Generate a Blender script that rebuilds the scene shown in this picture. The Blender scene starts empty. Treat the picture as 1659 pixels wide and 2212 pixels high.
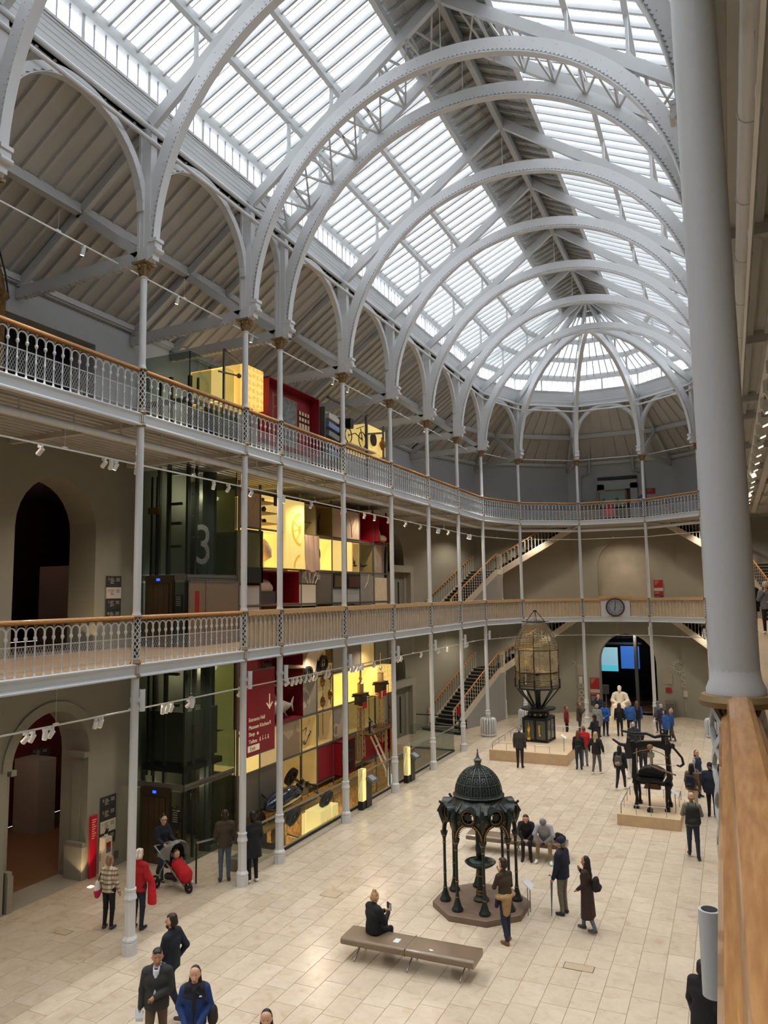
import bpy, math, random
import numpy as np
from mathutils import Vector, Matrix
R_ = random.Random(7)
C = bpy.context.scene.collection
PI = math.pi
sc = bpy.context.scene
# ---------------------------------------------------------------- camera
cam_d = bpy.data.cameras.new('camera'); cam = bpy.data.objects.new('camera', cam_d); C.objects.link(cam); sc.camera = cam
FPX, PIT, YAW, ROL = 1629.2, math.radians(6.257), math.radians(24.427), math.radians(-.8126)
cam_d.sensor_fit = 'VERTICAL'; cam_d.sensor_height = 24; cam_d.lens = 24*FPX/2212; cam_d.clip_start = .05; cam_d.clip_end = 300
_F = Vector((-math.sin(YAW)*math.cos(PIT), math.cos(YAW)*math.cos(PIT), math.sin(PIT)))
_R = Vector((math.cos(YAW), math.sin(YAW), 0)); _U = _R.cross(_F)
_R2 = _R*math.cos(ROL)+_U*math.sin(ROL); _U2 = _U*math.cos(ROL)-_R*math.sin(ROL)
cam.matrix_world = Matrix(((_R2.x, _U2.x, -_F.x, 0), (_R2.y, _U2.y, -_F.y, 0), (_R2.z, _U2.z, -_F.z, 7.5), (0, 0, 0, 1)))
def view_px(x, y, z):
    d = Vector((x, y, z-7.5)); k = d.dot(_F)
    return (829.5+FPX*d.dot(_R2)/k, 1106-FPX*d.dot(_U2)/k, k) if k > .1 else (-9999, 0, k)
# ---------------------------------------------------------------- world: bright overcast sky
w = bpy.data.worlds.new('sky'); sc.world = w; w.use_nodes = True
nt = w.node_tree; bg = nt.nodes['Background']
tc = nt.nodes.new('ShaderNodeTexCoord'); nz = nt.nodes.new('ShaderNodeTexNoise'); nz.inputs['Scale'].default_value = 2.2; nz.inputs['Detail'].default_value = 3
cr = nt.nodes.new('ShaderNodeValToRGB'); cr.color_ramp.elements[0].color = (.86, .92, 1, 1); cr.color_ramp.elements[1].color = (.98, .985, 1, 1)
nt.links.new(tc.outputs['Generated'], nz.inputs['Vector']); nt.links.new(nz.outputs['Fac'], cr.inputs['Fac']); nt.links.new(cr.outputs['Color'], bg.inputs['Color'])
bg.inputs['Strength'].default_value = 3.6
sc.view_settings.view_transform = 'Standard'; sc.view_settings.look = 'None'; sc.view_settings.gamma = 1; sc.view_settings.use_curve_mapping = False
sc.view_settings.exposure = 0.35
sc.render.film_transparent = False
cy = sc.cycles
cy.max_bounces = 7; cy.diffuse_bounces = 4; cy.glossy_bounces = 3; cy.transmission_bounces = 4; cy.transparent_max_bounces = 10
cy.caustics_reflective = False; cy.caustics_refractive = False; cy.sample_clamp_indirect = 4
cy.use_denoising = True
try: cy.denoiser = 'OPENIMAGEDENOISE'
except Exception: pass
cy.use_adaptive_sampling = True; cy.adaptive_threshold = .02
# ---------------------------------------------------------------- colour and materials
def lin(c): return tuple((x/255/12.92 if x/255 <= .04045 else ((x/255+.055)/1.055)**2.4) for x in c)
_mats = {}
def mat(name, col=(200, 200, 200), rough=.6, metal=0, emit=0, alpha=1, noise=0, nscale=8, col2=None, spec=.5, bump=0, kind='noise', coat=0, stretch=(1, 1, 1)):
    if name in _mats: return _mats[name]
    m = bpy.data.materials.new(name); m.use_nodes = True; t = m.node_tree; b = t.nodes['Principled BSDF']
    c = lin(col)+(1,)
    b.inputs['Base Color'].default_value = c; b.inputs['Roughness'].default_value = rough; b.inputs['Metallic'].default_value = metal
    b.inputs['Specular IOR Level'].default_value = spec; b.inputs['Coat Weight'].default_value = coat
    if emit: b.inputs['Emission Color'].default_value = c; b.inputs['Emission Strength'].default_value = emit
    if alpha < 1: b.inputs['Alpha'].default_value = alpha
    if noise or col2 or bump:
        g = t.nodes.new('ShaderNodeNewGeometry'); mp = t.nodes.new('ShaderNodeMapping'); mp.inputs['Scale'].default_value = stretch
        t.links.new(g.outputs['Position'], mp.inputs['Vector'])
        if kind == 'wave': n = t.nodes.new('ShaderNodeTexWave'); n.inputs['Distortion'].default_value = 5; n.inputs['Detail'].default_value = 3
        elif kind == 'voronoi': n = t.nodes.new('ShaderNodeTexVoronoi')
        else: n = t.nodes.new('ShaderNodeTexNoise'); n.inputs['Detail'].default_value = 5
        n.inputs['Scale'].default_value = nscale; t.links.new(mp.outputs['Vector'], n.inputs['Vector'])
        fac = n.outputs['Distance'] if kind == 'voronoi' else n.outputs['Fac']
        r = t.nodes.new('ShaderNodeValToRGB'); e = r.color_ramp.elements
        e[0].position, e[1].position = (.36, .66) if kind != 'voronoi' else (.05, .6)
        c2 = lin(col2)+(1,) if col2 else tuple(max(0, x*(1-noise)) for x in c[:3])+(1,)
        e[0].color = c2; e[1].color = c if col2 else tuple(min(1, x*(1+noise)) for x in c[:3])+(1,)
        t.links.new(fac, r.inputs['Fac']); t.links.new(r.outputs['Color'], b.inputs['Base Color'])
        if emit: t.links.new(r.outputs['Color'], b.inputs['Emission Color'])
        if bump:
            bp = t.nodes.new('ShaderNodeBump'); bp.inputs['Strength'].default_value = bump; bp.inputs['Distance'].default_value = .01
            t.links.new(fac, bp.inputs['Height']); t.links.new(bp.outputs['Normal'], b.inputs['Normal'])
    _mats[name] = m; return m
def glass_mat(name, tint, clear, rough=.02, body=(120, 130, 125)):
    m = bpy.data.materials.new(name); m.use_nodes = True; t = m.node_tree; t.nodes.clear()
    o = t.nodes.new('ShaderNodeOutputMaterial'); tr = t.nodes.new('ShaderNodeBsdfTransparent'); tr.inputs['Color'].default_value = lin(tint)+(1,)
    p = t.nodes.new('ShaderNodeBsdfPrincipled'); p.inputs['Base Color'].default_value = lin(body)+(1,); p.inputs['Roughness'].default_value = rough
    mx = t.nodes.new('ShaderNodeMixShader'); mx.inputs[0].default_value = 1-clear
    t.links.new(tr.outputs[0], mx.inputs[1]); t.links.new(p.outputs[0], mx.inputs[2]); t.links.new(mx.outputs[0], o.inputs[0])
    _mats[name] = m; return m
WHITE = mat('white_paint', (206, 208, 209), .42)
WHITE2 = mat('white_paint_roof', (190, 192, 192), .5, noise=.03, nscale=1.5)
GOLD = mat('dull_gold_paint', (140, 116, 78), .5, .25)
WALL = mat('grey_green_wall_paint', (146, 144, 133), .85, noise=.03, nscale=.6)
WALLUP = mat('pale_blue_grey_wall_paint', (172, 176, 178), .85, noise=.02, nscale=.5)
BOARD = mat('ceiling_board_paint', (188, 187, 182), .7, noise=.03, nscale=1)
RIDGE = mat('ridge_board_paint', (165, 166, 164), .7)
WOOD = mat('oak_handrail', (204, 150, 92), .3, coat=.3, kind='noise', nscale=9, col2=(176, 120, 66), stretch=(9, 1.0, 9))
OSB = mat('chipboard', (212, 172, 122), .8, kind='voronoi', nscale=38, col2=(160, 118, 74), stretch=(1, 1, 1.6))
PLY = mat('plywood_hoarding', (205, 178, 142), .8, noise=.07, nscale=3)
BLACK = mat('black_paint', (22, 22, 23), .5)
DARK = mat('dark_void', (12, 10, 10), .9)
REDWALL = mat('dark_red_wall', (88, 26, 22), .8)
RED = mat('crimson_panel', (150, 12, 34), .5)
STONE = mat('sandstone_plinth', (196, 168, 132), .75, noise=.06, nscale=5)
STEEL = mat('brushed_steel', (150, 150, 148), .35, .8)
GREYMET = mat('grey_frame_metal', (104, 102, 96), .5, .3)
CARPET = mat('dark_stair_carpet', (34, 33, 32), .9)
YEL = mat('yellow_lightbox', (248, 216, 128), .5, emit=.46)
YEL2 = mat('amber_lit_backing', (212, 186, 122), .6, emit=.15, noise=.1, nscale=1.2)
YELP = mat('pale_lightbox', (255, 228, 150), .5, emit=.6)
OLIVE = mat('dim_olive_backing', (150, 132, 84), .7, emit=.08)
PANEL = mat('grey_graphic_panel', (150, 143, 132), .6, noise=.06, nscale=3)
PANELP = mat('warm_grey_panel', (186, 160, 136), .6, noise=.05, nscale=2)
CREAM = mat('cream_cloth', (226, 204, 172), .85, noise=.06, nscale=6)
GLASS = glass_mat('clear_glass', (222, 230, 224), .88)
LIFTGLASS = glass_mat('smoked_lift_glass', (170, 182, 172), .86, body=(70, 78, 74))
PANE = glass_mat('roof_glass', (250, 252, 255), .9, .5, (235, 240, 245))
# ---------------------------------------------------------------- mesh builder
def V(*a): return Vector(a)
class MB:
    def __init__(s): s.v = []; s.f = []; s.m = []; s.cur = None
    def add(s, vs, fs, m=None):
        n = len(s.v); s.v.extend([tuple(x) for x in vs]); s.f.extend([tuple(i+n for i in f) for f in fs]); s.m.extend([m or s.cur]*len(fs)); return s
    def box(s, x0, x1, y0, y1, z0, z1, m=None):
        return s.add([(x, y, z) for x in (x0, x1) for y in (y0, y1) for z in (z0, z1)],
                     [(0, 1, 3, 2), (4, 6, 7, 5), (0, 4, 5, 1), (2, 3, 7, 6), (0, 2, 6, 4), (1, 5, 7, 3)], m)
    def obox(s, c, a, b, d, m=None):
        c = Vector(c); a = Vector(a); b = Vector(b); d = Vector(d)
        return s.add([c+i*a+j*b+k*d for i in (-1, 1) for j in (-1, 1) for k in (-1, 1)],
                     [(0, 1, 3, 2), (4, 6, 7, 5), (0, 4, 5, 1), (2, 3, 7, 6), (0, 2, 6, 4), (1, 5, 7, 3)], m)
    def beam(s, p, q, w, h, up=(0, 0, 1), m=None):
        p = Vector(p); q = Vector(q); d = q-p; u = Vector(up); sd = d.cross(u)
        if sd.length < 1e-6: sd = d.cross(Vector((1, 0, 0)))
        sd.normalize(); u = sd.cross(d).normalized()
        return s.obox((p+q)/2, d/2, sd*w/2, u*h/2, m)
    def tube(s, p, q, r0, r1=None, n=8, m=None, cap=True):
        r1 = r0 if r1 is None else r1; p = Vector(p); q = Vector(q); d = (q-p)
        if d.length < 1e-7: return s
        d.normalize(); a = d.orthogonal().normalized(); b = d.cross(a)
        vs = [c+(a*math.cos(2*PI*i/n)+b*math.sin(2*PI*i/n))*r for c, r in ((p, r0), (q, r1)) for i in range(n)]
        fs = [(i, (i+1) % n, n+(i+1) % n, n+i) for i in range(n)]
        if cap: fs += [tuple(range(n-1, -1, -1)), tuple(range(n, 2*n))]
        return s.add(vs, fs, m)
    def path(s, pts, r, n=6, m=None, closed=False, flat=1):
        pts = [Vector(p) for p in pts]; L = len(pts); rs = r if isinstance(r, (list, tuple)) else [r]*L; vs = []; fs = []; a = None
        for i, p in enumerate(pts):
            t = (pts[(i+1) % L]-pts[i-1]) if closed else (pts[min(i+1, L-1)]-pts[max(i-1, 0)])
            t.normalize(); a = (t.orthogonal() if a is None else a-t*a.dot(t))
            if a.length < 1e-6: a = t.orthogonal()
            a.normalize(); b = t.cross(a)
            vs += [p+(a*math.cos(2*PI*k/n)+b*math.sin(2*PI*k/n)*flat)*rs[i] for k in range(n)]
        for i in range(L if closed else L-1):
            j = (i+1) % L; fs += [(i*n+k, i*n+(k+1) % n, j*n+(k+1) % n, j*n+k) for k in range(n)]
        if not closed: fs += [tuple(range(n-1, -1, -1)), tuple(range((L-1)*n, L*n))]
        return s.add(vs, fs, m)
    def lathe(s, prof, n=12, c=(0, 0, 0), m=None, a0=0, a1=2*PI, cap=True):
        full = abs(a1-a0-2*PI) < 1e-6; k = n if full else n+1; vs = []; fs = []
        for r, z in prof: vs += [(c[0]+r*math.cos(a0+(a1-a0)*i/n), c[1]+r*math.sin(a0+(a1-a0)*i/n), c[2]+z) for i in range(k)]
        for j in range(len(prof)-1):
            for i in range(n): i2 = (i+1) % k; fs.append((j*k+i, j*k+i2, (j+1)*k+i2, (j+1)*k+i))
        if cap and full: fs += [tuple(range(k-1, -1, -1)), tuple(range((len(prof)-1)*k, len(prof)*k))]
        return s.add(vs, fs, m)
    def prism(s, poly, o, u, v, w, m=None):
        o = Vector(o); u = Vector(u); v = Vector(v); w = Vector(w); n = len(poly)
        vs = [o+u*a+v*b for a, b in poly]+[o+u*a+v*b+w for a, b in poly]
        return s.add(vs, [tuple(range(n-1, -1, -1)), tuple(range(n, 2*n))]+[(i, (i+1) % n, n+(i+1) % n, n+i) for i in range(n)], m)
    def band(s, o, u, v, w, r0, r1, a0, a1, n, m=None, sc_=0, per=4):
        """arched plate: o centre, u/v the plane, w full thickness vector; the inner edge may be scalloped"""
        o = Vector(o); u = Vector(u); v = Vector(v); w = Vector(w); vs = []; fs = []; offs = (0, .75, 1, .75)
        for i in range(n+1):
            a = a0+(a1-a0)*i/n; d = u*math.cos(a)+v*math.sin(a); ri = r0-(sc_*offs[i % per] if sc_ else 0)
            vs += [o+d*ri-w/2, o+d*r1-w/2, o+d*r1+w/2, o+d*ri+w/2]
        for i in range(n): k = i*4; fs += [(k+j, k+(j+1) % 4, k+4+(j+1) % 4, k+4+j) for j in range(4)]
        fs += [(0, 3, 2, 1), (n*4, n*4+1, n*4+2, n*4+3)]
        return s.add(vs, fs, m)
    def ball(s, c, r, m=None, n=8, k=5, sc3=(1, 1, 1)):
        vs = [(c[0], c[1], c[2]-r*sc3[2])]+[(c[0]+r*sc3[0]*math.sin(PI*j/k)*math.cos(2*PI*i/n), c[1]+r*sc3[1]*math.sin(PI*j/k)*math.sin(2*PI*i/n), c[2]-r*sc3[2]*math.cos(PI*j/k)) for j in range(1, k) for i in range(n)]+[(c[0], c[1], c[2]+r*sc3[2])]
        fs = [(0, 1+(i+1) % n, 1+i) for i in range(n)]
        for j in range(k-2): fs += [(1+j*n+i, 1+j*n+(i+1) % n, 1+(j+1)*n+(i+1) % n, 1+(j+1)*n+i) for i in range(n)]
        e = len(vs)-1; fs += [(e, e-n+i, e-n+(i+1) % n) for i in range(n)]
        return s.add(vs, fs, m)
    def quad(s, a, b, c, d, m=None): return s.add([a, b, c, d], [(0, 1, 2, 3)], m)
    def sheet(s, fn, nu, nv, m=None):
        return s.add([fn(i/nu, j/nv) for i in range(nu+1) for j in range(nv+1)], [(i*(nv+1)+j, (i+1)*(nv+1)+j, (i+1)*(nv+1)+j+1, i*(nv+1)+j+1) for i in range(nu) for j in range(nv)], m)
    def mesh(s, name, m=None, smooth=None):
        me = bpy.data.meshes.new(name); me.from_pydata(s.v, [], s.f); keys = []
        for x in s.m:
            x = x or m
            if x not in keys: keys.append(x)
        for x in keys: me.materials.append(x)
        if len(keys) > 1: me.polygons.foreach_set('material_index', [keys.index(x or m) for x in s.m])
        me.update()
        if smooth:
            me.shade_smooth() if smooth is True else me.set_sharp_from_angle(angle=math.radians(smooth)) if False else None
            if smooth is not True:
                me.polygons.foreach_set('use_smooth', [True]*len(me.polygons)); me.set_sharp_from_angle(angle=math.radians(smooth))
        return me
    def build(s, name, m=None, parent=None, loc=None, smooth=None): return put(name, s.mesh(name, m, smooth), parent, loc)
def put(name, me, parent=None, loc=None, rz=None, scale=None):
    o = bpy.data.objects.new(name, me); C.objects.link(o)
    if parent: o.parent = parent
    if loc is not None: o.location = loc
    if rz is not None: o.rotation_euler = (0, 0, rz)
    if scale is not None: o.scale = scale
    return o
def thing(name, label, cat, loc=(0, 0, 0), rz=0, group=None):
    o = bpy.data.objects.new(name, None); C.objects.link(o); o.location = loc; o.rotation_euler = (0, 0, rz); o.empty_display_size = .2
    o['label'] = label; o['category'] = cat
    if group: o['group'] = group
    return o
def tag(o, label, cat, group=None, kind=None):
    o['label'] = label; o['category'] = cat
    if group: o['group'] = group
    if kind: o['kind'] = kind
    return o
def struct(o, label=None):
    o['kind'] = 'structure'
    if label: o['label'] = label; o['category'] = 'structure'
    return o
def dup(r, loc=None, rz=None, label=None, group=None, parent=None):
    c = r.copy(); C.objects.link(c)
    if loc is not None: c.location = loc
    if rz is not None: c.rotation_euler = (0, 0, rz)
    if label: c['label'] = label
    if group: c['group'] = group
    if parent: c.parent = parent
    for ch in list(r.children): dup(ch, parent=c)
    return c
ORD = ['nearest', 'second nearest', 'third nearest', 'fourth nearest', 'fifth nearest', 'sixth nearest', 'seventh nearest', 'eighth nearest', 'ninth nearest', 'tenth nearest', 'eleventh nearest', 'twelfth nearest', 'thirteenth nearest', 'fourteenth nearest']
_txt = {}
def text_mesh(body, size, depth=.004, align='LEFT', spacing=1):
    cu = bpy.data.curves.new('text', 'FONT'); cu.body = body; cu.size = size; cu.extrude = depth; cu.align_x = align; cu.space_line = spacing
    o = bpy.data.objects.new('text', cu); C.objects.link(o); dg = bpy.context.evaluated_depsgraph_get(); me = bpy.data.meshes.new_from_object(o.evaluated_get(dg))
    bpy.data.objects.remove(o); return me
def text(name, body, size, m, parent, loc, xdir, ydir, align='LEFT', depth=.004, spacing=1):
    me = text_mesh(body, size, depth, align, spacing); me.materials.clear(); me.materials.append(m)
    x = Vector(xdir).normalized(); y = Vector(ydir).normalized(); z = x.cross(y)
    o = put(name, me, parent); o.matrix_local = Matrix(((x.x, y.x, z.x, loc[0]), (x.y, y.y, z.y, loc[1]), (x.z, y.z, z.z, loc[2]), (0, 0, 0, 1))); return o
# ---------------------------------------------------------------- the plan of the hall
XL, XR, XC = -12.047, 0.0, -6.0235
YA = 39.483; RAD = 6.0235
YS = [3.133, 4.944, 9.035, 13.126, 17.217, 19.028, 23.119, 27.210, 31.301, 35.392, 39.483]
APSE = [(XC+RAD*math.cos(math.radians(a)), YA+RAD*math.sin(math.radians(a))) for a in (144, 108, 72, 36)]
NODES = [(XL, y) for y in YS]+APSE+[(XR, y) for y in reversed(YS)]
G1, G2, CT = 5.75, 11.39, 15.30
FL1, FL2 = 6.07, 11.71
OUT = 4.2
WX = XL-OUT
def outer(a, r=RAD+OUT): return (XC+r*math.cos(math.radians(a)), YA+r*math.sin(math.radians(a)))
WALLP = [(WX, YA)]+[outer(a) for a in (144, 108, 72, 36)]+[(XR+OUT, YA)]
# ================================================================ SHELL
def wall_run(mb, p, q, z0, z1, th, openings, m, mrev=None):
    """wall of thickness th (outside = left of p>q) with openings (s0, s1, zbottom, zspring, arched)"""
    p = Vector((p[0], p[1], 0)); q = Vector((q[0], q[1], 0)); d = (q-p); L = d.length; d.normalize(); nrm = Vector((-d.y, d.x, 0)); mrev = mrev or m
    def P(s, z, t=0): return p+d*s+nrm*t+Vector((0, 0, z))
    def slab(s0, s1, a, b):
        if s1-s0 < 1e-4 or b-a < 1e-4: return
        mb.obox((P(s0, a)+P(s1, b, th))/2, d*(s1-s0)/2, nrm*th/2, Vector((0, 0, (b-a)/2)), m)
    s = 0
    for (a, b, zb, zs, arched) in sorted(openings):
        slab(s, a, z0, z1); slab(a, b, z0, zb)
        if arched:
            r = (b-a)/2; n = 14; pts = [(a+r-r*math.cos(PI*i/n), zs+r*1.05*math.sin(PI*i/n)) for i in range(n+1)]
            for (s0, za), (s1, zc) in zip(pts[:-1], pts[1:]):
                mb.add([P(s0, za), P(s1, zc), P(s1, z1), P(s0, z1), P(s0, za, th), P(s1, zc, th), P(s1, z1, th), P(s0, z1, th)],
                       [(0, 1, 2, 3), (7, 6, 5, 4), (0, 4, 5, 1), (2, 6, 7, 3)], mrev)
        else: slab(a, b, zs, z1)
        s = b
    slab(s, L, z0, z1)
# left wall, one mesh per storey so that arches can sit in it
y0w = -14.0
def so(a): return a-y0w
mb = MB()
wall_run(mb, (WX, y0w), (WX, YA), -4.2, 6.0, 1.0, [(so(2.6), so(5.4), 0, 3.3, True), (so(13.4), so(15.97), 0, 3.35, True), (so(36.0), so(38.3), 0, 3.4, True)], WALL)
struct(mb.build('wall_left'))
mb = MB()
wall_run(mb, (WX, y0w), (WX, YA), 6.0, 11.6, 1.0, [(so(13.34), so(16.02), 6.07, 9.35, True), (so(35.7), so(38.3), 6.07, 9.35, True)], WALL)
struct(mb.build('wall_left'))
mb = MB(); wall_run(mb, (WX, y0w), (WX, YA), 11.6, 16.0, 1.0, [(so(12.8), so(15.8), 11.71, 14.78, False)], WALLUP)
struct(mb.build('wall_left'))
mb = MB(); mb.box(XR+OUT, XR+OUT+1, y0w, YA, -.2, 11.6, WALL).box(XR+OUT, XR+OUT+1, y0w, YA, 11.6, 16, WALLUP); struct(mb.build('wall_right'))
mb = MB(); mb.box(WX-1, XR+OUT+1, y0w-1, y0w, -.2, 24, WALLUP); struct(mb.build('wall_back'))
# polygonal end wall, thick slabs outward
mb = MB()
for i, (p, q) in enumerate(zip(WALLP[:-1], WALLP[1:])):
    L = (Vector(q)-Vector(p)).length
    ops0 = [(L/2-1.7, L/2+1.7, 0, 3.1, True)] if i == 2 else []
    wall_run(mb, p, q, -.2, 6.0, 1.0, ops0, WALL)
    ops1 = [(L/2-1.55, L/2+1.75, 6.07, 9.0, True)] if i == 2 else []
    wall_run(mb, p, q, 6.0, 11.6, 1.0, ops1, WALL)
    wall_run(mb, p, q, 11.6, 16.0, 1.0, [], WALLUP)
struct(mb.build('wall_end'))
# niche back of the upper arch of the end wall, and a dark passage with shop lights behind the lower one
yE = WALLP[2][1]
mb = MB(); mb.box(-8.0, -4.0, yE+.30, yE+.42, 6.0, 11.2, mat('niche_plaster', (160, 152, 138), .85, noise=.05, nscale=2)); struct(mb.build('wall_niche'))
# rooms behind the left arches
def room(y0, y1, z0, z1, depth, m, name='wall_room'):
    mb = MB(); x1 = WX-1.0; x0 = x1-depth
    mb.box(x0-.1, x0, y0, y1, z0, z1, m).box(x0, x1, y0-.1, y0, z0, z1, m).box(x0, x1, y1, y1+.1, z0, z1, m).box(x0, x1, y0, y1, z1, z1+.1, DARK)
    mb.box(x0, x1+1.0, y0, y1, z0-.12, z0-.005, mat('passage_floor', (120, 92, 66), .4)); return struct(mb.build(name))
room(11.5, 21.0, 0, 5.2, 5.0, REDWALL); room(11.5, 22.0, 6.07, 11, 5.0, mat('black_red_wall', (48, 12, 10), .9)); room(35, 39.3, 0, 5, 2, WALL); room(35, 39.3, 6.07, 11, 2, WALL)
mb = MB(); mb.box(WX-2.2, WX-1.0, 12.8, 15.8, 11.6, 14.9, mat('navy_void', (22, 28, 40), .9)); struct(mb.build('wall_recess'))
# pilasters framing the ground floor arch
mb = MB()
for yy, sg in ((13.5, -1), (15.95, 1)):
    mb.box(WX-.55, WX-.25, yy-(.02 if sg > 0 else 0), yy+.18 if sg < 0 else yy, 0, 3.3, WALL)
    mb.box(WX-.62, WX+.03, yy-.16 if sg > 0 else yy, yy if sg > 0 else yy+.16, 0, .85, WALL).box(WX-.60, WX+.01, yy-.13 if sg > 0 else yy, yy if sg > 0 else yy+.13, .85, .95, WALL)
    mb.box(WX-.60, WX+.02, yy-.15 if sg > 0 else yy, yy if sg > 0 else yy+.15, 3.2, 3.34, WALL)
mb.band((WX+.02, 14.725, 3.35), (0, 1, 0), (0, 0, 1), (.06, 0, 0), 1.24, 1.50, 0, PI, 20, WALL)
struct(mb.build('trim_1'))
# door surrounds set in the far left arches
for nm, z0 in (('door_1', 0), ('door_2', 6.07)):
    mb = MB(); y0, y1 = 35.9, 39.0
    mb.box(WX, WX+.28, y1-.42, y1, z0, z0+2.95, WALL).box(WX, WX+.28, y0, y0+.3, z0, z0+2.95, WALL).box(WX, WX+.30, y0, y1, z0+2.62, z0+2.98, WALL)
    r = struct(mb.build(nm)); m2 = MB(); m2.box(WX-.1, WX-.04, y0+.3, y1-.42, z0, z0+2.62, mat('grey_door_panel', (112, 112, 106), .6)); m2.build('door_leaf', None, r)
    m3 = MB(); m3.box(WX-.04, WX-.02, 37.5, 37.65, z0+.2, z0+2.1, DARK); m3.build('glazed_slot', None, r)
# ---------------------------------------------------------------- floor
VOID = (-14.55, -12.50, 19.9, 35.2)
mb = MB(); jm = mat('floor_joint_grout', (150, 132, 108), .8)
zt = -.008
mb.box(VOID[1], XR+OUT, y0w, 50.5, -.25, zt, jm).box(WX, VOID[1], y0w, VOID[2], -.25, zt, jm).box(WX-1, VOID[1], VOID[3], 50.5, -.25, zt, jm).box(WX, VOID[0], VOID[2], VOID[3], -.25, zt, jm)
floor = struct(mb.build('floor'))
def tile_mat():
    m = bpy.data.materials.new('limestone_tile'); m.use_nodes = True; t = m.node_tree; b = t.nodes['Principled BSDF']
    b.inputs['Roughness'].default_value = .24; b.inputs['Specular IOR Level'].default_value = .42
    at = t.nodes.new('ShaderNodeAttribute'); at.attribute_name = 'tint'
    g = t.nodes.new('ShaderNodeNewGeometry'); n = t.nodes.new('ShaderNodeTexNoise'); n.inputs['Scale'].default_value = 3.2; n.inputs['Detail'].default_value = 7; n.inputs['Roughness'].default_value = .62; n.inputs['Distortion'].default_value = .8
    add = t.nodes.new('ShaderNodeVectorMath'); sp = t.nodes.new('ShaderNodeVectorMath'); sp.operation = 'SCALE'; sp.inputs['Scale'].default_value = 60
    t.links.new(at.outputs['Color'], sp.inputs[0]); t.links.new(g.outputs['Position'], add.inputs[0]); t.links.new(sp.outputs[0], add.inputs[1]); t.links.new(add.outputs[0], n.inputs['Vector'])
    r = t.nodes.new('ShaderNodeValToRGB'); e = r.color_ramp.elements; e[0].position = .30; e[0].color = lin((196, 178, 154))+(1,); e[1].position = .62; e[1].color = lin((214, 202, 183))+(1,)
    x = e.new(.42); x.color = lin((206, 192, 171))+(1,)
    t.links.new(n.outputs['Fac'], r.inputs['Fac'])
    mx = t.nodes.new('ShaderNodeMix'); mx.data_type = 'RGBA'; mx.blend_type = 'MULTIPLY'; mx.inputs['Factor'].default_value = 1
    r2 = t.nodes.new('ShaderNodeValToRGB'); r2.color_ramp.elements[0].color = (.80, .77, .73, 1); r2.color_ramp.elements[1].color = (1, 1, 1, 1)
    t.links.new(at.outputs['Fac'], r2.inputs['Fac']); t.links.new(r.outputs['Color'], mx.inputs['A']); t.links.new(r2.outputs['Color'], mx.inputs['B']); t.links.new(mx.outputs['Result'], b.inputs['Base Color'])
    return m
TILE = tile_mat(); tiles = []
rw = .505; x = WX; i = 0
while x < XR+OUT:
    yy = 7.6-R_.random()
    while yy < 50.3:
        ln = R_.choice((.72, .86, .95, 1.1)); a0, a1 = yy, min(yy+ln, 50.3); x1 = min(x+rw, XR+OUT)
        if not (x+.25 < VOID[1] and x+.25 > WX-1 and a1 > VOID[2] and a0 < VOID[3]): tiles.append((x, x1, a0, a1))
        yy += ln
    x += rw; i += 1
def tscore(t):
    u, v, k = view_px((t[0]+t[1])/2, (t[2]+t[3])/2, 0)
    return (k if -10 < u < 1640 and 0 < v < 2225 else 1000)
tiles.sort(key=tscore)
def tile_mesh(ts, name):
    m = MB(); col = []
    for (a, b, c, d) in ts:
        g = .004; a += g; b -= g; c += g; d -= g
        m.add([(a, c, -.008), (b, c, -.008), (b, d, -.008), (a, d, -.008), (a+.003, c+.003, 0), (b-.003, c+.003, 0), (b-.003, d-.003, 0), (a+.003, d-.003, 0)], [(4, 5, 6, 7), (0, 1, 5, 4), (1, 2, 6, 5), (2, 3, 7, 6), (3, 0, 4, 7)])
        q = R_.random()**.7; col += [(q, R_.random(), R_.random(), 1)]*8
    me = m.mesh(name, TILE); at = me.color_attributes.new('tint', 'FLOAT_COLOR', 'POINT'); at.data.foreach_set('color', [z for c in col for z in c]); return me
for t in tiles[:300]: put('tile', tile_mesh([t], 'tile'), floor)
put('tiles_beyond', tile_mesh(tiles[300:], 'tiles_beyond'), floor)['kind'] = 'stuff'
# floor inlays: access hatches
for (hx, hy, wx_, wy) in ((-14.2, 13.35, .2, .12), (-9.6, 17.6, .24, .2), (-3.2, 16.2, .3, .14), (-10.4, 26.0, .2, .2)):
    m = MB(); m.box(hx-wx_, hx+wx_, hy-wy, hy+wy, -.006, .002, mat('hatch_frame', (110, 96, 78), .5, .4)); m.box(hx-wx_+.015, hx+wx_-.015, hy-wy+.015, hy+wy-.015, -.004, .0035, mat('hatch_infill', (186, 168, 142), .4)).build('hatch', None, floor)
# sunken stairwell below the floor opening
mb = MB(); bm = mat('lower_hall_wall', (158, 138, 108), .8)
mb.box(VOID[0]-.1, VOID[1]+.1, VOID[2], VOID[3], -4.3, -4.2, mat('lower_floor', (120, 100, 76), .5)).box(VOID[1], VOID[1]+.1, VOID[2], VOID[3], -4.2, -.25, bm).box(VOID[0]-1.2, VOID[1], VOID[2]-.1, VOID[2], -4.2, -.25, bm).box(VOID[0]-1.2, VOID[1], VOID[3], VOID[3]+.1, -4.2, -.25, bm)
struct(mb.build('floor_lower'))
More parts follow.
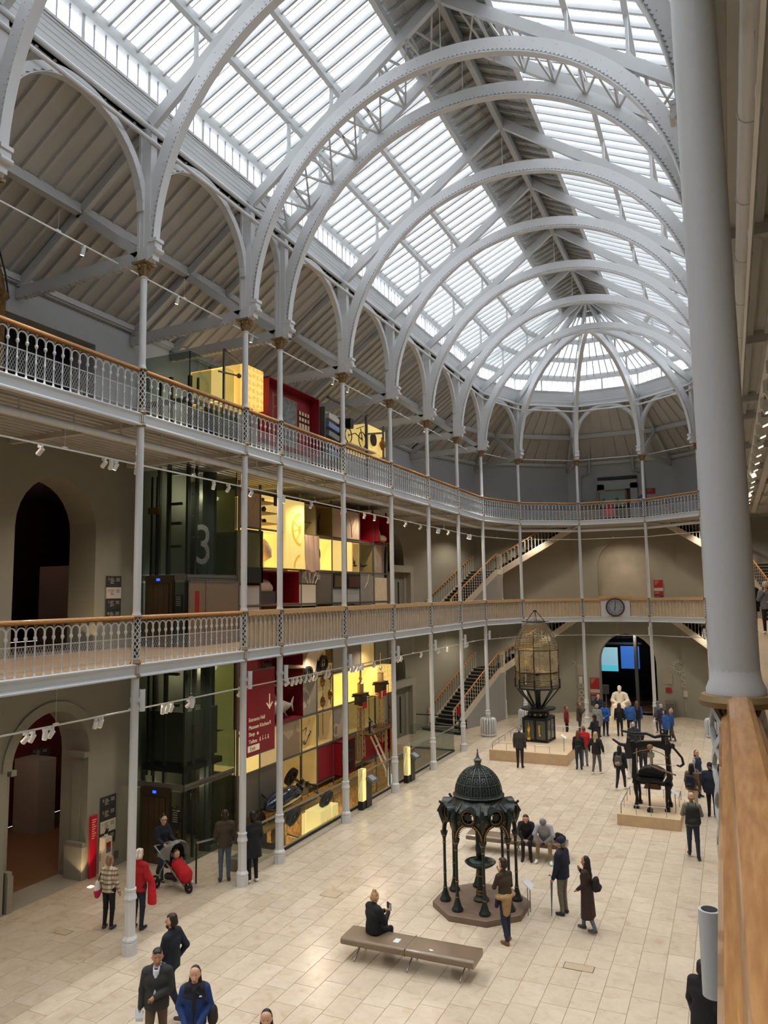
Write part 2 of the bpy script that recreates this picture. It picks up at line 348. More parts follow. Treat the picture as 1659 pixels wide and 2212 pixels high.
# ---------------------------------------------------------------- gallery decks: floor, fascia beams, joists, slatted soffit
GFLOOR = mat('gallery_floor_stone', (196, 166, 128), .4, noise=.06, nscale=1.5)
def seg_list():
    return list(zip(NODES[:-1], NODES[1:]))
def offs(p, q, d):
    a = Vector((q[0]-p[0], q[1]-p[1], 0)).normalized(); n = Vector((-a.y, a.x, 0)); return n*d
inner_ring = [(XL, y0w)]+[(XL, YA)]+APSE+[(XR, YA), (XR, y0w)]
outer_ring = [(WX, y0w)]+WALLP[0:1]+WALLP[1:5]+WALLP[5:6]+[(XR+OUT, y0w)]
for lv, (G, FLr) in enumerate(((G1, FL1), (G2, FL2))):
    mb = MB(); mm = MB()
    for (a, b, c, d) in zip(inner_ring[:-1], inner_ring[1:], outer_ring[1:], outer_ring[:-1]):
        vs = [(p[0], p[1], z) for z in (FLr-.12, FLr) for p in (a, b, c, d)]
        mb.add(vs, [(3, 2, 1, 0)], BOARD); mb.add(vs, [(4, 5, 6, 7)], GFLOOR); mb.add(vs, [(0, 1, 5, 4)], WHITE)
    fl = struct(mb.build('gallery_floor'))
    # slats running along the gallery under the deck and cross beams at each column
    sl = MB(); A, B = inner_ring, outer_ring; n = 16 if lv else 4
    for (a, b, c, d) in zip(A[:-1], A[1:], B[1:], B[:-1]):
        for k in range(1, n):
            t = k/n; p = Vector((a[0]+(d[0]-a[0])*t, a[1]+(d[1]-a[1])*t, FLr-.15)); q = Vector((b[0]+(c[0]-b[0])*t, b[1]+(c[1]-b[1])*t, FLr-.15)); sl.beam(p, q, .10, .07, m=BOARD)
    o = sl.build('soffit_slats', BOARD, fl); o['kind'] = 'stuff'
    for k, (px, py) in enumerate(NODES):
        if px == XL and py > YA-.1 or (px, py) in APSE or px == XR or px == XL:
            if (px, py) in APSE: v = Vector((px-XC, py-YA, 0)).normalized()*OUT
            else: v = Vector((-OUT if px == XL else OUT, 0, 0))
            m = MB(); m.beam((px, py, G+.12), (px+v.x, py+v.y, G+.12), .14, .22, m=BOARD); m.build('cross_beam', None, fl)
# ---------------------------------------------------------------- side gallery lean-to roofs (over level 2)
zw, ze = 15.62, 18.60
mb = MB(); cb = MB(); pb = MB()
def lean(a, b, c, d, seglen):
    """a,b eave inner points, c,d outer wall points (b>c, a>d)"""
    A3, B3, C3, D3 = Vector((*a, ze)), Vector((*b, ze)), Vector((*c, zw)), Vector((*d, zw))
    mb.add([A3+V(0, 0, .12), B3+V(0, 0, .12), C3+V(0, 0, .12), D3+V(0, 0, .12), A3+V(0, 0, .2), B3+V(0, 0, .2), C3+V(0, 0, .2), D3+V(0, 0, .2)], [(3, 2, 1, 0), (4, 5, 6, 7)], BOARD)
    n = max(2, round((B3-A3).length/.46))
    for k in range(n+1):
        t = k/n; cb.beam(A3.lerp(B3, t)+V(0, 0, .07), D3.lerp(C3, t)+V(0, 0, .07), .07, .11, m=BOARD)
    mid = lambda p, q: p.lerp(q, .49)
    pb.beam(mid(A3, D3)-V(0, 0, .02), mid(B3, C3)-V(0, 0, .02), .13, .2, m=WHITE2); pb.beam(mid(A3, D3)+V(.0, 0, -.16), mid(B3, C3)+V(0, 0, -.16), .22, .06, m=WHITE2)
    pb.beam(D3+(A3-D3).normalized()*.12, C3+(B3-C3).normalized()*.12, .16, .16, m=WHITE2)
lean((XL, y0w), (XL, YA), (WX, YA), (WX, y0w), 0); lean((XR, YA), (XR, y0w), (XR+OUT, y0w), (XR+OUT, YA), 0)
ring_in = [(XL, YA)]+APSE+[(XR, YA)]
for a, b, c, d in zip(ring_in[:-1], ring_in[1:], WALLP[1:], WALLP[:-1]): lean(a, b, c, d, 0)
sroof = struct(mb.build('ceiling')); cb.build('common_rafters', None, sroof)['kind'] = 'stuff'; pb.build('purlins', None, sroof)['kind'] = 'stuff'
# cornice along the wall heads
mb = MB()
for a, b in zip([(WX, y0w)]+WALLP, WALLP+[(XR+OUT, y0w)]):
    n_ = offs(a, b, -.06); mb.beam((a[0]+n_.x, a[1]+n_.y, 15.62), (b[0]+n_.x, b[1]+n_.y, 15.62), .14, .12, m=WALLUP)
struct(mb.build('trim_2'))
# gallery roof trusses
def gtruss(px, py, v):
    v = Vector((v[0], v[1], 0)).normalized(); c = Vector((px, py, 0)); t = thing('gallery_truss', 'x', 'roof truss', (px, py, CT))
    W_ = OUT
    def Q(s, z): return v*s+V(0, 0, z-CT)
    m = MB(); m.beam(Q(.05, 15.45), Q(W_-.02, 15.33), .13, .30, m=WHITE2); sd = v.cross(V(0, 0, 1))
    n = 24
    for k in range(n):
        s0 = .3+(W_-.5)*k/n; m.obox(Q(s0+.05, 15.29-.12*s0/W_), v*.045, sd*.075, V(0, 0, .028), WHITE2)
    m.build('tie_beam', None, t)
    m = MB(); m.beam(Q(W_-.05, 15.52), Q(.15, 18.42), .13, .24, m=WHITE2); m.build('principal_rafter', None, t)
    m = MB(); m.beam(Q(.15, 15.55), Q(W_*.5, 17.0), .13, .22, m=WHITE2); m.build('strut', None, t)
    return t
# ---------------------------------------------------------------- main roof
def roofz(d): return 23.20-.4706*d      # d = horizontal distance from the ridge line
HW = RAD
def skylight_bay(P0, P1, Q0, Q1, name, npan, parent, single):
    """P0,P1 eave points; Q0,Q1 matching points on the ridge line (or the apex); rows between purlin lines"""
    P0 = Vector((*P0, 0)); P1 = Vector((*P1, 0)); Q0 = Vector((*Q0, 0)); Q1 = Vector((*Q1, 0))
    fr = (0.0, .2375, .468, .780)           # fractions from eave to ridge of the purlins
    def S(u, t, dz=0):
        p = P0.lerp(P1, u).lerp(Q0.lerp(Q1, u), t); p.z = roofz(HW*(1-t))+dz; return p
    bar = MB(); pan = MB()
    for r in range(3):
        t0, t1 = fr[r], fr[r+1]
        nn = npan if (Q0-Q1).length > .5 else max(3, round(npan*(1-t0)))
        for k in range(nn):
            u = k/nn; bar.beam(S(u, t0, .0), S(u, t1, .0), .06, .19, m=WHITE2)
            if k < nn: bar.beam(S(u+.5/nn, t0, .06), S(u+.5/nn, t1, .06), .024, .06, m=WHITE2)
            if k < nn:
                g = .02/nn; c4 = [S(u+g, t0+.004, .1), S(u+1/nn-g, t0+.004, .1), S(u+1/nn-g, t1-.004, .1), S(u+g, t1-.004, .1)]
                if single: MB().quad(*c4).build('glass_pane', PANE, parent)
                else: pan.quad(*c4)
    for r in range(4):
        t = fr[r]; bar.beam(S(0, t, -.10), S(1, t, -.10), .14, .22, m=WHITE2)
        bar.beam(S(0, t, .04), S(1, t, .04), .10, .06, m=WHITE2)
    o = bar.build('glazing_bars', None, parent); o['kind'] = 'stuff'
    if not single: o = pan.build('glass_panes', PANE, parent); o['kind'] = 'stuff'
    # boarded ridge strip with ribs
    rd = MB(); c4 = [S(0, .78, .12), S(1, .78, .12), S(1, 1, .12), S(0, 1, .12)]
    rd.add(c4+[p+V(0, 0, .08) for p in c4], [(0, 1, 2, 3), (7, 6, 5, 4)], RIDGE)
    for k in range(npan): rd.beam(S(k/npan, .78, .05), S(k/npan, 1, .05), .06, .10, m=RIDGE)
    for t in (.85, .93): rd.beam(S(0, t, .085), S(1, t, .085), .02, .03, m=RIDGE)
    rd.build('ridge_boards', None, parent)
    # eave wall: boarding, clerestory panes
    def E(u, z, o=0): p = P0.lerp(P1, u); n = (P1-P0).normalized(); nn_ = V(n.y, -n.x, 0)*o; return V(p.x+nn_.x, p.y+nn_.y, z)
    ew = MB(); ew.beam(E(0, 19.03), E(1, 19.03), .10, .86, m=WHITE2)
    for z, w_, h in ((18.66, .20, .12), (18.78, .14, .05), (19.44, .16, .07), (19.36, .13, .04), (20.14, .16, .12)): ew.beam(E(0, z), E(1, z), w_, h, m=WHITE2)
    for z in (18.95, 19.09, 19.23): ew.beam(E(0, z), E(1, z), .112, .012, m=WHITE2)
    ew.build('eave_boarding', None, parent)
    nc = max(4, round((P1-P0).length/.335)); cb_ = MB(); cp = MB()
    for k in range(nc):
        thick = .09 if k in (0, nc) or (k == nc//2) else .028
        cb_.beam(E(k/nc, 19.46), E(k/nc, 20.1), thick, thick, up=(0, 1, 0), m=WHITE2 if thick > .05 else mat('mauve_grey_bar', (140, 138, 160), .5))
        if k < nc:
            c4 = [E(k/nc+.003, 19.47), E((k+1)/nc-.003, 19.47), E((k+1)/nc-.003, 20.09), E(k/nc+.003, 20.09)]
            if single: MB().quad(*c4).build('clerestory_pane', PANE, parent)
            else: cp.quad(*c4)
    o = cb_.build('clerestory_bars', None, parent); o['kind'] = 'stuff'
    if not single: o = cp.build('clerestory_panes', PANE, parent); o['kind'] = 'stuff'
ys_roof = [-13.23, -9.14, -5.05, -.958]+YS
roofL = bpy.data.objects.new('ceiling', None); C.objects.link(roofL); roofL['kind'] = 'structure'
for a, b in zip(ys_roof[:-1], ys_roof[1:]):
    npn = max(4, round((b-a)/.4437))
    for sd, X in ((0, XL), (1, XR)):
        bay = bpy.data.objects.new('skylight_bay', None); C.objects.link(bay); bay.parent = roofL
        if sd == 0: skylight_bay((X, a), (X, b), (XC, a), (XC, b), 'l', npn, bay, a > 8)
        else: skylight_bay((X, b), (X, a), (XC, b), (XC, a), 'r', npn, bay, False)
for p, q in zip(ring_in[:-1], ring_in[1:]):
    bay = bpy.data.objects.new('skylight_bay', None); C.objects.link(bay); bay.parent = roofL
    skylight_bay(p, q, (XC, YA), (XC, YA), 'e', 9, bay, False)
mb = MB(); mb.beam((XC, y0w, 23.0), (XC, YA, 23.0), .16, .34, m=RIDGE); mb.build('ridge_beam', None, roofL)
# gable plate behind the camera
mb = MB(); mb.box(WX, XR+OUT, y0w, y0w+.2, 16, 24, WALLUP); struct(mb.build('wall_gable'))
# ================================================================ IRONWORK
ZC, RI, RO = 15.47, 5.73, 6.07
def rafter_z(d): return 23.05-.735*d     # centre line of the principal rafters
def arch_meshes():
    """half arch in the plane x (outwards from the hall centre) / z; local origin = centre of the hall at z=0"""
    m = MB(); n = 4*78; m.band((0, 0, ZC), (1, 0, 0), (0, 0, 1), (0, .15, 0), RI+.045, RO, -.03, PI/2, n, WHITE, sc_=.045)
    m.band((0, 0, ZC), (1, 0, 0), (0, 0, 1), (0, .085, 0), RI-.035, RI+.06, -.03, PI/2, 60, WHITE)
    m.band((0, 0, ZC), (1, 0, 0), (0, 0, 1), (0, .21, 0), RI-.055, RI-.03, -.03, PI/2, 60, WHITE)
    for k in range(2, 30):
        a = k*PI/2/30
        for s in (-1, 1):
            for dr in ((.10,) if k % 2 else (.24,)): m.ball(((RI+dr)*math.cos(a), s*.078, ZC+(RI+dr)*math.sin(a)), .016, WHITE, 5, 3)
    me_arch = m.mesh('arch_rib', WHITE)
    m = MB(); m.beam((5.86, 0, rafter_z(5.86)), (0, 0, rafter_z(0)), .14, .30, m=WHITE2); me_raf = m.mesh('principal_rafter', WHITE2)
    m = MB()
    # spandrel plate where rafter and arch run together, struts up to the purlins
    m.prism([(3.9, rafter_z(3.9)-.16), (3.2, rafter_z(3.2)-.16), (3.35, 20.55), (4.05, 19.95)], (0, -.05, 0), (1, 0, 0), (0, 0, 1), (0, .10, 0), WHITE)
    for d in (4.59, 3.22):
        zt_ = roofz(d)-.16; zb = rafter_z(d)+.12; m.box(d-.035, d+.035, -.05, .05, zb, zt_, WHITE2); m.prism([(d-.14, zb-.03), (d+.14, zb-.03), (d+.035, zb+.16), (d-.035, zb+.16)], (0, -.04, 0), (1, 0, 0), (0, 0, 1), (0, .08, 0), WHITE2)
    me_st = m.mesh('purlin_struts', WHITE2)
    m = MB()      # post above the capital with nave corbel
    m.box(5.80, 6.12, -.13, .13, 15.30, 15.62, WHITE); m.box(5.79, 6.10, -.10, .10, 15.6, 18.6, WHITE); m.box(6.06, 6.13, -.14, .14, 15.55, 18.6, WHITE)
    m.prism([(5.82, 15.32), (5.70, 15.36), (5.62, 15.50), (5.60, 15.62), (5.60, 15.78), (5.82, 15.78)], (0, -.12, 0), (1, 0, 0), (0, 0, 1), (0, .24, 0), WHITE)
    m.tube((5.60, -.13, 15.52), (5.60, .13, 15.52), .06, n=10); m.box(5.56, 5.80, -.135, .135, 15.72, 15.80)
    me_post = m.mesh('arch_post', WHITE)
    m = MB()      # longitudinal quarter arches leaving the post are separate
    return me_arch, me_raf, me_st, me_post
ME_ARCH, ME_RAF, ME_ST, ME_POST = arch_meshes()
vis = [y for y in YS]
for i, y in enumerate(vis):
    lab = 'white riveted semicircular roof arch with its pitched rafters, %s to the camera' % ORD[i] if i < 10 else 'white roof arch where the radiating ribs of the rounded far end meet'
    t = thing('roof_arch', lab, 'roof arch', (XC, y, 0), 0, 'roof arches across the hall')
    for s in (1, -1):
        for nm, me in (('arch_rib', ME_ARCH), ('principal_rafter', ME_RAF), ('purlin_struts', ME_ST), ('arch_post', ME_POST)):
            o = put(nm, me, t); o.rotation_euler = (0, 0, 0 if s == 1 else PI)
    m = MB(); m.tube((0, 0, 21.5), (0, 0, 22.95), .012, n=5); m.build('hanger_rod', WHITE2, t)
for i, (px, py) in enumerate(APSE):
    a = math.atan2(py-YA, px-XC)
    lab = 'curved white rib of the rounded end, %s of its four counted from the left' % ('first', 'second', 'third', 'fourth')[i]
    t = thing('dome_rib', lab, 'roof rib', (XC, YA, 0), a, 'radiating ribs of the rounded end')
    for nm, me in (('arch_rib', ME_ARCH), ('principal_rafter', ME_RAF), ('purlin_struts', ME_ST), ('arch_post', ME_POST)): put(nm, me, t)
# lattice girder linking the two paired arches
t = thing('lattice_girder', 'white latticed bracing between the two paired roof arches', 'bracing', (XC, 17.217, 0))
for s in (1, -1):
    m = MB(); W2 = 1.811; ds = [5.75, 4.95, 4.15, 3.35, 2.55, 1.75, .95, .2]
    for k in range(len(ds)-1):
        d0, d1 = ds[k], ds[k+1]; p0 = V(s*d0, 0, rafter_z(d0)-.2); p1 = V(s*d1, 0, rafter_z(d1)-.2); q0 = p0+V(0, W2, 0); q1 = p1+V(0, W2, 0)
        up = V(0, 0, .42)
        m.beam(p0+up, q0, .06, .06); m.beam(p0, q0+up, .06, .06); m.beam(p0+up, q1, .05, .05); m.beam(q0, p1+up, .05, .05)
    m.build('lattice_bars', WHITE2, t)
for tt, n2 in ((3.133, 0),):
    o = dup(t, (XC, tt, 0), label='white latticed bracing of the paired arches nearest overhead')
# paired tubes running along under the eaves
def eave_path(off, z, y0=2.0):
    pts = [(XL+off, y0, z), (XL+off, YA, z)]
    for (px, py) in APSE:
        v = Vector((XC-px, YA-py, 0)).normalized()*off; pts.append((px+v.x, py+v.y, z))
    return pts+[(XR-off, YA, z), (XR-off, y0, z)]
for z, lab in ((18.50, 'upper of the two white tie tubes running under the skylight eaves'), (18.20, 'lower of the two white tie tubes running under the skylight eaves')):
    m = MB(); m.path(eave_path(.27, z), .05, n=8); tag(m.build('tie_tube', WHITE, smooth=40), lab, 'tube')
# arcade arches between neighbouring columns
for k, (p, q) in enumerate(seg_list()):
    a = Vector((*p, 0)); b = Vector((*q, 0)); d = b-a; L = d.length; d.normalize(); c = (a+b)/2; h = L/2-.13; zs = 18.42-h if h < 2.05 else 16.4
    if L < 2.5: zs = 17.4
    m = MB(); nn = max(24, int(h*PI/.12)//2*4)
    up = (18.42-zs)/h
    m.band((c.x, c.y, zs), d, V(0, 0, up), V(-d.y, d.x, 0)*.14, h+.01, h+.16, 0, PI, nn, WHITE, sc_=.035)
    m.band((c.x, c.y, zs), d, V(0, 0, up), V(-d.y, d.x, 0)*.18, h-.05, h-.03, 0, PI, 24, WHITE); m.band((c.x, c.y, zs), d, V(0, 0, up), V(-d.y, d.x, 0)*.07, h-.04, h+.05, 0, PI, 24, WHITE)
    for s in (-1, 1): m.obox(c+d*s*(h+.06)+V(0, 0, (zs+15.6)/2), d*.05, V(-d.y, d.x, 0)*.07, V(0, 0, (zs-15.6)/2), WHITE)
    side = 'left arcade' if k < 10 else 'rounded end' if k < 15 else 'right arcade'
    if k < 10: lab = 'small white scalloped arch above the %s gallery bay of the left arcade' % ORD[k]
    elif k < 15: lab = 'small white scalloped arch of the rounded end, %s from the left' % ('first', 'second', 'third', 'fourth', 'fifth')[k-10]
    else: lab = 'small white scalloped arch above the %s gallery bay of the right arcade' % ORD[24-k]
    tag(m.build('arcade_arch', WHITE), lab, 'arch', 'arcade arches between the columns')
# ---------------------------------------------------------------- columns
def col_parts():
    P = {}
    m = MB(); o8 = PI/8
    m.lathe([(.165, 0), (.165, .235), (.15, .25)], 8, a0=o8, a1=o8+2*PI); m.lathe([(.15, .25), (.168, .285), (.165, .32), (.135, .36), (.12, .38)], 8, a0=o8, a1=o8+2*PI)
    m.lathe([(.12, .36), (.118, 1.12)], 8, a0=o8, a1=o8+2*PI); m.lathe([(.118, 1.10), (.142, 1.12), (.142, 1.14), (.118, 1.22), (.112, 1.28), (.128, 1.30), (.125, 1.33), (.095, 1.345)], 8, a0=o8, a1=o8+2*PI)
    P['base'] = m.mesh('base', WHITE)
    m = MB(); m.lathe([(.094, 1.34), (.088, G1+.02)], 20, cap=False); P['lower_shaft'] = m.mesh('lower_shaft', WHITE, 40)
    def collar(G, nm):
        m = MB(); m.lathe([(.09, 0), (.118, .012), (.122, .045), (.098, .07), (.092, .085)], 20, m=GOLD); m.lathe([(.092, .08), (.092, .29)], 20, m=GOLD)
        for k in range(14):
            a = k*2*PI/14; m.obox((.095*math.cos(a), .095*math.sin(a), .185), V(math.cos(a), math.sin(a), 0)*.008, V(-math.sin(a), math.cos(a), 0)*.012, V(0, 0, .09), WHITE)
        m.lathe([(.092, .28), (.120, .31), (.122, .335), (.10, .37), (.09, .40)], 20, m=GOLD); return m.mesh(nm, GOLD, 35)
    P['gold_collar'] = collar(0, 'gold_collar')
    m = MB(); m.lathe([(.058, .39), (.058, 1.34)], 12, m=mat('brown_gold_core', (96, 78, 50), .6, .2))
    r, z0, z1 = .094, .40, 1.335; hN = 6; n = 26
    for k in range(hN):
        for sg in (1, -1):
            pts = [(r*math.cos(2*PI*k/hN+sg*t/n*2.4*PI*.92), r*math.sin(2*PI*k/hN+sg*t/n*2.4*PI*.92), z0+(z1-z0)*t/n) for t in range(n+1)]
            vs = []
            for (x, y, z) in pts:
                u = V(x, y, 0).normalized(); vs += [V(x, y, z-.014)-u*.012, V(x, y, z-.014)+u*.004, V(x, y, z+.014)+u*.004, V(x, y, z+.014)-u*.012]
            m.add(vs, [(i*4+j, i*4+(j+1) % 4, i*4+4+(j+1) % 4, i*4+4+j) for i in range(n) for j in range(4)], WHITE)
    m.lathe([(.088, .395), (.093, .42), (.088, .43)], 20, m=WHITE)
    P['lattice_sleeve'] = m.mesh('lattice_sleeve', WHITE)
    m = MB()
    for k in range(6):
        for j in range(9):
            a = 2*PI*(k+.5*(j % 2))/6+PI/6*0; z = .43+.105*j
            c = V(.074*math.cos(a), .074*math.sin(a), z+.02); u = V(math.cos(a), math.sin(a), 0); t_ = V(-math.sin(a), math.cos(a), 0)
            for q in range(6):
                g = q*PI/3; dv = t_*math.cos(g)*.018+V(0, 0, 1)*math.sin(g)*.026; m.obox(c+dv*.6, dv*.55, u*.005, (dv.cross(u)).normalized()*.006, GOLD)
            m.ball(c+u*.006, .009, mat('bright_gold_paint', (200, 162, 96), .4, .4), 6, 4)
    P['gilt_rosettes'] = m.mesh('gilt_rosettes', GOLD)
    m = MB(); m.lathe([(.088, 1.325), (.128, 1.325), (.133, 1.345), (.122, 1.365), (.100, 1.37)], 20, m=GOLD); m.lathe([(.104, 1.365), (.104, 1.385), (.09, 1.42), (.085, 1.46)], 20, m=WHITE); P['rail_ring'] = m.mesh('rail_ring', WHITE, 35)
    m = MB(); m.lathe([(.0855, G1+1.44), (.0835, G2+.02)], 24, cap=False); P['middle_shaft'] = m.mesh('middle_shaft', WHITE, 40)
    m = MB(); m.lathe([(.083, G2+1.42), (.080, 14.96)], 20, cap=False); P['upper_shaft'] = m.mesh('upper_shaft', WHITE, 40)
    m = MB(); m.lathe([(.082, 14.90), (.10, 14.93), (.082, 14.96)], 16, m=WHITE); m.lathe([(.085, 14.95), (.092, 15.02), (.115, 15.12), (.15, 15.2), (.17, 15.23)], 16, m=GOLD)
    m.prism([(-.2, -.2), (-.12, -.17), (.12, -.17), (.2, -.2), (.17, -.12), (.17, .12), (.2, .2), (.12, .17), (-.12, .17), (-.2, .2), (-.17, .12), (-.17, -.12)], (0, 0, 15.24), (1, 0, 0), (0, 1, 0), (0, 0, .06), GOLD)
    for k in range(4):
        a = PI/4+k*PI/2; c = V(.175*math.cos(a), .175*math.sin(a), 15.17); t_ = V(-math.sin(a), math.cos(a), 0); m.tube(c-t_*.02, c+t_*.02, .045, n=10, m=GOLD)
        m.path([V(.1*math.cos(a), .1*math.sin(a), 15.0), V(.13*math.cos(a), .13*math.sin(a), 15.08), V(.16*math.cos(a), .16*math.sin(a), 15.15)], .02, 5, GOLD)
        a -= PI/4; m.ball((.15*math.cos(a), .15*math.sin(a), 15.17), .036, GOLD, 8, 5); m.path([V(.09*math.cos(a), .09*math.sin(a), 14.99), V(.12*math.cos(a), .12*math.sin(a), 15.05), V(.15*math.cos(a), .15*math.sin(a), 15.07)], .022, 5, GOLD)
    P['capital'] = m.mesh('capital', GOLD, 40)
    return P
CP = col_parts()
def column(x, y, label, near=False):
    t = thing('iron_column', label, 'column', (x, y, 0), 0, 'white iron columns of the hall')
    for nm in ('base', 'lower_shaft', 'lattice_sleeve', 'rail_ring', 'middle_shaft', 'upper_shaft', 'capital'):
        put(nm, CP[nm], t, (0, 0, G1 if nm in ('lattice_sleeve', 'rail_ring') else 0))
    for G in (G1, G2): put('gold_collar', CP['gold_collar'], t, (0, 0, G))
    put('lattice_sleeve', CP['lattice_sleeve'], t, (0, 0, G2)); put('rail_ring', CP['rail_ring'], t, (0, 0, G2))
    if near: put('gilt_rosettes', CP['gilt_rosettes'], t, (0, 0, G1))
    return t
for k, (px, py) in enumerate(NODES):
    if k < 11: lab = 'slim white iron column of the left arcade, %s to the camera' % ORD[k]
    elif k < 15: lab = 'slim white iron column of the rounded end, %s from the left' % ('first', 'second', 'third', 'fourth')[k-11]
    elif k == len(NODES)-1: lab = 'large white column shaft close to the camera above the oak handrail'
    else: lab = 'white iron column of the right arcade, %s behind the close column' % ORD[len(NODES)-2-k]
    column(px, py, lab, k == len(NODES)-1)
# gallery trusses behind each column
for k, (px, py) in enumerate(NODES):
    if (px, py) in APSE: v = (px-XC, py-YA)
    else: v = (-1, 0) if px == XL else (1, 0)
    t = gtruss(px, py, v)
    if k < 11: t['label'] = 'white timber gallery truss behind the %s column of the left arcade' % ORD[k]
    elif k < 15: t['label'] = 'white gallery truss of the rounded end, %s from the left' % ('first', 'second', 'third', 'fourth')[k-11]
    else: t['label'] = 'white gallery truss behind the %s column of the right arcade' % ORD[25-k]
    t['group'] = 'gallery roof trusses'
# ---------------------------------------------------------------- balustrades
def baluster_mesh():
    m = MB(); m.lathe([(.036, .30), (.036, .325), (.022, .34), (.015, .40), (.0135, .66), (.021, .675), (.021, .69), (.0135, .705), (.0125, .96), (.022, .98), (.034, 1.0), (.036, 1.03), (.028, 1.05)], 8); return m.mesh('baluster', WHITE, 50)
ME_BAL = baluster_mesh()
_bal = {}
def bay_meshes(L, n):
    key = (round(L, 3), n)
    if key in _bal: return _bal[key]
    a0, a1 = .105, L-.105; p = (a1-a0)/n
    ar = MB()
    for k in range(n):
        c = a0+p*(k+.5); r = p/2-.013; zs = 1.05
        ar.band((c, 0, 1.125), (1, 0, 0), (0, 0, 1), (0, .03, 0), r, r+.016, 0, PI, 10)
        for s in (-1, 1): ar.box(c+s*(r+.008)-.008, c+s*(r+.008)+.008, -.015, .015, zs, 1.13)
    fr = MB()
    for k in range(n+1):
        c = a0+p*k; fr.prism([(-.045, 1.285), (.045, 1.285), (.02, 1.235), (0, 1.20), (-.02, 1.235)], (c, -.008, 0), (1, 0, 0), (0, 0, 1), (0, .016, 0)); fr.ball((c, 0, 1.262), .013, None, 6, 4)
    fr.box(.09, L-.09, -.012, .012, 1.268, 1.29)
    wm = MB(); z0, z1 = .42, .87; y = .035; step = .062; rise = 1.9
    hgt = z1-z0; run = hgt/rise; k = -run
    while k < a1-a0:
        for sg in (1, -1):
            x0, x1 = k, k+run; za, zb = (z0, z1) if sg > 0 else (z1, z0)
            lo, hi = 0, a1-a0
            if x1 <= lo or x0 >= hi: continue
            f = lambda x: za+(zb-za)*(x-x0)/(x1-x0)
            xa, xb = max(x0, lo), min(x1, hi); wm.add([(a0+xa-.0035, y, f(xa)), (a0+xa+.0035, y, f(xa)), (a0+xb+.0035, y, f(xb)), (a0+xb-.0035, y, f(xb))], [(0, 1, 2, 3)])
        k += step
    wm.box(a0, a1, y-.006, y+.006, z1-.008, z1+.012); wm.box(a0, a1, y-.006, y+.006, z0-.01, z0+.008)
    hr = MB(); prof = [(-.05, 1.30), (.05, 1.30), (.056, 1.325), (.045, 1.355), (.02, 1.372), (-.02, 1.372), (-.045, 1.355), (-.056, 1.325)]
    hr.prism(prof, (.09, 0, 0), (0, 1, 0), (0, 0, 1), (L-.18, 0, 0)); hr.box(.09, L-.09, -.035, .035, 1.288, 1.302)
    fs = MB(); fs.prism([(-.10, .02), (.08, .02), (.08, .31), (-.07, .31), (-.085, .295), (-.085, .275), (-.06, .26), (-.045, .22), (-.045, .09), (-.075, .06), (-.10, .05)], (.0, 0, 0), (0, 1, 0), (0, 0, 1), (L, 0, 0))
    for s in (.095, L-.095): fs.box(s-.012, s+.012, -.012, .012, .3, 1.29)
    _bal[key] = (ar.mesh('small_arches', WHITE), fr.mesh('gold_fretwork', GOLD), wm.mesh('diamond_wire_mesh', mat('wire_white', (205, 206, 205), .5)), hr.mesh('handrail', WOOD, 40), fs.mesh('fascia_beam', WHITE), a0, p)
    return _bal[key]
def balustrade(p, q, G, label, osb=False, skip=None, group=None, rail=True):
    a = Vector((*p, 0)); b = Vector((*q, 0)); d = b-a; L = d.length; rz = math.atan2(d.y, d.x); n = max(3, round((L-.21)/.2156))
    t = thing('balustrade', label, 'balustrade', (a.x, a.y, G), rz, group or 'white arched balustrades of the galleries')
    ar, fr, wm, hr, fs, a0, pch = bay_meshes(L, n)
    put('fascia_beam', fs, t)
    if skip is None: put('small_arches', ar, t)
    if not osb: put('gold_fretwork', fr, t); put('diamond_wire_mesh', wm, t)['kind'] = 'stuff'
    if not osb: put('handrail', hr, t)
    for k in range(n+1):
        x = a0+pch*k
        if skip and skip[0] < x < skip[1]: continue
        put('baluster', ME_BAL, t, (x, 0, 0))
    if osb:
        kk = 2 if L > 3 else 1; e = .1
        for j in range(kk):
            x0 = e+(L-2*e)*(0 if j == 0 else .57); x1 = e+(L-2*e)*(.57 if kk == 2 and j == 0 else 1)-.015; hh = 1.395 if j else 1.375
            m = MB(); m.box(x0, x1, -.085, .10, hh-.018, hh, OSB).box(x0, x1, -.085, -.067, 1.235, hh-.018, OSB).box(x0, x1, .085, .10, 1.235, hh-.018, OSB); m.build('cover_board', None, t)
        for j in range(3 if L > 3 else 1):
            w_ = (L-.24)/(3 if L > 3 else 1); m = MB(); m.box(.12+w_*j+.004, .12+w_*(j+1)-.004, .04, .058, .34, 1.24, PLY); m.build('backing_board', None, t)
    return t
segs = seg_list()
for lv, G in enumerate((G1, G2)):
    ln = ('first gallery', 'second gallery')[lv]
    for k, (p, q) in enumerate(segs):
        if k < 2 or (k > 14 and k < 22): 
            if k > 14: continue
        osb = lv == 0 and (k >= 4 and k < 15)
        if k < 10: w_ = 'on the left, %s bay to the camera' % ORD[k]
        elif k < 15: w_ = 'around the far end, %s bay from the left' % ('first', 'second', 'third', 'fourth', 'fifth')[k-10]
        else: w_ = 'on the right, %s bay to the camera' % ORD[24-k]
        if k == 24: continue
        skip = None
        L = (Vector(q)-Vector(p)).length
        if lv == 0 and k == 12: skip = (L/2-.78, L/2+.78)
        balustrade(p, q, G, ('chipboard topped balustrade, %s, %s' if osb else 'white arched balustrade, %s, %s') % (ln, w_), osb, skip)
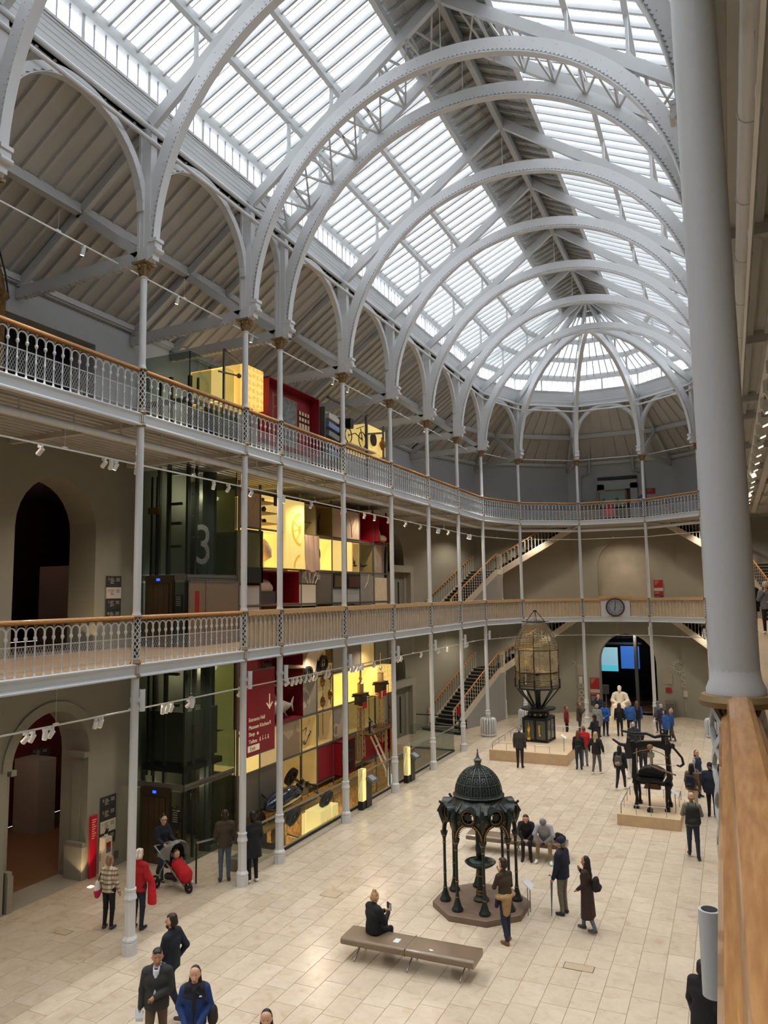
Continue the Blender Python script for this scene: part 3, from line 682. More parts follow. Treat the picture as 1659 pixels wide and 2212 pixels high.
# the close rail on the right: oak handrail running from the near column to under the camera
t = thing('balustrade', 'broad varnished oak handrail running up close beside the camera', 'balustrade', (0, 0, 0), 0, None)
m = MB(); prof = [(-.074, -.115), (-.064, -.075), (-.047, -.06), (-.041, -.048), (-.045, -.03), (-.038, -.006), (-.022, .004), (.022, .004), (.038, -.006), (.045, -.03), (.041, -.048), (.047, -.06), (.064, -.075), (.074, -.115)]
m.prism([(x*1.0, z) for x, z in prof], (.010, 3.06, 7.115), (1, 0, 0), (0, 0, 1), (.042, -4.0, 0), WOOD)
m.build('handrail', WOOD, t, smooth=30)
m = MB(); m.box(-.07, .07, -1, 3.06, 5.77, 6.06, WHITE); m.build('fascia_beam', None, t)
for k in range(10): put('baluster', ME_BAL, t, (0.0, 2.85-.2156*k-.05, G1-.06))
balustrade((0, 4.944), (0, 3.133), G1, 'white balustrade of the first gallery right behind the close column')
# clock on the first gallery at the far end
pc = (Vector(segs[12][0])+Vector(segs[12][1]))/2; yc = pc.y
t = thing('wall_clock', 'round station clock with roman numerals on white panel at the far balustrade', 'clock', (pc.x, yc-.1, 6.60))
m = MB(); m.box(-.80, .80, .02, .07, -.53, .60, WHITE); m.build('panel', None, t)
m = MB()
for s in (-1, 1):
    for j in (0, 1): m.band((s*(.66-.0), .015, .32), (1, 0, 0), (0, 0, 1), (0, .02, 0), .09, .11, 0, PI, 10, mat('grey_line_paint', (170, 165, 150), .6))
m.build('arch_tracery', None, t)
m = MB(); m.lathe([(.44, 0), (.52, 0), (.53, .05), (.50, .09), (.45, .09), (.44, .04)], 40, cap=False, m=mat('bronze_rim', (92, 66, 48), .4, .5)); me = m.mesh('rim'); o = put('rim', me, t); o.rotation_euler = (PI/2, 0, 0)
m = MB(); m.tube((0, -.045, 0), (0, 0, 0), .45, n=40, m=mat('clock_face', (158, 162, 170), .6)); m.build('face', None, t)
NUM = ['XII', 'I', 'II', 'III', 'IIII', 'V', 'VI', 'VII', 'VIII', 'IX', 'X', 'XI']
for k, s in enumerate(NUM):
    a = PI/2-k*PI/6; u = V(math.cos(a), 0, math.sin(a)); r_ = V(math.sin(a), 0, -math.cos(a))
    text('numeral', s, .13, BLACK, t, u*.30+V(0, -.048, 0)-u*0, r_, u, 'CENTER', .003)
m = MB(); m.beam((0, -.055, -.06), (.02, -.055, .30), .03, .008, up=(0, 1, 0)); m.build('minute_hand', BLACK, t); m = MB(); m.beam((0, -.055, .03), (-.04, -.055, -.20), .035, .008, up=(0, 1, 0)); m.build('hour_hand', BLACK, t)
m = MB(); m.box(pc.x-.9, pc.x+.95, yc-.12, yc+.12, 7.20, 7.235, OSB).box(pc.x-.9, pc.x+.95, yc-.12, yc-.10, 7.08, 7.2, OSB); tag(m.build('cover_board'), 'raised chipboard cap over the clock panel', 'board')
# ---------------------------------------------------------------- service pipes and lighting tracks
def ring_path(off, z, y0=-2.0, right=True):
    """polyline parallel to the gallery edge, off metres into the gallery"""
    pts = [(XL-off, y0, z), (XL-off, YA, z)]
    for (px, py) in APSE:
        v = Vector((px-XC, py-YA, 0)).normalized()*off; pts.append((px+v.x, py+v.y, z))
    return pts+([(XR+off, YA, z), (XR+off, y0, z)] if right else [])
t = thing('service_pipe', 'fat white pipe slung under the second gallery', 'pipe')
m = MB(); m.path(ring_path(.35, 11.12), .085, n=12); m.build('pipe_run', WHITE, t, smooth=40)
m = MB()
for y in [x*1.36+2 for x in range(28)]:
    for X in (XL-.35, XR+.35):
        m.tube((X, y, 11.14), (X, y, 11.5), .015, n=6); m.path([(X+.088*math.cos(a), y, 11.12+.088*math.sin(a)) for a in [k*PI/6 for k in range(12)]], .008, 5, closed=True)
m.build('pipe_hangers', WHITE, t)['kind'] = 'stuff'
TRACKW = mat('track_white', (222, 222, 218), .5)
SPOTFACE = mat('lit_spot_face', (255, 236, 205), .4, emit=3.2)
tracks = []
def track(off, z, lab, zt2, y0=4.0):
    t = thing('lighting_track', lab, 'track'); m = MB(); m.path(ring_path(off, z, y0), .022, n=4); m.build('track_bar', TRACKW, t)
    pts = [Vector(p) for p in ring_path(off, z, y0)]
    for a, b in zip(pts[:-1], pts[1:]):
        n = max(1, int((b-a).length/2.0))
        for k in range(n): c = a.lerp(b, (k+.5)/n); m = MB(); m.tube(c, V(c.x, c.y, zt2), .003, n=4); m.box(c.x-.02, c.x+.02, c.y-.06, c.y+.06, z+.015, z+.045); m.build('hanging_wire', TRACKW, t)
    return t
track(.35, 5.00, 'white spotlight track hung below the first gallery', G1+.2)
track(.35, 10.60, 'white spotlight track hung below the second gallery', G2+.2)
track(.75, 15.42, 'white spotlight track hung from the gallery trusses at the top', 16.0)
def spot_meshes():
    m = MB(); m.box(-.025, .025, -.05, .05, -.075, -.01); m.tube((0, 0, -.05), (0, 0, -.12), .012, n=6); me1 = m.mesh('driver_box', TRACKW)
    m = MB(); m.tube((0, 0, .075), (0, 0, -.085), .05, n=12); me2 = m.mesh('spot_barrel', TRACKW, 40)
    m = MB(); m.tube((0, 0, -.086), (0, 0, -.089), .042, n=12); me3 = m.mesh('lens_face', SPOTFACE); return me1, me2, me3
SP = spot_meshes(); _spotn = {}
def spot(x, y, z, tilt, rz, lab, grp, lit=True):
    t = thing('spotlight', lab, 'spotlight', (x, y, z), rz, grp); put('driver_box', SP[0], t)
    b = put('spot_barrel', SP[1], t, (0, 0, -.15)); b.rotation_euler = (tilt, 0, 0); put('lens_face', SP[2], b)
X1 = XL-.35
def spots(ylist, z, where):
    NTH = ['first', 'second', 'third', 'fourth', 'fifth', 'sixth', 'seventh', 'eighth', 'ninth', 'tenth']; cnt = {}
    for i, y in enumerate(ylist):
        k = max(j for j, v in enumerate(YS) if v <= y); n_ = cnt[k] = cnt.get(k, -1)+1
        spot(X1, y, z, R_.uniform(.1, .9), R_.uniform(-.6, .6)+PI/2, '%s spotlight past the %s left column on the track %s' % (NTH[n_], ORD[k], where), 'white spotlights on the track '+where)
spots([10.6, 10.75, 11.05, 11.2, 12.35, 12.5, 14.45, 14.6, 14.75, 15.4, 15.55, 17.55, 17.75, 20.0, 20.3, 20.55, 20.8, 21.1, 21.4, 21.75, 22.4, 22.65, 24.3, 24.5, 24.8, 25.0, 25.2, 26.2, 28.2, 28.5, 28.8, 31.0, 33.2, 34.4, 37.0, 37.4], 5.0, 'below the first gallery')
spots([10.7, 12.4, 12.6, 12.75, 13.4, 16.3, 16.95, 18.05, 19.6, 19.8, 21.5, 23.7, 23.9, 25.5, 26.4, 27.7, 29.5, 31.2, 32.1, 33.4, 33.6, 34.9, 36.4, 38.0, 38.2, 38.4], 10.6, 'below the second gallery')
for i, y in enumerate([12.0, 15.2, 18.6, 20.2, 23.8, 25.0, 29.0, 33.0]): spot(XL-.75, y, 15.42, .3, PI/2, 'small white spotlight on the topmost track', 'white spotlights on the topmost track')
# right hand track seen from below, lamps lit
for i in range(22):
    y = 13.0+i*1.27
    t = thing('spotlight', 'lit spotlight number %s from the camera under the right gallery soffit' % (i+1), 'spotlight', (XR+.75, y, 10.95), 0, 'lit spotlights under the right gallery soffit')
    m = MB(); m.box(-.03, .03, -.05, .05, -.1, .12, TRACKW); m.build('driver_box', None, t); m = MB(); m.obox((.07, -.02, -.12), V(.06, 0, .03), V(0, .07, 0), V(-.02, 0, .05), TRACKW); m.build('spot_barrel', None, t); m = MB(); m.obox((.10, -.03, -.17), V(.05, 0, .02), V(0, .06, 0), V(-.002, 0, .006), SPOTFACE); m.build('lens_face', None, t)
m = MB(); m.box(XR+.71, XR+.79, 4, 41, 11.06, 11.1); tag(m.build('lighting_track', TRACKW), 'straight white lamp track under the right gallery soffit', 'track')
for X in (XR+1.3, XR+2.6): m = MB(); m.box(X-.09, X+.09, -1, 42, 11.34, 11.5, BOARD); struct(m.build('trim_3'))
# wall washers (up-and-down light cylinders) bracketed to the columns
m = MB(); m.tube((0, 0, -.235), (0, 0, .235), .062, n=20); me_cyl = m.mesh('light_cylinder', WHITE, 40); m = MB(); m.box(-.13, 0, -.02, .02, -.03, .03); m.lathe([(.1, -.06), (.1, .06)], 16, c=(-.215, 0, 0), cap=False); me_br = m.mesh('bracket', WHITE)
m = MB(); m.tube((0, 0, .236), (0, 0, .238), .045, n=16, m=BLACK); me_cap = m.mesh('dark_opening', BLACK)
for k, (px, py) in enumerate(NODES):
    if k < 2: continue
    if k > 14 and not abs(py-4.944) < .01: continue
    v = Vector((XC-px, (YA if py > YA else py)-py, 0)).normalized(); a = math.atan2(v.y, v.x)
    w_ = 'the %s left column' % ORD[k] if k < 11 else 'the %s far end column from the left' % ('first', 'second', 'third', 'fourth')[k-11] if k < 15 else 'a right column beside the close handrail'
    t = thing('wall_light', 'white cylinder light bracketed to %s' % w_, 'wall light', (px+v.x*.215, py+v.y*.215, 5.43 if k > 14 else 5.28), a, 'white cylinder lights on the columns')
    put('light_cylinder', me_cyl, t); put('bracket', me_br, t); put('dark_opening', me_cap, t)
# ================================================================ STAIRS (left set and its mirror on the right)
def stair(mir, z0, z1, label):
    sx = (lambda x: -12.047-x) if mir else (lambda x: x)
    t = thing('staircase', label, 'staircase', (sx(-14.2), 40.0, z0), 0, 'staircases of the rounded end'); rx, ry = sx(-14.2), 40.0
    def W(p): return V(sx(p[0])-rx, p[1]-ry, p[2]-z0)
    land = z0+(z1-z0)*.497; d1 = V(.31, .951, 0).normalized(); n1 = V(-d1.y, d1.x, 0)
    A = V(-14.15, 40.0, z0); n = 17; run = 4.55/n; rise = (land-z0)/n; w1 = 1.72
    tread = mat('stair_nosing', (150, 146, 134), .5)
    for k in range(n):
        ex = max(0, 3-k)*.28; c = A+d1*(run*(k+.5)-(.3*max(0, 2-k)))+V(0, 0, rise*(k+1)); m = MB()
        a = c-n1*(-w1-ex*0)-d1*run/2; q = [c+n1*w1, c-n1*ex]
        for (e, f, zz, mm_) in ((-run/2-.02, run/2, 0, CARPET),):
            vs = [q[0]+d1*e, q[1]+d1*e, q[1]+d1*f, q[0]+d1*f]; bot = rise
            m.add([W(v) for v in vs]+[W(v-V(0, 0, bot)) for v in vs], [(0, 1, 2, 3), (7, 6, 5, 4), (0, 4, 5, 1), (1, 5, 6, 2), (2, 6, 7, 3), (3, 7, 4, 0)], CARPET)
            nn = [q[0]+d1*(e-.012), q[1]+d1*(e-.012), q[1]+d1*(e+.035), q[0]+d1*(e+.035)]; m.add([W(v+V(0, 0, .006)) for v in nn]+[W(v-V(0, 0, .03)) for v in nn], [(0, 1, 2, 3), (0, 4, 5, 1), (2, 6, 7, 3), (1, 5, 6, 2), (3, 7, 4, 0)], tread)
        m.build('step', None, t)
    B = A+d1*4.55+V(0, 0, land-z0)
    post = V(-12.69, 45.24, land); d2 = V(.809, .588, 0); n2 = V(-d2.y, d2.x, 0); w2 = 1.45
    # landing
    m = MB(); pl = [B+n1*w1, B, post, post+n2*w2, V(-14.45, 45.3, land)]
    m.add([W(v) for v in pl]+[W(v-V(0, 0, .22)) for v in pl], [(0, 1, 2, 3, 4), (9, 8, 7, 6, 5), (0, 5, 6, 1), (1, 6, 7, 2), (2, 7, 8, 3), (3, 8, 9, 4)], CARPET)
    m.beam(W(B-V(0, 0, .11)), W(post-V(0, 0, .11)), .06, .30, m=mat('stair_stringer', (205, 196, 178), .6)); m.build('landing', None, t)
    ST = mat('stair_stringer'); n2s = 17; run2 = 5.0/n2s; rise2 = (z1-land)/n2s
    for k in range(n2s):
        c = post+d2*run2*(k+.5)+V(0, 0, rise2*(k+1)); vs = [c-d2*run2/2, c+d2*run2/2, c+d2*run2/2+n2*w2, c-d2*run2/2+n2*w2]; m = MB()
        m.add([W(v) for v in vs]+[W(v-V(0, 0, rise2)) for v in vs], [(0, 1, 2, 3), (7, 6, 5, 4), (0, 4, 5, 1), (1, 5, 6, 2), (2, 6, 7, 3), (3, 7, 4, 0)], CARPET); m.build('step', None, t)
    m = MB(); Ctop = post+d2*5.0+V(0, 0, z1-land)
    m.beam(W(A+V(0, 0, .05)), W(B-V(0, 0, .10)), .06, .34, m=ST); m.beam(W(A+n1*w1+V(0, 0, .05)), W(B+n1*w1-V(0, 0, .1)), .06, .34, m=ST)
    m.beam(W(post-V(0, 0, .05)), W(Ctop-V(0, 0, .12)), .06, .36, m=ST); m.beam(W(post+n2*w2-V(0, 0, .05)), W(Ctop+n2*w2-V(0, 0, .12)), .06, .36, m=ST)
    vs = [post+V(0, 0, -.25), Ctop+V(0, 0, -.3), Ctop+n2*w2+V(0, 0, -.3), post+n2*w2+V(0, 0, -.25)]; m.add([W(v) for v in vs], [(0, 1, 2, 3)], ST)
    m.build('stringers', None, t)
    # enclosed cupboard walls under the first flight and landing
    if z0 < 1 or True:
        m = MB(); gw = mat('under_stair_wall', (150, 150, 148), .8)
        a0 = A+d1*1.2; vs = [V(a0.x, a0.y, z0), V(B.x, B.y, z0), V(B.x, B.y, land-.28), V(a0.x, a0.y, z0+.62)]; m.add([W(v) for v in vs], [(0, 1, 2, 3)], gw)
        vs = [V(B.x, B.y, z0), V(post.x, post.y, z0), V(post.x, post.y, land-.22), V(B.x, B.y, land-.22)]; m.add([W(v) for v in vs], [(0, 1, 2, 3)], gw)
        vs = [V(post.x, post.y, z0), V(post.x, post.y, z0)+n2*w2, V(post.x, post.y, land-.22)+n2*w2, V(post.x, post.y, land-.22)]; m.add([W(v) for v in vs], [(0, 1, 2, 3)], gw)
        m.build('under_stair_panel', None, t)
    # railings
    bm = MB(); bm.lathe([(.030, 0), (.030, .03), (.016, .06), (.013, .5), (.02, .52), (.013, .54), (.013, .80), (.03, .84), (.03, .87), (.015, .89)], 7); bme = bm.mesh('baluster', mat('stair_white', (214, 206, 190), .55), 50)
    def rail(p, q, n_, hr=.98):
        for k in range(n_+1): v = W(p.lerp(q, k/n_)); put('baluster', bme, t, v)
        m = MB(); up = V(0, 0, hr); m.beam(W(p+up), W(q+up), .07, .05, m=WOOD); m.build('handrail', None, t)
        m = MB()
        for k in range(n_):
            a = W(p.lerp(q, (k+.5)/n_)); dd = (W(q)-W(p)); dd.z = 0; L = dd.length/n_; dd.normalize(); m.band(a+V(0, 0, .87), dd, V(0, 0, 1), V(-dd.y, dd.x, 0)*.02, L/2-.02, L/2-.004, 0, PI, 6, mat('stair_white'))
        m.build('small_arches', None, t)
    rail(A+V(0, 0, .17), B, 20); rail(A+n1*w1+V(0, 0, .17), B+n1*w1, 20); rail(B, post, 5); rail(post, Ctop, 22)
    m = MB()
    for b in (A, A+n1*w1): m.lathe([(.075, 0), (.075, .3), (.05, .36), (.045, .6), (.06, .64), (.045, .7), (.045, 1.0), (.07, 1.06), (.07, 1.14)], 8, c=W(b), m=mat('stair_white'))
    m.lathe([(.075, -.25), (.075, .1), (.05, .15), (.045, .9), (.06, 1.0)], 8, c=W(post), m=mat('stair_white')); m.build('newel_post', None, t)
    m = MB(); pc_ = W(V(post.x, post.y, z0)); hgt = land-z0-.2
    m.lathe([(.12, 0), (.12, .22), (.09, .3), (.085, .95), (.105, 1.0), (.09, 1.08), (.06, 1.12), (.055, hgt-.3), (.08, hgt-.25), (.08, hgt)], 10, c=pc_, m=WHITE); m.build('landing_post', None, t, smooth=35)
    return t
stair(False, 0, 6.07, 'dark carpeted staircase with white balusters rising from the hall floor at the far left')
stair(False, 6.07, 11.71, 'dark carpeted staircase between first and second gallery at the far left')
stair(True, 0, 6.07, 'staircase rising to the first gallery at the far right of the hall')
stair(True, 6.07, 11.71, 'staircase between first and second gallery at the far right, partly behind the close column')
m = MB(); m.beam((-16.1, 39.3, .95), (-13.6, 39.3, .95), .03, .05, m=BLACK); m.tube((-13.6, 39.3, 0), (-13.6, 39.3, .98), .035, n=10, m=BLACK); m.tube((-13.6, 39.3, 0), (-13.6, 39.3, .02), .17, n=16, m=BLACK)
tag(m.build('barrier_belt'), 'black belt barrier across the foot of the far left stairs', 'barrier')
m = MB(); m.obox((-13.6, 39.24, 1.26), V(.11, 0, 0), V(0, .012, 0), V(0, 0, .22), RED); tag(m.build('red_notice', None), 'small red notice on the barrier post at the stair foot', 'notice')
# ================================================================ GLASS LIFT
t = thing('glass_lift', 'tall smoked glass lift tower standing against the left wall', 'lift', (-14.4, 17.72, 0))
LX0, LY1 = -1.84, 2.42
def gq(nm, *c): return MB().quad(*[V(*q) for q in c]).build(nm, LIFTGLASS, t)
lv_ = [(2.22, 7.92), (8.2, 14.86)]
for za, zb in ((0.0, 2.0), (2.22, 5.70), (6.07, 7.95), (8.2, 11.35), (11.72, 14.9)):
    gq('glass_panel', (0, 0, za), (0, LY1, za), (0, LY1, zb), (0, 0, zb)); gq('glass_panel', (LX0, 0, za if za not in (0.0, 6.07) else za), (0, 0, za), (0, 0, zb), (LX0, 0, zb))
    gq('glass_panel', (LX0, LY1, za), (0, LY1, za), (0, LY1, zb), (LX0, LY1, zb))
m = MB()
for (x, y) in ((0, 0), (0, LY1)): m.box(x-.012, x+.012, y-.012, y+.012, 0, 14.9, BLACK)
for z in (2.11, 8.08, 13.4): m.box(-.03, .02, 0, LY1, z-.07, z+.09, GREYMET); m.box(LX0, 0, -.02, .03, z-.07, z+.09, GREYMET); m.box(-.02, .025, 0, LY1, z-.012, z+.002, BLACK)
m.build('transom', None, t)
m = MB()
for (x, y, w_) in ((-.35, .45, .05), (-.35, 1.35, .09), (-.5, 1.9, .06), (-1.55, .55, .05), (-1.0, .35, .05), (-.28, .75, .03), (-1.2, 2.2, .07)): m.box(x-w_, x+w_, y-w_, y+w_, 0, 14.3, GREYMET)
m.box(-.25, -.12, 1.28, 1.40, 0, 13.2, mat('pale_blue_steel', (120, 132, 136), .4, .5)); m.build('guide_rails', None, t)
m = MB()
for x in (-1.62, -1.42): m.tube((x, .3, 2.3), (x, .3, 10.9), .035, n=8, m=mat('blue_black_cable', (28, 34, 48), .5)); m.tube((x, .3, 8.3), (x, .3, 11.2), .03, n=8)
m.box(-1.72, -1.32, .24, .36, 10.05, 10.25, mat('amber_clamp', (178, 120, 40), .5)); m.build('cables', mat('blue_black_cable'), t)
for z in (3.4, 4.3, 5.2, 9.0, 9.7, 10.3):
    m = MB(); m.box(-.95, -.6, .4, .5, z, z+.08, GREYMET); m.box(-.42, -.2, .7, .78, z+.3, z+.36, GREYMET); m.build('rail_bracket', None, t)
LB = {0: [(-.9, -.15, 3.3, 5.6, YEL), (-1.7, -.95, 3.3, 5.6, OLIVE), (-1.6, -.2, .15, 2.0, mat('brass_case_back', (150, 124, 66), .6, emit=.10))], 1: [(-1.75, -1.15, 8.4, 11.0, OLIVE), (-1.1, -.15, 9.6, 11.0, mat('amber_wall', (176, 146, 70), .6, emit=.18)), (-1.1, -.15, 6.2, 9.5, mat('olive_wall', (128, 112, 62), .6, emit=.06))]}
for k_, L_ in LB.items():
    tt_ = thing('display_board', 'amber lit side of the showcases seen through the lift glass, %s' % ('ground floor', 'first gallery')[k_], 'board', (-14.4, 20.24, 0))
    for (a_, b_, c_, d_, mm_) in L_: m = MB(); m.box(a_, b_, 0, .03, c_, d_); m.build('lit_face', mm_, tt_)
m = MB(); m.box(-1.6, -.32, .35, 1.95, 2.72, 4.15, mat('lift_car_panel', (108, 108, 100), .5, .2)); m.box(-1.75, -.2, .25, 2.05, 2.45, 2.62, BLACK); m.build('lift_car', None, t)
for k, z in enumerate((0, 6.07)):      # doors on the near face
    d = thing('x', 'x', 'x'); bpy.data.objects.remove(d)
    m = MB(); m.box(-1.46, -.44, -.10, .02, z, z+2.08, mat('door_frame_bronze', (84, 74, 58), .35, .6)); m.box(-1.34, -.56, -.115, -.08, z, z+1.84, BLACK); dr = m.build('lift_door', None, t)
    for s in range(4): m = MB(); x = -1.33+s*.195; m.box(x, x+.185, -.13, -.112, z+.02, z+1.83, mat('door_leaf_metal', (96, 82, 62) if k == 0 else (92, 94, 88), .3, .7)); m.build('door_leaf', None, dr)
    m = MB(); m.box(-1.03, -.91, -.112, -.10, z+1.93, z+2.0, mat('blue_display', (30, 70, 255), .4, emit=2.5)); m.build('floor_display', None, dr)
    m = MB(); m.box(-.36, -.10, -.06, -.03, z+1.0, z+1.5, BLACK); o = m.build('call_panel', None, t)
    for j in range(5): m = MB(); m.box(-.33, -.16, -.066, -.06, z+1.44-.06*j, z+1.452-.06*j, mat('pale_print', (190, 188, 180), .6)); m.build('print_line', None, o)
FROST = mat('frosted_film', (150, 160, 158), .7, alpha=.2)
text('numeral', '3', 1.72, FROST, t, (.012, .30, 8.50), (0, 1, 0), (0, 0, 1), depth=.002)
text('numeral', '5', 1.62, FROST, t, (.012, .22, 13.62), (0, 1, 0), (0, 0, 1), depth=.002)
# panels of the lift surround on the first gallery
t2 = thing('lift_screen', 'brown solid screen panels in front of the lift on the first gallery', 'screen', (-14.36, 17.75, 6.07))
for a, b in ((0, .72), (.76, 2.4)): m = MB(); m.box(0, .05, a, b, 0, 1.9, mat('brown_panel', (122, 104, 84), .6)); m.box(-.01, .06, a, b, 1.88, 1.92, STEEL); m.build('panel', None, t2)
m = MB(); m.box(.05, .06, .25, .43, .85, 1.62, RED); m.build('red_label', None, t2)
# ================================================================ DISPLAY WALL ("window" of showcases)
DX = -14.4
GY = [20.3, 21.52, 22.9, 24.2, 25.33, 26.6, 27.85, 29.1, 30.5, 31.95]
tf = thing('showcase_frame', 'grey metal grid frame of the tall showcase wall in the left gallery', 'frame', (DX, 20.3, 0))
def uprights(z0, z1, nm='frame_post'):
    for y in GY: m = MB(); m.box(-.05, .02, y-20.3-.03, y-20.3+.03, z0, z1, GREYMET); m.build(nm, None, tf)
uprights(-1.0, 5.6); uprights(6.07, 11.3)
for z in (.52, 1.86, 3.12, 4.45, 7.2, 8.45, 9.78): m = MB(); m.box(-.05, .025, 0, 11.65, z-.03, z+.03, GREYMET); m.build('frame_rail', None, tf)
m = MB(); m.box(-1.62, -1.55, 0, 11.7, -4.1, 5.6, mat('case_back', (120, 98, 52), .8)); m.box(-1.62, -1.55, 0, 11.7, 6.07, 11.3, mat('case_back')); m.build('back_wall', None, tf)
m = MB()
for z in (6.12, 7.18): m.box(-1.55, 0, 0, 11.65, z-.02, z+.02, GREYMET)
m.build('base_deck', None, tf)
def case(y0, y1, z0, z1, kind, lab, x=DX, dep=1.3, proud=0.0, col=None, graphic=None):
    t = thing({'panel': 'display_board', 'light': 'lightbox'}.get(kind, 'showcase'), lab, {'panel': 'board', 'light': 'lightbox'}.get(kind, 'showcase'), (x+proud, y0, z0)); w_, h = y1-y0, z1-z0; g = .035
    if kind == 'panel':
        m = MB(); m.box(-.05, 0, g, w_-g, g, h-g, col or PANEL); m.build('panel_face', None, t)
    elif kind == 'light':
        m = MB(); m.box(-dep, 0, g, w_-g, g, h-g, col or YEL); m.build('lit_face', None, t)
    else:
        cm = col or YEL2; m = MB()
        m.box(-dep, -dep+.03, g, w_-g, g, h-g, cm).box(-dep, 0, g, g+.03, g, h-g, cm).box(-dep, 0, w_-g-.03, w_-g, g, h-g, cm).box(-dep, 0, g, w_-g, g, g+.03, cm).box(-dep, 0, g, w_-g, h-g-.03, h-g, cm)
        m.build('lined_box', None, t)
        if kind == 'glazed': MB().quad(V(.0, g, g), V(.0, w_-g, g), V(.0, w_-g, h-g), V(.0, g, h-g)).build('front_glass', GLASS, t)
    if graphic: graphic(t, w_, h)
    return t
def g_shapes(shapes, m_, nm='printed_graphic'):
    def f(t, w_, h):
        m = MB()
        for s in shapes:
            if s[0] == 'ring': m.band((.004, w_*s[1], h*s[2]), (0, 1, 0), (0, 0, 1), (.006, 0, 0), s[3], s[4], s[5] if len(s) > 5 else 0, s[6] if len(s) > 6 else 2*PI, 30)
            elif s[0] == 'poly': m.prism([(w_*a, h*b) for a, b in s[1]], (.001, 0, 0), (0, 1, 0), (0, 0, 1), (.005, 0, 0))
            elif s[0] == 'path': m.path([(.006, w_*a, h*b) for a, b in s[1]], s[2], 4)
        m.build(nm, m_, t)
    return f
LP = mat('pale_print_shape', (188, 178, 160), .6); WP = mat('pink_pale_shape', (214, 186, 156), .6); YP = mat('yellow_print_shape', (232, 180, 60), .6, emit=.35)
def damask(t, w_, h):
    m = MB()
    for i in range(5):
        for j in range(6):
            c = (.004, w_*(.1+.2*i), h*(.08+.17*j)); m.band(c, (0, 1, 0), (0, 0, 1), (.004, 0, 0), .05, .075, (i+j) % 3, (i+j) % 3+4.4, 12); m.band(c, (0, 1, 0), (0, 0, 1), (.004, 0, 0), .0, .022, 0, 2*PI, 8)
    m.build('printed_graphic', YP, t)
swirl = g_shapes([('ring', .25, .45, .26, .36, -1.2, 1.9), ('ring', .3, .35, .10, .17, -2.5, 1.2), ('poly', [(.02, .1), (.3, .3), (.12, .55), (.02, .6)])], LP)
tree = g_shapes([('path', [(.5, .05), (.52, .5), (.3, .8), (.2, .95)], .02), ('path', [(.52, .4), (.75, .7), (.8, .9)], .018), ('path', [(.5, .3), (.25, .5), (.1, .75)], .015), ('path', [(.6, .55), (.55, .8), (.6, .95)], .012)], WP)
leaf = g_shapes([('poly', [(.02, .05), (.98, .05), (.98, .62), (.8, .65), (.72, .88), (.6, .62), (.35, .5), (.1, .7), (.02, .68)])], mat('beige_leaf', (160, 138, 112), .6))
lace = g_shapes([('poly', [(.02, .02), (.3, .06), (.28, .4), (.5, .5), (.7, .95), (.98, .98), (.98, .2), (.6, .02)]), ('ring', .2, .3, .16, .26)], mat('lace_print', (205, 190, 166), .6))
def wheelg(t, w_, h):
    m = MB()
    for r0, r1 in ((.52, .62), (.08, .15)): m.band((.004, w_*.78, h*.58), (0, 1, 0), (0, 0, 1), (.006, 0, 0), r0, r1, PI*.5, PI*1.5, 24)
    for a in (PI*.65, PI*.85, PI*1.05, PI*1.3): m.beam((.004, w_*.78, h*.58), (.004, w_*.78+math.cos(a)*.54, h*.58+math.sin(a)*.54), .03, .006, up=(1, 0, 0))
    m.band((.004, w_*.8, h*.02), (0, 1, 0), (0, 0, 1), (.006, 0, 0), .42, .52, PI*.55, PI, 16); m.build('printed_graphic', YP, t)
F1 = 'on the first gallery'
case(20.3, 21.52, 9.78, 11.0, 'panel', 'pinkish grey panel with tree print beside the lift, top row %s' % F1, col=PANELP, graphic=tree)
c1 = case(21.52, 22.9, 9.78, 11.0, 'open', 'yellow lit case with thin glass shelves and black label, top row %s' % F1, col=YEL)
for z in (.25, .62, .98): m = MB(); m.box(-1.1, -.02, .06, 1.3, z, z+.015, mat('shelf_edge', (110, 84, 40), .4)); m.build('shelf', None, c1)
m = MB(); m.box(.0, .03, .82, 1.25, .88, 1.18, BLACK); m.build('black_label', None, c1)
case(22.9, 24.28, 8.45, 11.0, 'light', 'tall yellow lightbox with a big spoked wheel pattern %s' % F1, proud=.12, graphic=wheelg)
case(24.3, 25.33, 9.75, 11.0, 'open', 'dim olive case with a forked stand %s' % F1, col=OLIVE)
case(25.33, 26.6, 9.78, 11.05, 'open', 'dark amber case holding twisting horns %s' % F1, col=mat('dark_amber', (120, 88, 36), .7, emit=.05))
case(26.6, 29.1, 9.82, 11.05, 'panel', 'wide pinkish grey panel with frosty print, top row %s' % F1, col=PANELP, graphic=g_shapes([('path', [(.72, .1), (.7, .5), (.62, .8)], .03), ('path', [(.7, .4), (.8, .7), (.78, .9)], .03), ('path', [(.75, .2), (.9, .6), (.92, .8)], .02)], WP))
case(29.1, 30.5, 9.8, 11.1, 'open', 'crimson lined open box in the top row %s' % F1, col=RED)
rb = case(30.5, 31.95, 9.8, 11.1, 'open', 'crimson box jutting out at the right end %s' % F1, col=RED, proud=.25)
case(20.32, 21.5, 7.95, 9.7, 'glazed', 'black framed upright case beside the lift %s' % F1, col=OLIVE, proud=.1)
m = MB()
for a, b, c, d in ((20.34, 20.44, 7.95, 9.7), (21.38, 21.48, 7.95, 9.7), (20.34, 21.48, 9.6, 9.7), (20.34, 21.48, 7.95, 8.45)): m.box(DX+.09, DX+.14, a, b, c, d, BLACK)
tag(m.build('door_frame'), 'black rectangular frame around the upright case beside the lift', 'frame')
case(21.52, 22.9, 8.45, 9.74, 'open', 'bright yellow case holding a veiled bust %s' % F1, col=YEL)
case(25.33, 26.6, 8.45, 9.75, 'open', 'bright yellow case with a black hoop %s' % F1, col=YEL)
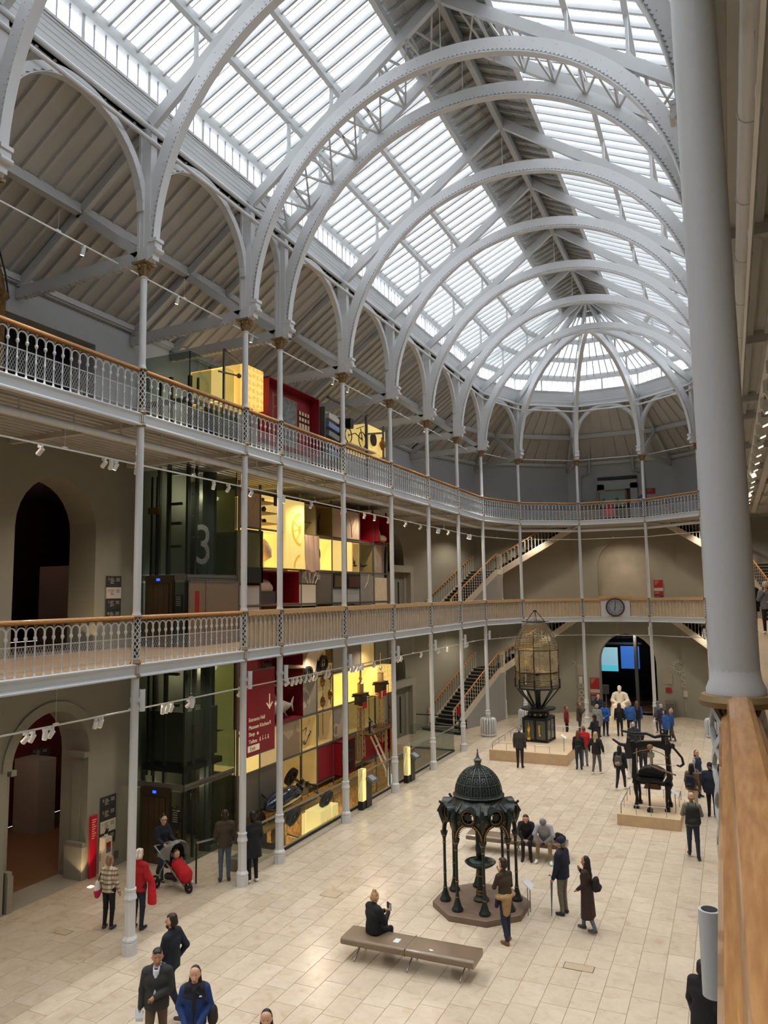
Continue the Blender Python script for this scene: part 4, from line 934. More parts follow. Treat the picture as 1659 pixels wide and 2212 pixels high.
case(26.6, 28.4, 8.45, 9.75, 'light', 'pale yellow lightbox behind the slim column %s' % F1)
case(28.4, 29.1, 8.45, 9.75, 'open', 'narrow yellow case with black model %s' % F1, col=YEL2)
case(29.1, 30.6, 8.45, 9.78, 'open', 'olive case with shelf and dark ship model %s' % F1, col=OLIVE)
case(30.6, 31.4, 8.45, 9.78, 'panel', 'narrow pinkish panel with curling print %s' % F1, col=PANELP, graphic=swirl)
case(20.3, 21.52, 6.12, 7.9, 'panel', 'plain pale grey low panel beside the lift %s' % F1, col=mat('pale_grey_panel', (190, 184, 172), .6))
case(21.52, 24.1, 7.2, 8.42, 'open', 'wide crimson box with sheeted object %s' % F1, col=RED)
case(24.1, 25.33, 7.1, 7.95, 'light', 'low backlit pale panel under the white coral %s' % F1, col=mat('soft_lit_panel', (205, 188, 160), .6, emit=.15))
case(24.1, 25.33, 7.95, 8.5, 'panel', 'small grey panel behind the white coral %s' % F1)
case(25.33, 26.6, 7.2, 8.45, 'panel', 'plain brown grey panel %s' % F1, col=mat('brown_grey_panel', (116, 104, 88), .6))
for i, (a, b) in enumerate(((26.62, 27.85), (27.87, 29.08))):
    tt = case(a, b, 6.9, 8.42, 'panel', 'pale grey panel with black framed screen, %s of two %s' % (('left', 'right')[i], F1), col=mat('pale_grey_panel'))
    m = MB(); m.box(0, .05, .05, b-a-.05, .88, 1.48, BLACK); m.box(.05, .055, .14, b-a-.12, .94, 1.38, mat('screen_dim_a', (96, 78, 40), .2) if i == 0 else mat('screen_dim_b', (80, 44, 34), .2)); m.build('screen', None, tt)
case(29.1, 30.6, 7.0, 8.42, 'panel', 'grey panel with pale streak print and soft light %s' % F1, graphic=g_shapes([('path', [(.6, .98), (.5, .75), (.3, .55)], .03)], LP))
case(30.6, 31.95, 6.3, 8.3, 'panel', 'cream draped panel at the right end %s' % F1, col=CREAM)
F0 = 'above the ground floor stair'
case(20.4, 21.5, 3.2, 5.55, 'panel', 'red lined side of the big crimson box by the banner', col=RED)
bigred = case(21.52, 24.2, 3.12, 5.45, 'open', 'big crimson open box holding a hanging fish', col=mat('crimson_box', (112, 6, 26), .6), proud=.1)
case(24.2, 25.33, 3.12, 4.45, 'panel', 'grey panel with pale swirl print %s' % F0, graphic=swirl)
case(24.2, 25.33, 4.45, 5.6, 'open', 'yellow case behind the sheeted vehicle %s' % F0, col=YEL2)
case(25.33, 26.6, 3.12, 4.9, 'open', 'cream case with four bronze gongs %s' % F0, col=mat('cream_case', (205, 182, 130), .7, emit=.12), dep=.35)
case(25.33, 26.6, 1.86, 3.1, 'open', 'cream case with upright spears %s' % F0, col=mat('cream_case'))
case(26.6, 27.85, 4.45, 5.6, 'panel', 'grey speckled panel high up %s' % F0)
case(27.85, 29.1, 4.45, 5.6, 'panel', 'plain dark grey panel high up %s' % F0, col=mat('dark_grey_panel', (116, 108, 96), .6))
case(29.1, 30.45, 4.45, 5.6, 'light', 'upright yellow lightbox high up %s' % F0, col=YEL2)
case(26.6, 29.9, 3.12, 4.42, 'open', 'wide yellow lit case behind the model towers', col=YEL)
case(29.95, 31.6, 3.15, 4.42, 'light', 'glowing yellow box jutting out at the right end', proud=.35, graphic=damask)
case(26.6, 27.85, 1.86, 3.1, 'panel', 'grey panel with white lace print %s' % F0, graphic=lace)
case(27.85, 31.4, 1.86, 3.1, 'glazed', 'long yellow lined case below the model towers', col=YEL2)
case(22.9, 24.1, 1.86, 3.1, 'panel', 'beige panel with spiky leaf print %s' % F0, col=mat('beige_panel', (186, 168, 142), .6), graphic=leaf)
case(24.1, 25.33, 1.86, 3.1, 'open', 'yellow case with folding chair frame %s' % F0, col=YEL2)
case(21.52, 22.9, 1.86, 3.1, 'panel', 'cream backlit panel under the red banner', col=mat('cream_lit', (230, 200, 140), .6, emit=.2))
case(20.3, 21.52, 1.86, 3.1, 'light', 'small yellow lightbox beside the lift under the banner')
case(25.33, 26.6, .55, 1.84, 'panel', 'plain crimson panel above the racing car', col=RED)
rcab = case(26.6, 27.85, .5, 1.84, 'glazed', 'crimson cabinet with shelves of small objects', col=RED, proud=.35)
for z in (.45, .85): m = MB(); m.box(-1.2, -.05, .08, 1.15, z, z+.02, GREYMET); m.build('shelf', None, rcab)
for k, (yy, z) in enumerate(((.3, .47), (.6, .47), (.9, .47), (.4, .87), (.8, .87), (.5, .06))):
    m = MB(); m.lathe([(.05, 0), (.08, .06), (.05, .14), (.03, .18), (.045, .2)], 10, c=(-.3, yy, z), m=mat('brown_pot', (120, 84, 52), .5)); m.build('small_pot', None, rcab)
case(27.85, 29.1, .55, 1.84, 'open', 'dim case at floor level right of the crimson cabinet', col=OLIVE)
case(29.1, 30.5, .55, 1.84, 'panel', 'crimson side panel beside the leaning white struts', col=RED)
case(30.55, 31.8, .58, 1.75, 'open', 'crimson open box at the right end near the floor', col=RED, proud=.3)
case(20.3, 22.9, .52, 1.86, 'panel', 'plain grey panel behind the tail of the racing car', col=mat('dark_grey_panel'))
case(22.9, 25.33, .52, 1.86, 'open', 'amber lit recess behind the racing car', col=YEL2)
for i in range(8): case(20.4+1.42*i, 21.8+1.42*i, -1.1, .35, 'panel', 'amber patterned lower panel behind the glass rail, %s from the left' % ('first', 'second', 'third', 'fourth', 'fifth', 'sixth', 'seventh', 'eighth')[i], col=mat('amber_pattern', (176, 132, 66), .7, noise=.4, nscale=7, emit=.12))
m = MB(); m.box(DX-1.3, DX+.75, 20.4, 28.5, .14, .22, mat('car_shelf', (170, 134, 70), .4)); tag(m.build('display_shelf'), 'brown shelf carrying the blue racing car', 'shelf')
t = thing('lightbox', 'glowing cream lightbox with tulip pattern at the glass rail', 'lightbox', (-13.35, 23.2, -1.1))
m = MB(); m.box(-.45, .30, 0, 1.25, 0, 1.30, YELP); m.build('lit_face', None, t)
m = MB()
for k in range(4): m.prism([(.12+.28*k, .1), (.04+.28*k, .5), (.1+.28*k, .95), (.16+.28*k, .8), (.2+.28*k, 1.0), (.28+.28*k, .5), (.2+.28*k, .1)], (.302, 0, 0), (0, 1, 0), (0, 0, 1), (.006, 0, 0))
m.build('printed_graphic', YP, t)
# ---- objects inside the cases
def obj1(name, label, cat, fn, loc, m_=BLACK, rz=0, smooth=None):
    m = MB(); fn(m); o = m.build(name, m_, None, loc, smooth); o.rotation_euler = (0, 0, rz); return tag(o, label, cat)
def horns(m):
    for s in (-1, 1): m.path([(0, s*.05, 0), (0, s*.22, .15), (0, s*.12+.08, .38), (0, s*.26, .6), (0, s*.3+.05, .85)], [.05, .045, .035, .025, .008], 8)
    m.ball((0, 0, 0), .09)
obj1('twisted_horns', 'pair of dark twisting antelope horns in the amber case', 'horns', horns, (DX-.3, 25.85, 9.98), mat('dark_horn', (34, 22, 16), .4), 0, 60)
obj1('black_hoop', 'black curved tusk hoop in the yellow case', 'hoop', lambda m: m.band((0, 0, 0), (0, 1, 0), (0, 0, 1), (.06, 0, 0), .36, .44, -1.2, 1.3, 16), (DX-.1, 25.36, 9.1))
def coral(m):
    rr = random.Random(3)
    def br(p, a, l, d):
        q = p+V(rr.uniform(-.02, .02), math.sin(a)*l, math.cos(a)*l); m.path([p, p.lerp(q, .5)+V(0, .01, 0), q], [.02*d/4, .018*d/4, .014*d/4], 5)
        if d > 1:
            for e in (-.45, .1, .5): br(q, a+e+rr.uniform(-.15, .15), l*.72, d-1)
    for a in (-.7, -.2, .3, .8): br(V(0, a*.35, 0), a, .2, 4)
obj1('white_coral', 'branching white coral on the low grey ledge', 'coral', coral, (DX+.12, 24.75, 7.96), mat('coral_white', (214, 204, 186), .8))
def drape(w_, h, seed=1, amp=.05):
    def f(m):
        rr = random.Random(seed); ph = [rr.uniform(0, 6) for _ in range(6)]
        def s(u, v): return (amp*(math.sin(u*17+ph[0])*.5+math.sin(u*31+v*4+ph[1])*.3+math.sin(v*9+ph[2]+u*6)*.4)+.05*(1-v), w_*u, h*v+(.04*math.sin(u*9+ph[3]) if v < .01 else 0))
        m.sheet(s, 24, 14); m.sheet(lambda u, v: (s(u, v)[0]-.02, s(u, v)[1], s(u, v)[2]), 24, 14)
    return f
obj1('hanging_cloth', 'pink cream cloth hanging from a stand over the coral', 'cloth', drape(1.08, 1.35, 2, .03), (DX+.12, 24.28, 8.42), mat('pink_cream_cloth', (222, 186, 158), .85), 0, True)
def bust(m): m.path([(0, 0, 0), (0, .02, .12), (0, 0, .22)], .02, 6); m.path([(0, -.02, .22), (0, .05, .36), (0, -.04, .6), (0, -.1, .85), (0, -.12, .98)], [.05, .26, .3, .2, .1], 14)
obj1('sheeted_bust', 'bulging object veiled in beige cloth in the bright yellow case', 'cloth', bust, (DX-.35, 22.25, 8.5), CREAM, 0, 60)
obj1('sheeted_chest', 'white cloth draped over a low box in the wide crimson case', 'cloth', lambda m: (m.box(-.5, .0, 0, 1.4, .0, .42, GREYMET), m.path([(-.25, 0, .55), (-.25, .5, .60), (-.25, 1.0, .58), (-.25, 1.35, .5)], [.28, .3, .29, .18], 10)), (DX-.4, 21.7, 7.26), CREAM, 0, 50)
obj1('white_cloth_bundle', 'small white cloth bundle in the jutting crimson box', 'cloth', lambda m: (m.ball((0, 0, .18), .25, None, 10, 7, (1, 1.2, .75)), m.ball((.02, -.28, .25), .08, None, 8, 5, (1, .6, 4))), (DX, 31.35, 9.86), CREAM, 0, True)
def shipm(m):
    m.box(-.1, .1, 0, 1.35, 0, .06)
    for k in range(4): m.band((0, .15+.28*k, .06), (0, 1, 0), (0, 0, 1), (.03, 0, 0), .10, .14, 0, PI, 8)
    for k in range(3): m.beam((0, .2+.3*k, .1), (0, .32+.3*k, .5), .03, .03); m.beam((0, .45+.3*k, .1), (0, .32+.3*k, .5), .03, .03)
    m.beam((0, .9, .05), (0, 1.7, .08), .05, .05)
obj1('iron_model', 'black iron bridge model standing in the narrow yellow case', 'model', shipm, (DX-.2, 28.5, 8.72), BLACK)
for i, (y, z, k) in enumerate(((22.05, 9.98+.82, 0), (22.15, 9.78+.64, 1), (21.98, 9.78+.27, 2), (22.2, 9.78+.27, 2))):
    obj1('small_exhibit', ('tiny black box on the top glass shelf', 'tiny dark diamond block on the middle glass shelf', 'tiny dark round stone on the lowest glass shelf, left', 'tiny dark round stone on the lowest glass shelf, right')[i], 'exhibit', (lambda m: m.box(-.06, .06, -.07, .07, 0, .12)) if k == 0 else (lambda m: m.obox((0, 0, .1), V(.05, 0, 0), V(0, .07, .07), V(0, -.05, .05))) if k == 1 else (lambda m: m.ball((0, 0, .08), .08, None, 10, 6)), (DX-.3, y, z), mat('dark_exhibit', (40, 32, 26), .5))
obj1('forked_stand', 'wooden forked stand with crossbar in the dim olive case', 'stand', lambda m: (m.beam((0, 0, 0), (0, 0, .5), .1, .06), m.beam((0, -.2, .5), (0, .55, .5), .05, .05), m.box(-.04, .04, -.25, -.1, .42, .58)), (DX-.2, 24.7, 9.8), mat('brown_stand', (84, 62, 36), .6))
for i, (y, z) in enumerate(((25.6, 4.25), (26.2, 4.45), (25.6, 3.5), (26.2, 3.7))):
    def gong(m):
        m.lathe([(.0, .09), (.05, .085), (.08, .05), (.17, .02), (.20, -.03), (.19, -.03), (.16, .0), (0, .0)], 20, cap=False); m.tube((-.35, 0, 0), (.35, 0, 0), .015, n=6)
    o = obj1('bronze_gong', 'bronze gong bowl, %s of the four on the cream case' % ('upper left', 'upper right', 'lower left', 'lower right')[i], 'gong', gong, (DX+.12, y, z), mat('bronze', (120, 92, 48), .3, .8), 0, 50); o.rotation_euler = (0, PI/2, PI*.03)
for i, y in enumerate((25.5, 25.8, 26.15)):
    obj1('spear', 'slender dark spear, %s of three in the cream case' % ('first', 'second', 'third')[i], 'spear', lambda m: (m.tube((0, 0, 0), (0, 0, .85), .012, n=6), m.ball((0, 0, .9), .045, None, 8, 5, (1, 1, 1.3))), (DX-.2, y, 2.15), BLACK)
def chairf(m):
    P_ = [V(0, 0, .55), V(0, .55, .7), V(0, .9, .5), V(0, .45, .1), V(0, .1, .05)]
    for a, b in ((0, 1), (1, 2), (2, 3), (3, 0), (0, 4), (1, 3), (2, 4)): m.tube(P_[a], P_[b], .013, n=5)
obj1('folding_frame', 'thin dark folding chair frame standing in the yellow case', 'chair frame', chairf, (DX-.15, 24.25, 1.95), BLACK)
obj1('canvas_seat', 'pale canvas sling hanging on the folding frame', 'canvas', lambda m: m.prism([(0, 0), (.25, .35), (.3, .8), (.12, .55), (-.05, .1)], (0, 0, 0), (0, 1, 0), (0, 0, 1), (.02, 0, 0)), (DX-.1, 24.65, 2.15), CREAM)
def fish(m):
    m.path([(0, -1.5, -.05), (0, -1.0, 0), (0, -.45, .02), (0, .1, 0), (0, .55, -.02), (0, .78, .0)], [.05, .2, .26, .24, .12, .03], 12)
    m.prism([(.72, .02), (.95, .25), (.88, 0), (.93, -.28)], (-.015, 0, 0), (0, 1, 0), (0, 0, 1), (.03, 0, 0)); m.prism([(.2, -.18), (.55, -.42), (.62, -.5), (.3, -.12)], (-.01, 0, 0), (0, 1, 0), (0, 0, 1), (.03, 0, 0)); m.prism([(-.4, .2), (-.3, .5), (-.1, .22)], (-.01, 0, 0), (0, 1, 0), (0, 0, 1), (.02, 0, 0))
obj1('hanging_fish', 'big grey and white finned fish hanging inside the crimson box', 'fish', fish, (DX-.15, 22.95, 3.65), mat('fish_skin', (140, 138, 126), .35, noise=.25, nscale=2), 0, 50)
obj1('dark_hull', 'dark rounded animal hide shape hanging high in the crimson box', 'exhibit', lambda m: m.path([(0, 0, 1.15), (0, .2, 1.1), (0, .42, .9), (0, .5, .4), (0, .45, 0)], [.06, .13, .16, .15, .12], 10), (DX-.2, 22.0, 4.1), mat('hide', (58, 42, 24), .7), 0, 60)
# sheeted vehicle hung above
t = thing('sheeted_vehicle', 'small vehicle hanging high up under a pale dust sheet', 'vehicle', (DX-.1, 24.3, 4.55))
m = MB(); m.prism([(-.2, .35), (-.05, .75), (.3, 1.05), (1.0, 1.0), (1.35, .85), (1.4, .5), (1.15, .45), (1.05, .72), (.72, .28), (.42, -.22), (.28, .02), (.05, .05)], (-.45, 0, 0), (0, 1, 0), (0, 0, 1), (.75, 0, 0)); m.build('dust_sheet', CREAM, t)
for y, z in ((-.02, .12), (1.12, .42)): m = MB(); m.band((.36, y, z), (0, 1, 0), (0, 0, 1), (.1, 0, 0), .2, .28, 0, 2*PI, 20, BLACK); m.beam((.36, y-.2, z), (.36, y+.2, z), .03, .03); m.beam((.36, y, z-.2), (.36, y, z+.2), .03, .03); m.build('wheel', BLACK, t)
m = MB(); m.prism([(.6, .1), (.75, .6), (1.1, .15), (.95, .1)], (.1, 0, 0), (0, 1, 0), (0, 0, 1), (.2, 0, 0)); m.build('engine', BLACK, t)
# pair of pale lattice towers with dark lantern heads
PT = mat('pale_bronze', (188, 162, 118), .4, .3)
for i, (y, zt_) in enumerate(((28.05, 0), (30.0, .42))):
    t = thing('signal_tower', ('left shorter', 'right taller')[i]+' pale lattice model tower with black lantern head and red flags', 'tower model', (DX+.5, y, 1.0+zt_*.6))
    m = MB()
    for a in (-.12, .12):
        for b in (-.12, .12): m.tube((a, b, 0), (a*.8, b*.8, 2.0), .02, n=5)
    for k in range(8):
        z = k*.25
        for (a, b, c, d) in ((-.12, -.12, .12, -.12), (.12, -.12, .12, .12), (.12, .12, -.12, .12), (-.12, .12, -.12, -.12)): m.tube((a, b, z), (c, d, z+.25), .01, n=4); m.tube((c, d, z), (a, b, z+.25), .01, n=4)
    m.box(-.18, .18, -.18, .18, 1.98, 2.04); m.build('lattice_shaft', PT, t)
    m = MB(); m.box(-.19, .19, -.19, .19, 2.08, 2.4); m.box(-.26, .26, -.30, .30, 2.4, 2.46); m.prism([(-.3, 0), (.3, 0), (.38, .1), (-.38, .1)], (-.2, 0, 2.44), (0, 1, 0), (0, 0, 1), (.4, 0, 0)); m.box(-.1, .1, .2, .34, 2.06, 2.38, mat('blue_lamp', (22, 52, 92), .4)); m.build('lantern_head', BLACK, t)
    m = MB(); m.box(.2, .22, -.24, .12, 1.95, 2.2, mat('red_flag', (190, 20, 40), .6));
    if i: m.box(.2, .22, -.62, -.42, 1.9, 2.15, mat('red_flag')); m.box(.2, .22, -.40, -.28, 1.93, 2.18, CREAM)
    m.build('flag', None, t)
    m = MB(); m.lathe([(.13, 2.54), (.13, 2.9), (.15, 2.92), (.08, 2.96), (.03, 3.02), (.07, 3.08), (.08, 3.13), (.03, 3.2), (.012, 3.3), (.008, 3.75)], 10); m.build('finial', PT, t, smooth=40)
    m = MB(); m.tube((.2, .35, .9), (.2, .35, 2.4), .012, n=5); m.tube((.2, .35, 1.5), (.2, .55, 1.35), .03, n=6); m.build('side_rod', BLACK, t)
t = thing('leaning_struts', 'pale riveted boom leaning down from the deck under the towers', 'strut', (DX+.75, 28.35, .2))
m = MB(); m.beam((0, 0, 1.65), (0, 1.6, -.1), .05, .07); m.beam((0, .28, 1.75), (0, 1.78, .1), .05, .07); m.beam((0, .55, 1.05), (0, .85, 1.15), .03, .04); m.build('boom', CREAM, t)
m = MB(); m.beam((-.02, 1.62, -.35), (-.02, 1.62, 1.6), .09, .09); m.beam((.1, 1.95, -.3), (.1, 1.95, 1.6), .09, .09)
for k in range(6): m.band((.12, 1.95, .0+.25*k), (0, 1, 0), (0, 0, 1), (.02, 0, 0), .03, .06, 0, 2*PI, 10); m.band((.03, 1.62, .0+.25*k), (0, 1, 0), (0, 0, 1), (.02, 0, 0), .03, .06, 0, 2*PI, 10)
m.build('pierced_legs', PT, t)
m = MB(); m.box(-.4, .1, -.25, 2.1, 1.62, 1.68, mat('deck_dark', (76, 62, 34), .5)); m.build('deck', None, t); m = MB(); m.box(.05, .12, -.2, .05, 1.75, 2.2, BLACK); m.box(.12, .13, -.17, .02, 2.0, 2.16, STEEL); m.box(.12, .13, -.17, .02, 1.8, 1.96, STEEL); m.build('control_box', None, t)
# racing car, tipped to show its top
t = thing('racing_car', 'dark blue open wheeled racing car on the shelf behind the glass rail', 'car', (-14.0, 21.15, .62)); t.rotation_euler = (0, math.radians(24), 0)
NAVY = mat('navy_car_paint', (18, 36, 58), .15, coat=1)
m = MB(); m.path([(0, 0, .12), (0, .18, .16), (0, .6, .22), (0, 1.2, .24), (0, 1.8, .2), (0, 2.0, .19)], [.05, .2, .3, .32, .26, .22], 16); m.build('body', NAVY, t, smooth=True)
m = MB(); m.ball((0, 1.35, .48), .17, None, 14, 6, (1, 1.7, .5)); m.build('cockpit', BLACK, t, smooth=True); m = MB(); m.band((0, 1.62, .52), (1, 0, 0), (0, .25, 1), (0, .02, 0), .11, .125, 0, 2*PI, 18); m.build('steering_wheel', BLACK, t)
m = MB(); m.box(-.16, .16, 1.98, 2.5, .08, .44); m.tube((-.1, 2.2, .44), (-.1, 2.2, .58), .07, n=10); m.tube((.1, 2.3, .44), (.1, 2.3, .56), .06, n=10); m.path([(0.1, 2.4, .45), (.25, 2.7, .4), (.1, 2.95, .3)], .04, 6); m.build('engine', mat('engine_metal', (70, 66, 56), .35, .7), t)
for y, nm in ((.55, 'rear'), (2.75, 'front')):
    m = MB()
    for s in (-1, 1): m.tube((0, y, .2), (s*.72, y-.05, .16), .02, n=6); m.tube((0, y+.2, .1), (s*.72, y, .1), .015, n=6); m.tube((0, y-.2, .24), (s*.72, y, .22), .015, n=6)
    m.build('suspension', mat('engine_metal'), t)
    for s in (-1, 1):
        m = MB(); m.band((s*.78, y, .16), (0, 1, 0), (0, 0, 1), (.14, 0, 0), .2, .32, 0, 2*PI, 28, mat('tyre', (26, 22, 20), .7))
        for k in range(10): a = k*PI/5; m.tube((s*.78, y, .16), (s*.78, y+.2*math.cos(a), .16+.2*math.sin(a)), .012, n=4, m=mat('engine_metal'))
        m.tube((s*.78-.06, y, .16), (s*.78+.06, y, .16), .05, n=10, m=mat('engine_metal')); m.build('wheel', None, t)
m = MB()
for s in (-.3, .3): m.beam((s, 0, -.16), (s, 3.1, -.16), .05, .05)
m.build('support_rails', mat('engine_metal'), t)
# ornate dark chair and cloth figure left of the car
obj1('carved_chair', 'dark carved high backed chair left of the racing car', 'chair', lambda m: (m.prism([(0, 0), (.6, 0), (.62, .5), (.5, .9), (.3, 1.05), (.12, .9), (0, .55)], (0, 0, 0), (0, 1, 0), (0, 0, 1), (.1, 0, 0)), m.box(0, .5, .0, .6, -.1, .0)), (-14.1, 20.75, -.35), mat('dark_carved', (30, 24, 18), .6, bump=.6, kind='voronoi', col2=(60, 48, 30), nscale=24))
obj1('brown_hide', 'amber woven hanging beside the carved chair', 'textile', drape(.7, 1.2, 5, .08), (-13.9, 21.5, -1.0), mat('amber_weave', (150, 116, 62), .8, noise=.3, nscale=14), 0, True)
# ---- top storey exhibits, second gallery
F2 = 'on the second gallery'
tt = case(19.35, 20.5, 13.5, 14.9, 'light', 'yellow lightbox with damask scroll pattern %s' % F2, x=-13.6, dep=1.0, graphic=damask, col=mat('warm_lightbox', (250, 206, 110), .5, emit=.62))
case(18.72, 19.3, 13.5, 14.65, 'glazed', 'yellow lit glass cabinet left of the patterned lightbox %s' % F2, x=-13.9, col=YEL)
rr_ = case(20.75, 24.25, 12.6, 14.85, 'open', 'big crimson alcove with framed print and small frames %s' % F2, x=-13.6, dep=.42, col=mat('crimson_wall', (140, 18, 34), .6))
m = MB(); m.box(-.38, -.34, 1.2, 2.36, .0, 1.86, mat('old_print', (120, 122, 118), .6, noise=.35, nscale=9)); m.box(-.39, -.33, 2.34, 2.40, 0, 1.86, GOLD); m.box(-.39, -.33, 1.16, 1.22, 0, 1.86, GOLD); m.box(-.39, -.33, 1.16, 2.40, 1.84, 1.90, GOLD); tag(m.build('framed_print', None, None, (-13.6, 20.75, 12.6)), 'large grey framed print hanging in the crimson alcove', 'picture')
for i in range(12):
    r, c_ = divmod(i, 4); m = MB(); w_, h = (.11, .12) if r < 2 else (.13, .22); y0 = 2.58+.2*c_; z0 = 1.5-.22*r-(.1 if r == 2 else 0); m.box(-.38, -.345, y0-.02, y0+w_+.02, z0-.02, z0+h+.02, GOLD); m.box(-.345, -.34, y0, y0+w_, z0, z0+h, CREAM)
    o = m.build('small_frame', None, None, (-13.6, 20.75, 12.6)); tag(o, 'small gilt picture frame in the grid on the crimson alcove wall', 'picture', 'small gilt frames in the crimson alcove')
obj1('gilt_trellis', 'thin gilt trellis stand at the left of the crimson alcove', 'stand', lambda m: [m.beam((0, y, 0), (0, y, 1.6), .03, .03) for y in (0, .35)]+[m.beam((0, 0, z), (0, .35, z+.1), .02, .02) for z in (.3, .7, 1.1, 1.5)], (-13.55, 20.95, 12.7), GOLD)
t = thing('poster_rack', 'grey rack of stacked printed tins beside the crimson alcove', 'rack', (-13.5, 24.45, 12.4))
m = MB(); m.box(-.6, 0, 0, .05, 0, 2.2); m.box(-.6, 0, 1.5, 1.55, 0, 2.1); m.box(-.65, -.6, 0, 1.55, 0, 2.1); m.build('rack_frame', GREYMET, t)
for k in range(5): m = MB(); m.obox((-.15, .85, .55+.34*k), V(.1, 0, 0), V(0, .42, -.05), V(0, .02, .10), (mat('blue_white_tin', (120, 140, 172), .4), mat('white_tin', (200, 198, 186), .4), mat('grey_tin', (130, 130, 124), .4))[k % 3]); m.build('printed_tin', None, t)
t = thing('model_tricycle', 'black high wheeled tricycle with saddle on a beam %s' % F2, 'bicycle', (-13.5, 26.4, 13.55))
for y, r in ((0, .30), (1.25, .34)): m = MB(); m.band((0, y, r), (0, 1, 0), (0, 0, 1), (.03, 0, 0), r-.03, r, 0, 2*PI, 24); [m.tube((0, y, r), (0, y+(r-.03)*math.cos(a), r+(r-.03)*math.sin(a)), .005, n=4) for a in [k*PI/5 for k in range(10)]]; m.build('wheel', BLACK, t)
m = MB(); m.tube((0, 0, .3), (0, .6, .5), .02, n=6); m.tube((0, .6, .5), (0, 1.25, .34), .02, n=6); m.tube((0, 1.25, .34), (0, 1.1, .8), .02, n=6); m.tube((-.2, 1.1, .8), (.2, 1.0, .85), .015, n=6); m.build('bike_frame', BLACK, t); m = MB(); m.box(-.12, .12, -.05, .22, .6, .98); m.build('saddle', BLACK, t)
obj1('beam_shelf', 'pale shelf under the black tricycle', 'shelf', lambda m: m.box(-.3, .1, 0, 2.6, 0, .05), (-13.4, 26.0, 13.45), CREAM)
case(28.2, 30.2, 13.55, 14.75, 'light', 'yellow lightbox jutting out at the right end %s' % F2, x=-13.6, dep=1.0, col=YEL)
obj1('bronze_shield', 'round dark bronze shield against the yellow lightbox', 'shield', lambda m: m.tube((0, 0, 0), (.05, 0, 0), .28, n=22), (-13.53, 28.75, 14.1), mat('dark_bronze', (60, 44, 22), .4, .6))
obj1('brown_vase', 'brown amphora vase against the yellow lightbox', 'vase', lambda m: m.lathe([(.05, 0), (.06, .02), (.14, .2), (.15, .32), (.07, .42), (.05, .5), (.08, .54)], 14), (-13.4, 29.45, 13.75), mat('terracotta', (140, 92, 40), .5), 0, 50)
t = thing('post_frame', 'grey goalpost frame standing over the tricycle and yellow lightbox', 'frame', (-13.45, 20.0, 12.0))
m = MB(); m.box(-.05, .05, 7.9, 8.0, 0, 3.0); m.box(-.05, .05, 4.6, 8.0, 2.95, 3.03); m.box(-.04, .04, 9.6, 9.68, 1.2, 2.85); m.beam((0, 8.0, 2.2), (0, 9.6, 2.55), .06, .08); m.build('metal_frame', GREYMET, t)
obj1('camera_head', 'grey metal rod with round head inside the cabinet by the lift', 'fitting', lambda m: (m.tube((0, 0, 0), (0, 1.0, .12), .03, n=6), m.ball((0, 1.05, .13), .08, None, 8, 6)), (-13.7, 18.2, 14.3), GREYMET)
t = thing('glass_cabinet_frame', 'metal framed glass doors beside the top of the lift', 'frame', (-13.75, 18.5, 11.8))
for (a, b, c_, d) in ((0, .05, 0, 3.3), (1.5, 1.55, 0, 2.9)): m = MB(); m.box(-.03, .03, a, b, c_, d, GREYMET); m.build('metal_post', None, t)
m = MB(); m.beam((0, 0, 3.28), (0, 1.55, 2.95), .06, .06, m=GREYMET); m.build('metal_head', None, t); MB().quad(V(0, .05, 0), V(0, 1.5, 0), V(0, 1.5, 2.9), V(0, .05, 3.2)).build('glass_leaf', GLASS, t)
# silver brass instruments glimpsed through the lift
for i, (y, z, r) in enumerate(((18.3, 1.3, .14), (18.7, .9, .12), (19.2, 1.5, .17), (19.7, 1.75, .2), (19.6, .8, .16), (18.5, .55, .12))):
    obj1('brass_instrument', 'brass instrument bell glinting behind the lift glass, %s' % ('far left', 'left and low', 'middle', 'right and highest', 'right and lower', 'lowest')[i], 'instrument', lambda m: (m.band((0, 0, 0), (0, 1, 0), (0, 0, 1), (.05, 0, 0), r-.03, r, .3, 5.6, 18), m.lathe([(.02, -.15), (.03, 0), (.08, .06)], 10, c=(0, r*.4, 0))), (-15.2, y, z), mat('polished_brass', (214, 176, 96), .2, .9))
# ================================================================ GLASS BALUSTRADE round the stairwell
t = thing('glass_balustrade', 'long clear glass balustrade with steel rail round the stair opening', 'balustrade', (-12.46, 18.3, 0), 0)
ys_ = [0, 1.55, 2.9, 4.6, 6.4, 8.1, 9.8, 11.5, 13.2, 15.0, 16.9]
for a, b in zip(ys_[:-1], ys_[1:]):
    MB().quad(V(0, a+.02, .05), V(0, b-.02, .05), V(0, b-.02, 1.08), V(0, a+.02, 1.08)).build('glass_pane', GLASS, t)
for (p, q) in (((0, 16.9), (-2.3, 16.9)), ((0, 0), (-.75, -.3))): MB().quad(V(*p, .05), V(*q, .05), V(*q, 1.08), V(*p, 1.08)).build('glass_pane', GLASS, t)
m = MB(); m.box(-.02, .02, 1.6, 16.9, 0, .07, BLACK); m.box(-2.3, 0, 16.88, 16.92, 0, .07, BLACK); m.build('shoe_channel', None, t)
m = MB(); m.beam((0, 0, 1.12), (0, 16.9, 1.12), .05, .04, m=STEEL); m.beam((0, 16.9, 1.12), (-2.3, 16.9, 1.12), .05, .04, m=STEEL); m.build('steel_rail', None, t)
m = MB(); m.beam((-.75, -1.5, 0.02), (-.75, -1.5, 1.05), .03, .03, m=BLACK); m.beam((-.75, -1.5, 1.05), (0, -.2, 1.1), .05, .04, m=STEEL); m.build('end_post', None, t)
m = MB(); m.box(-.6, -.1, -.35, .2, 0, .32, mat('smoked_box', (120, 116, 102), .3)); m.build('glass_foot_box', None, t)
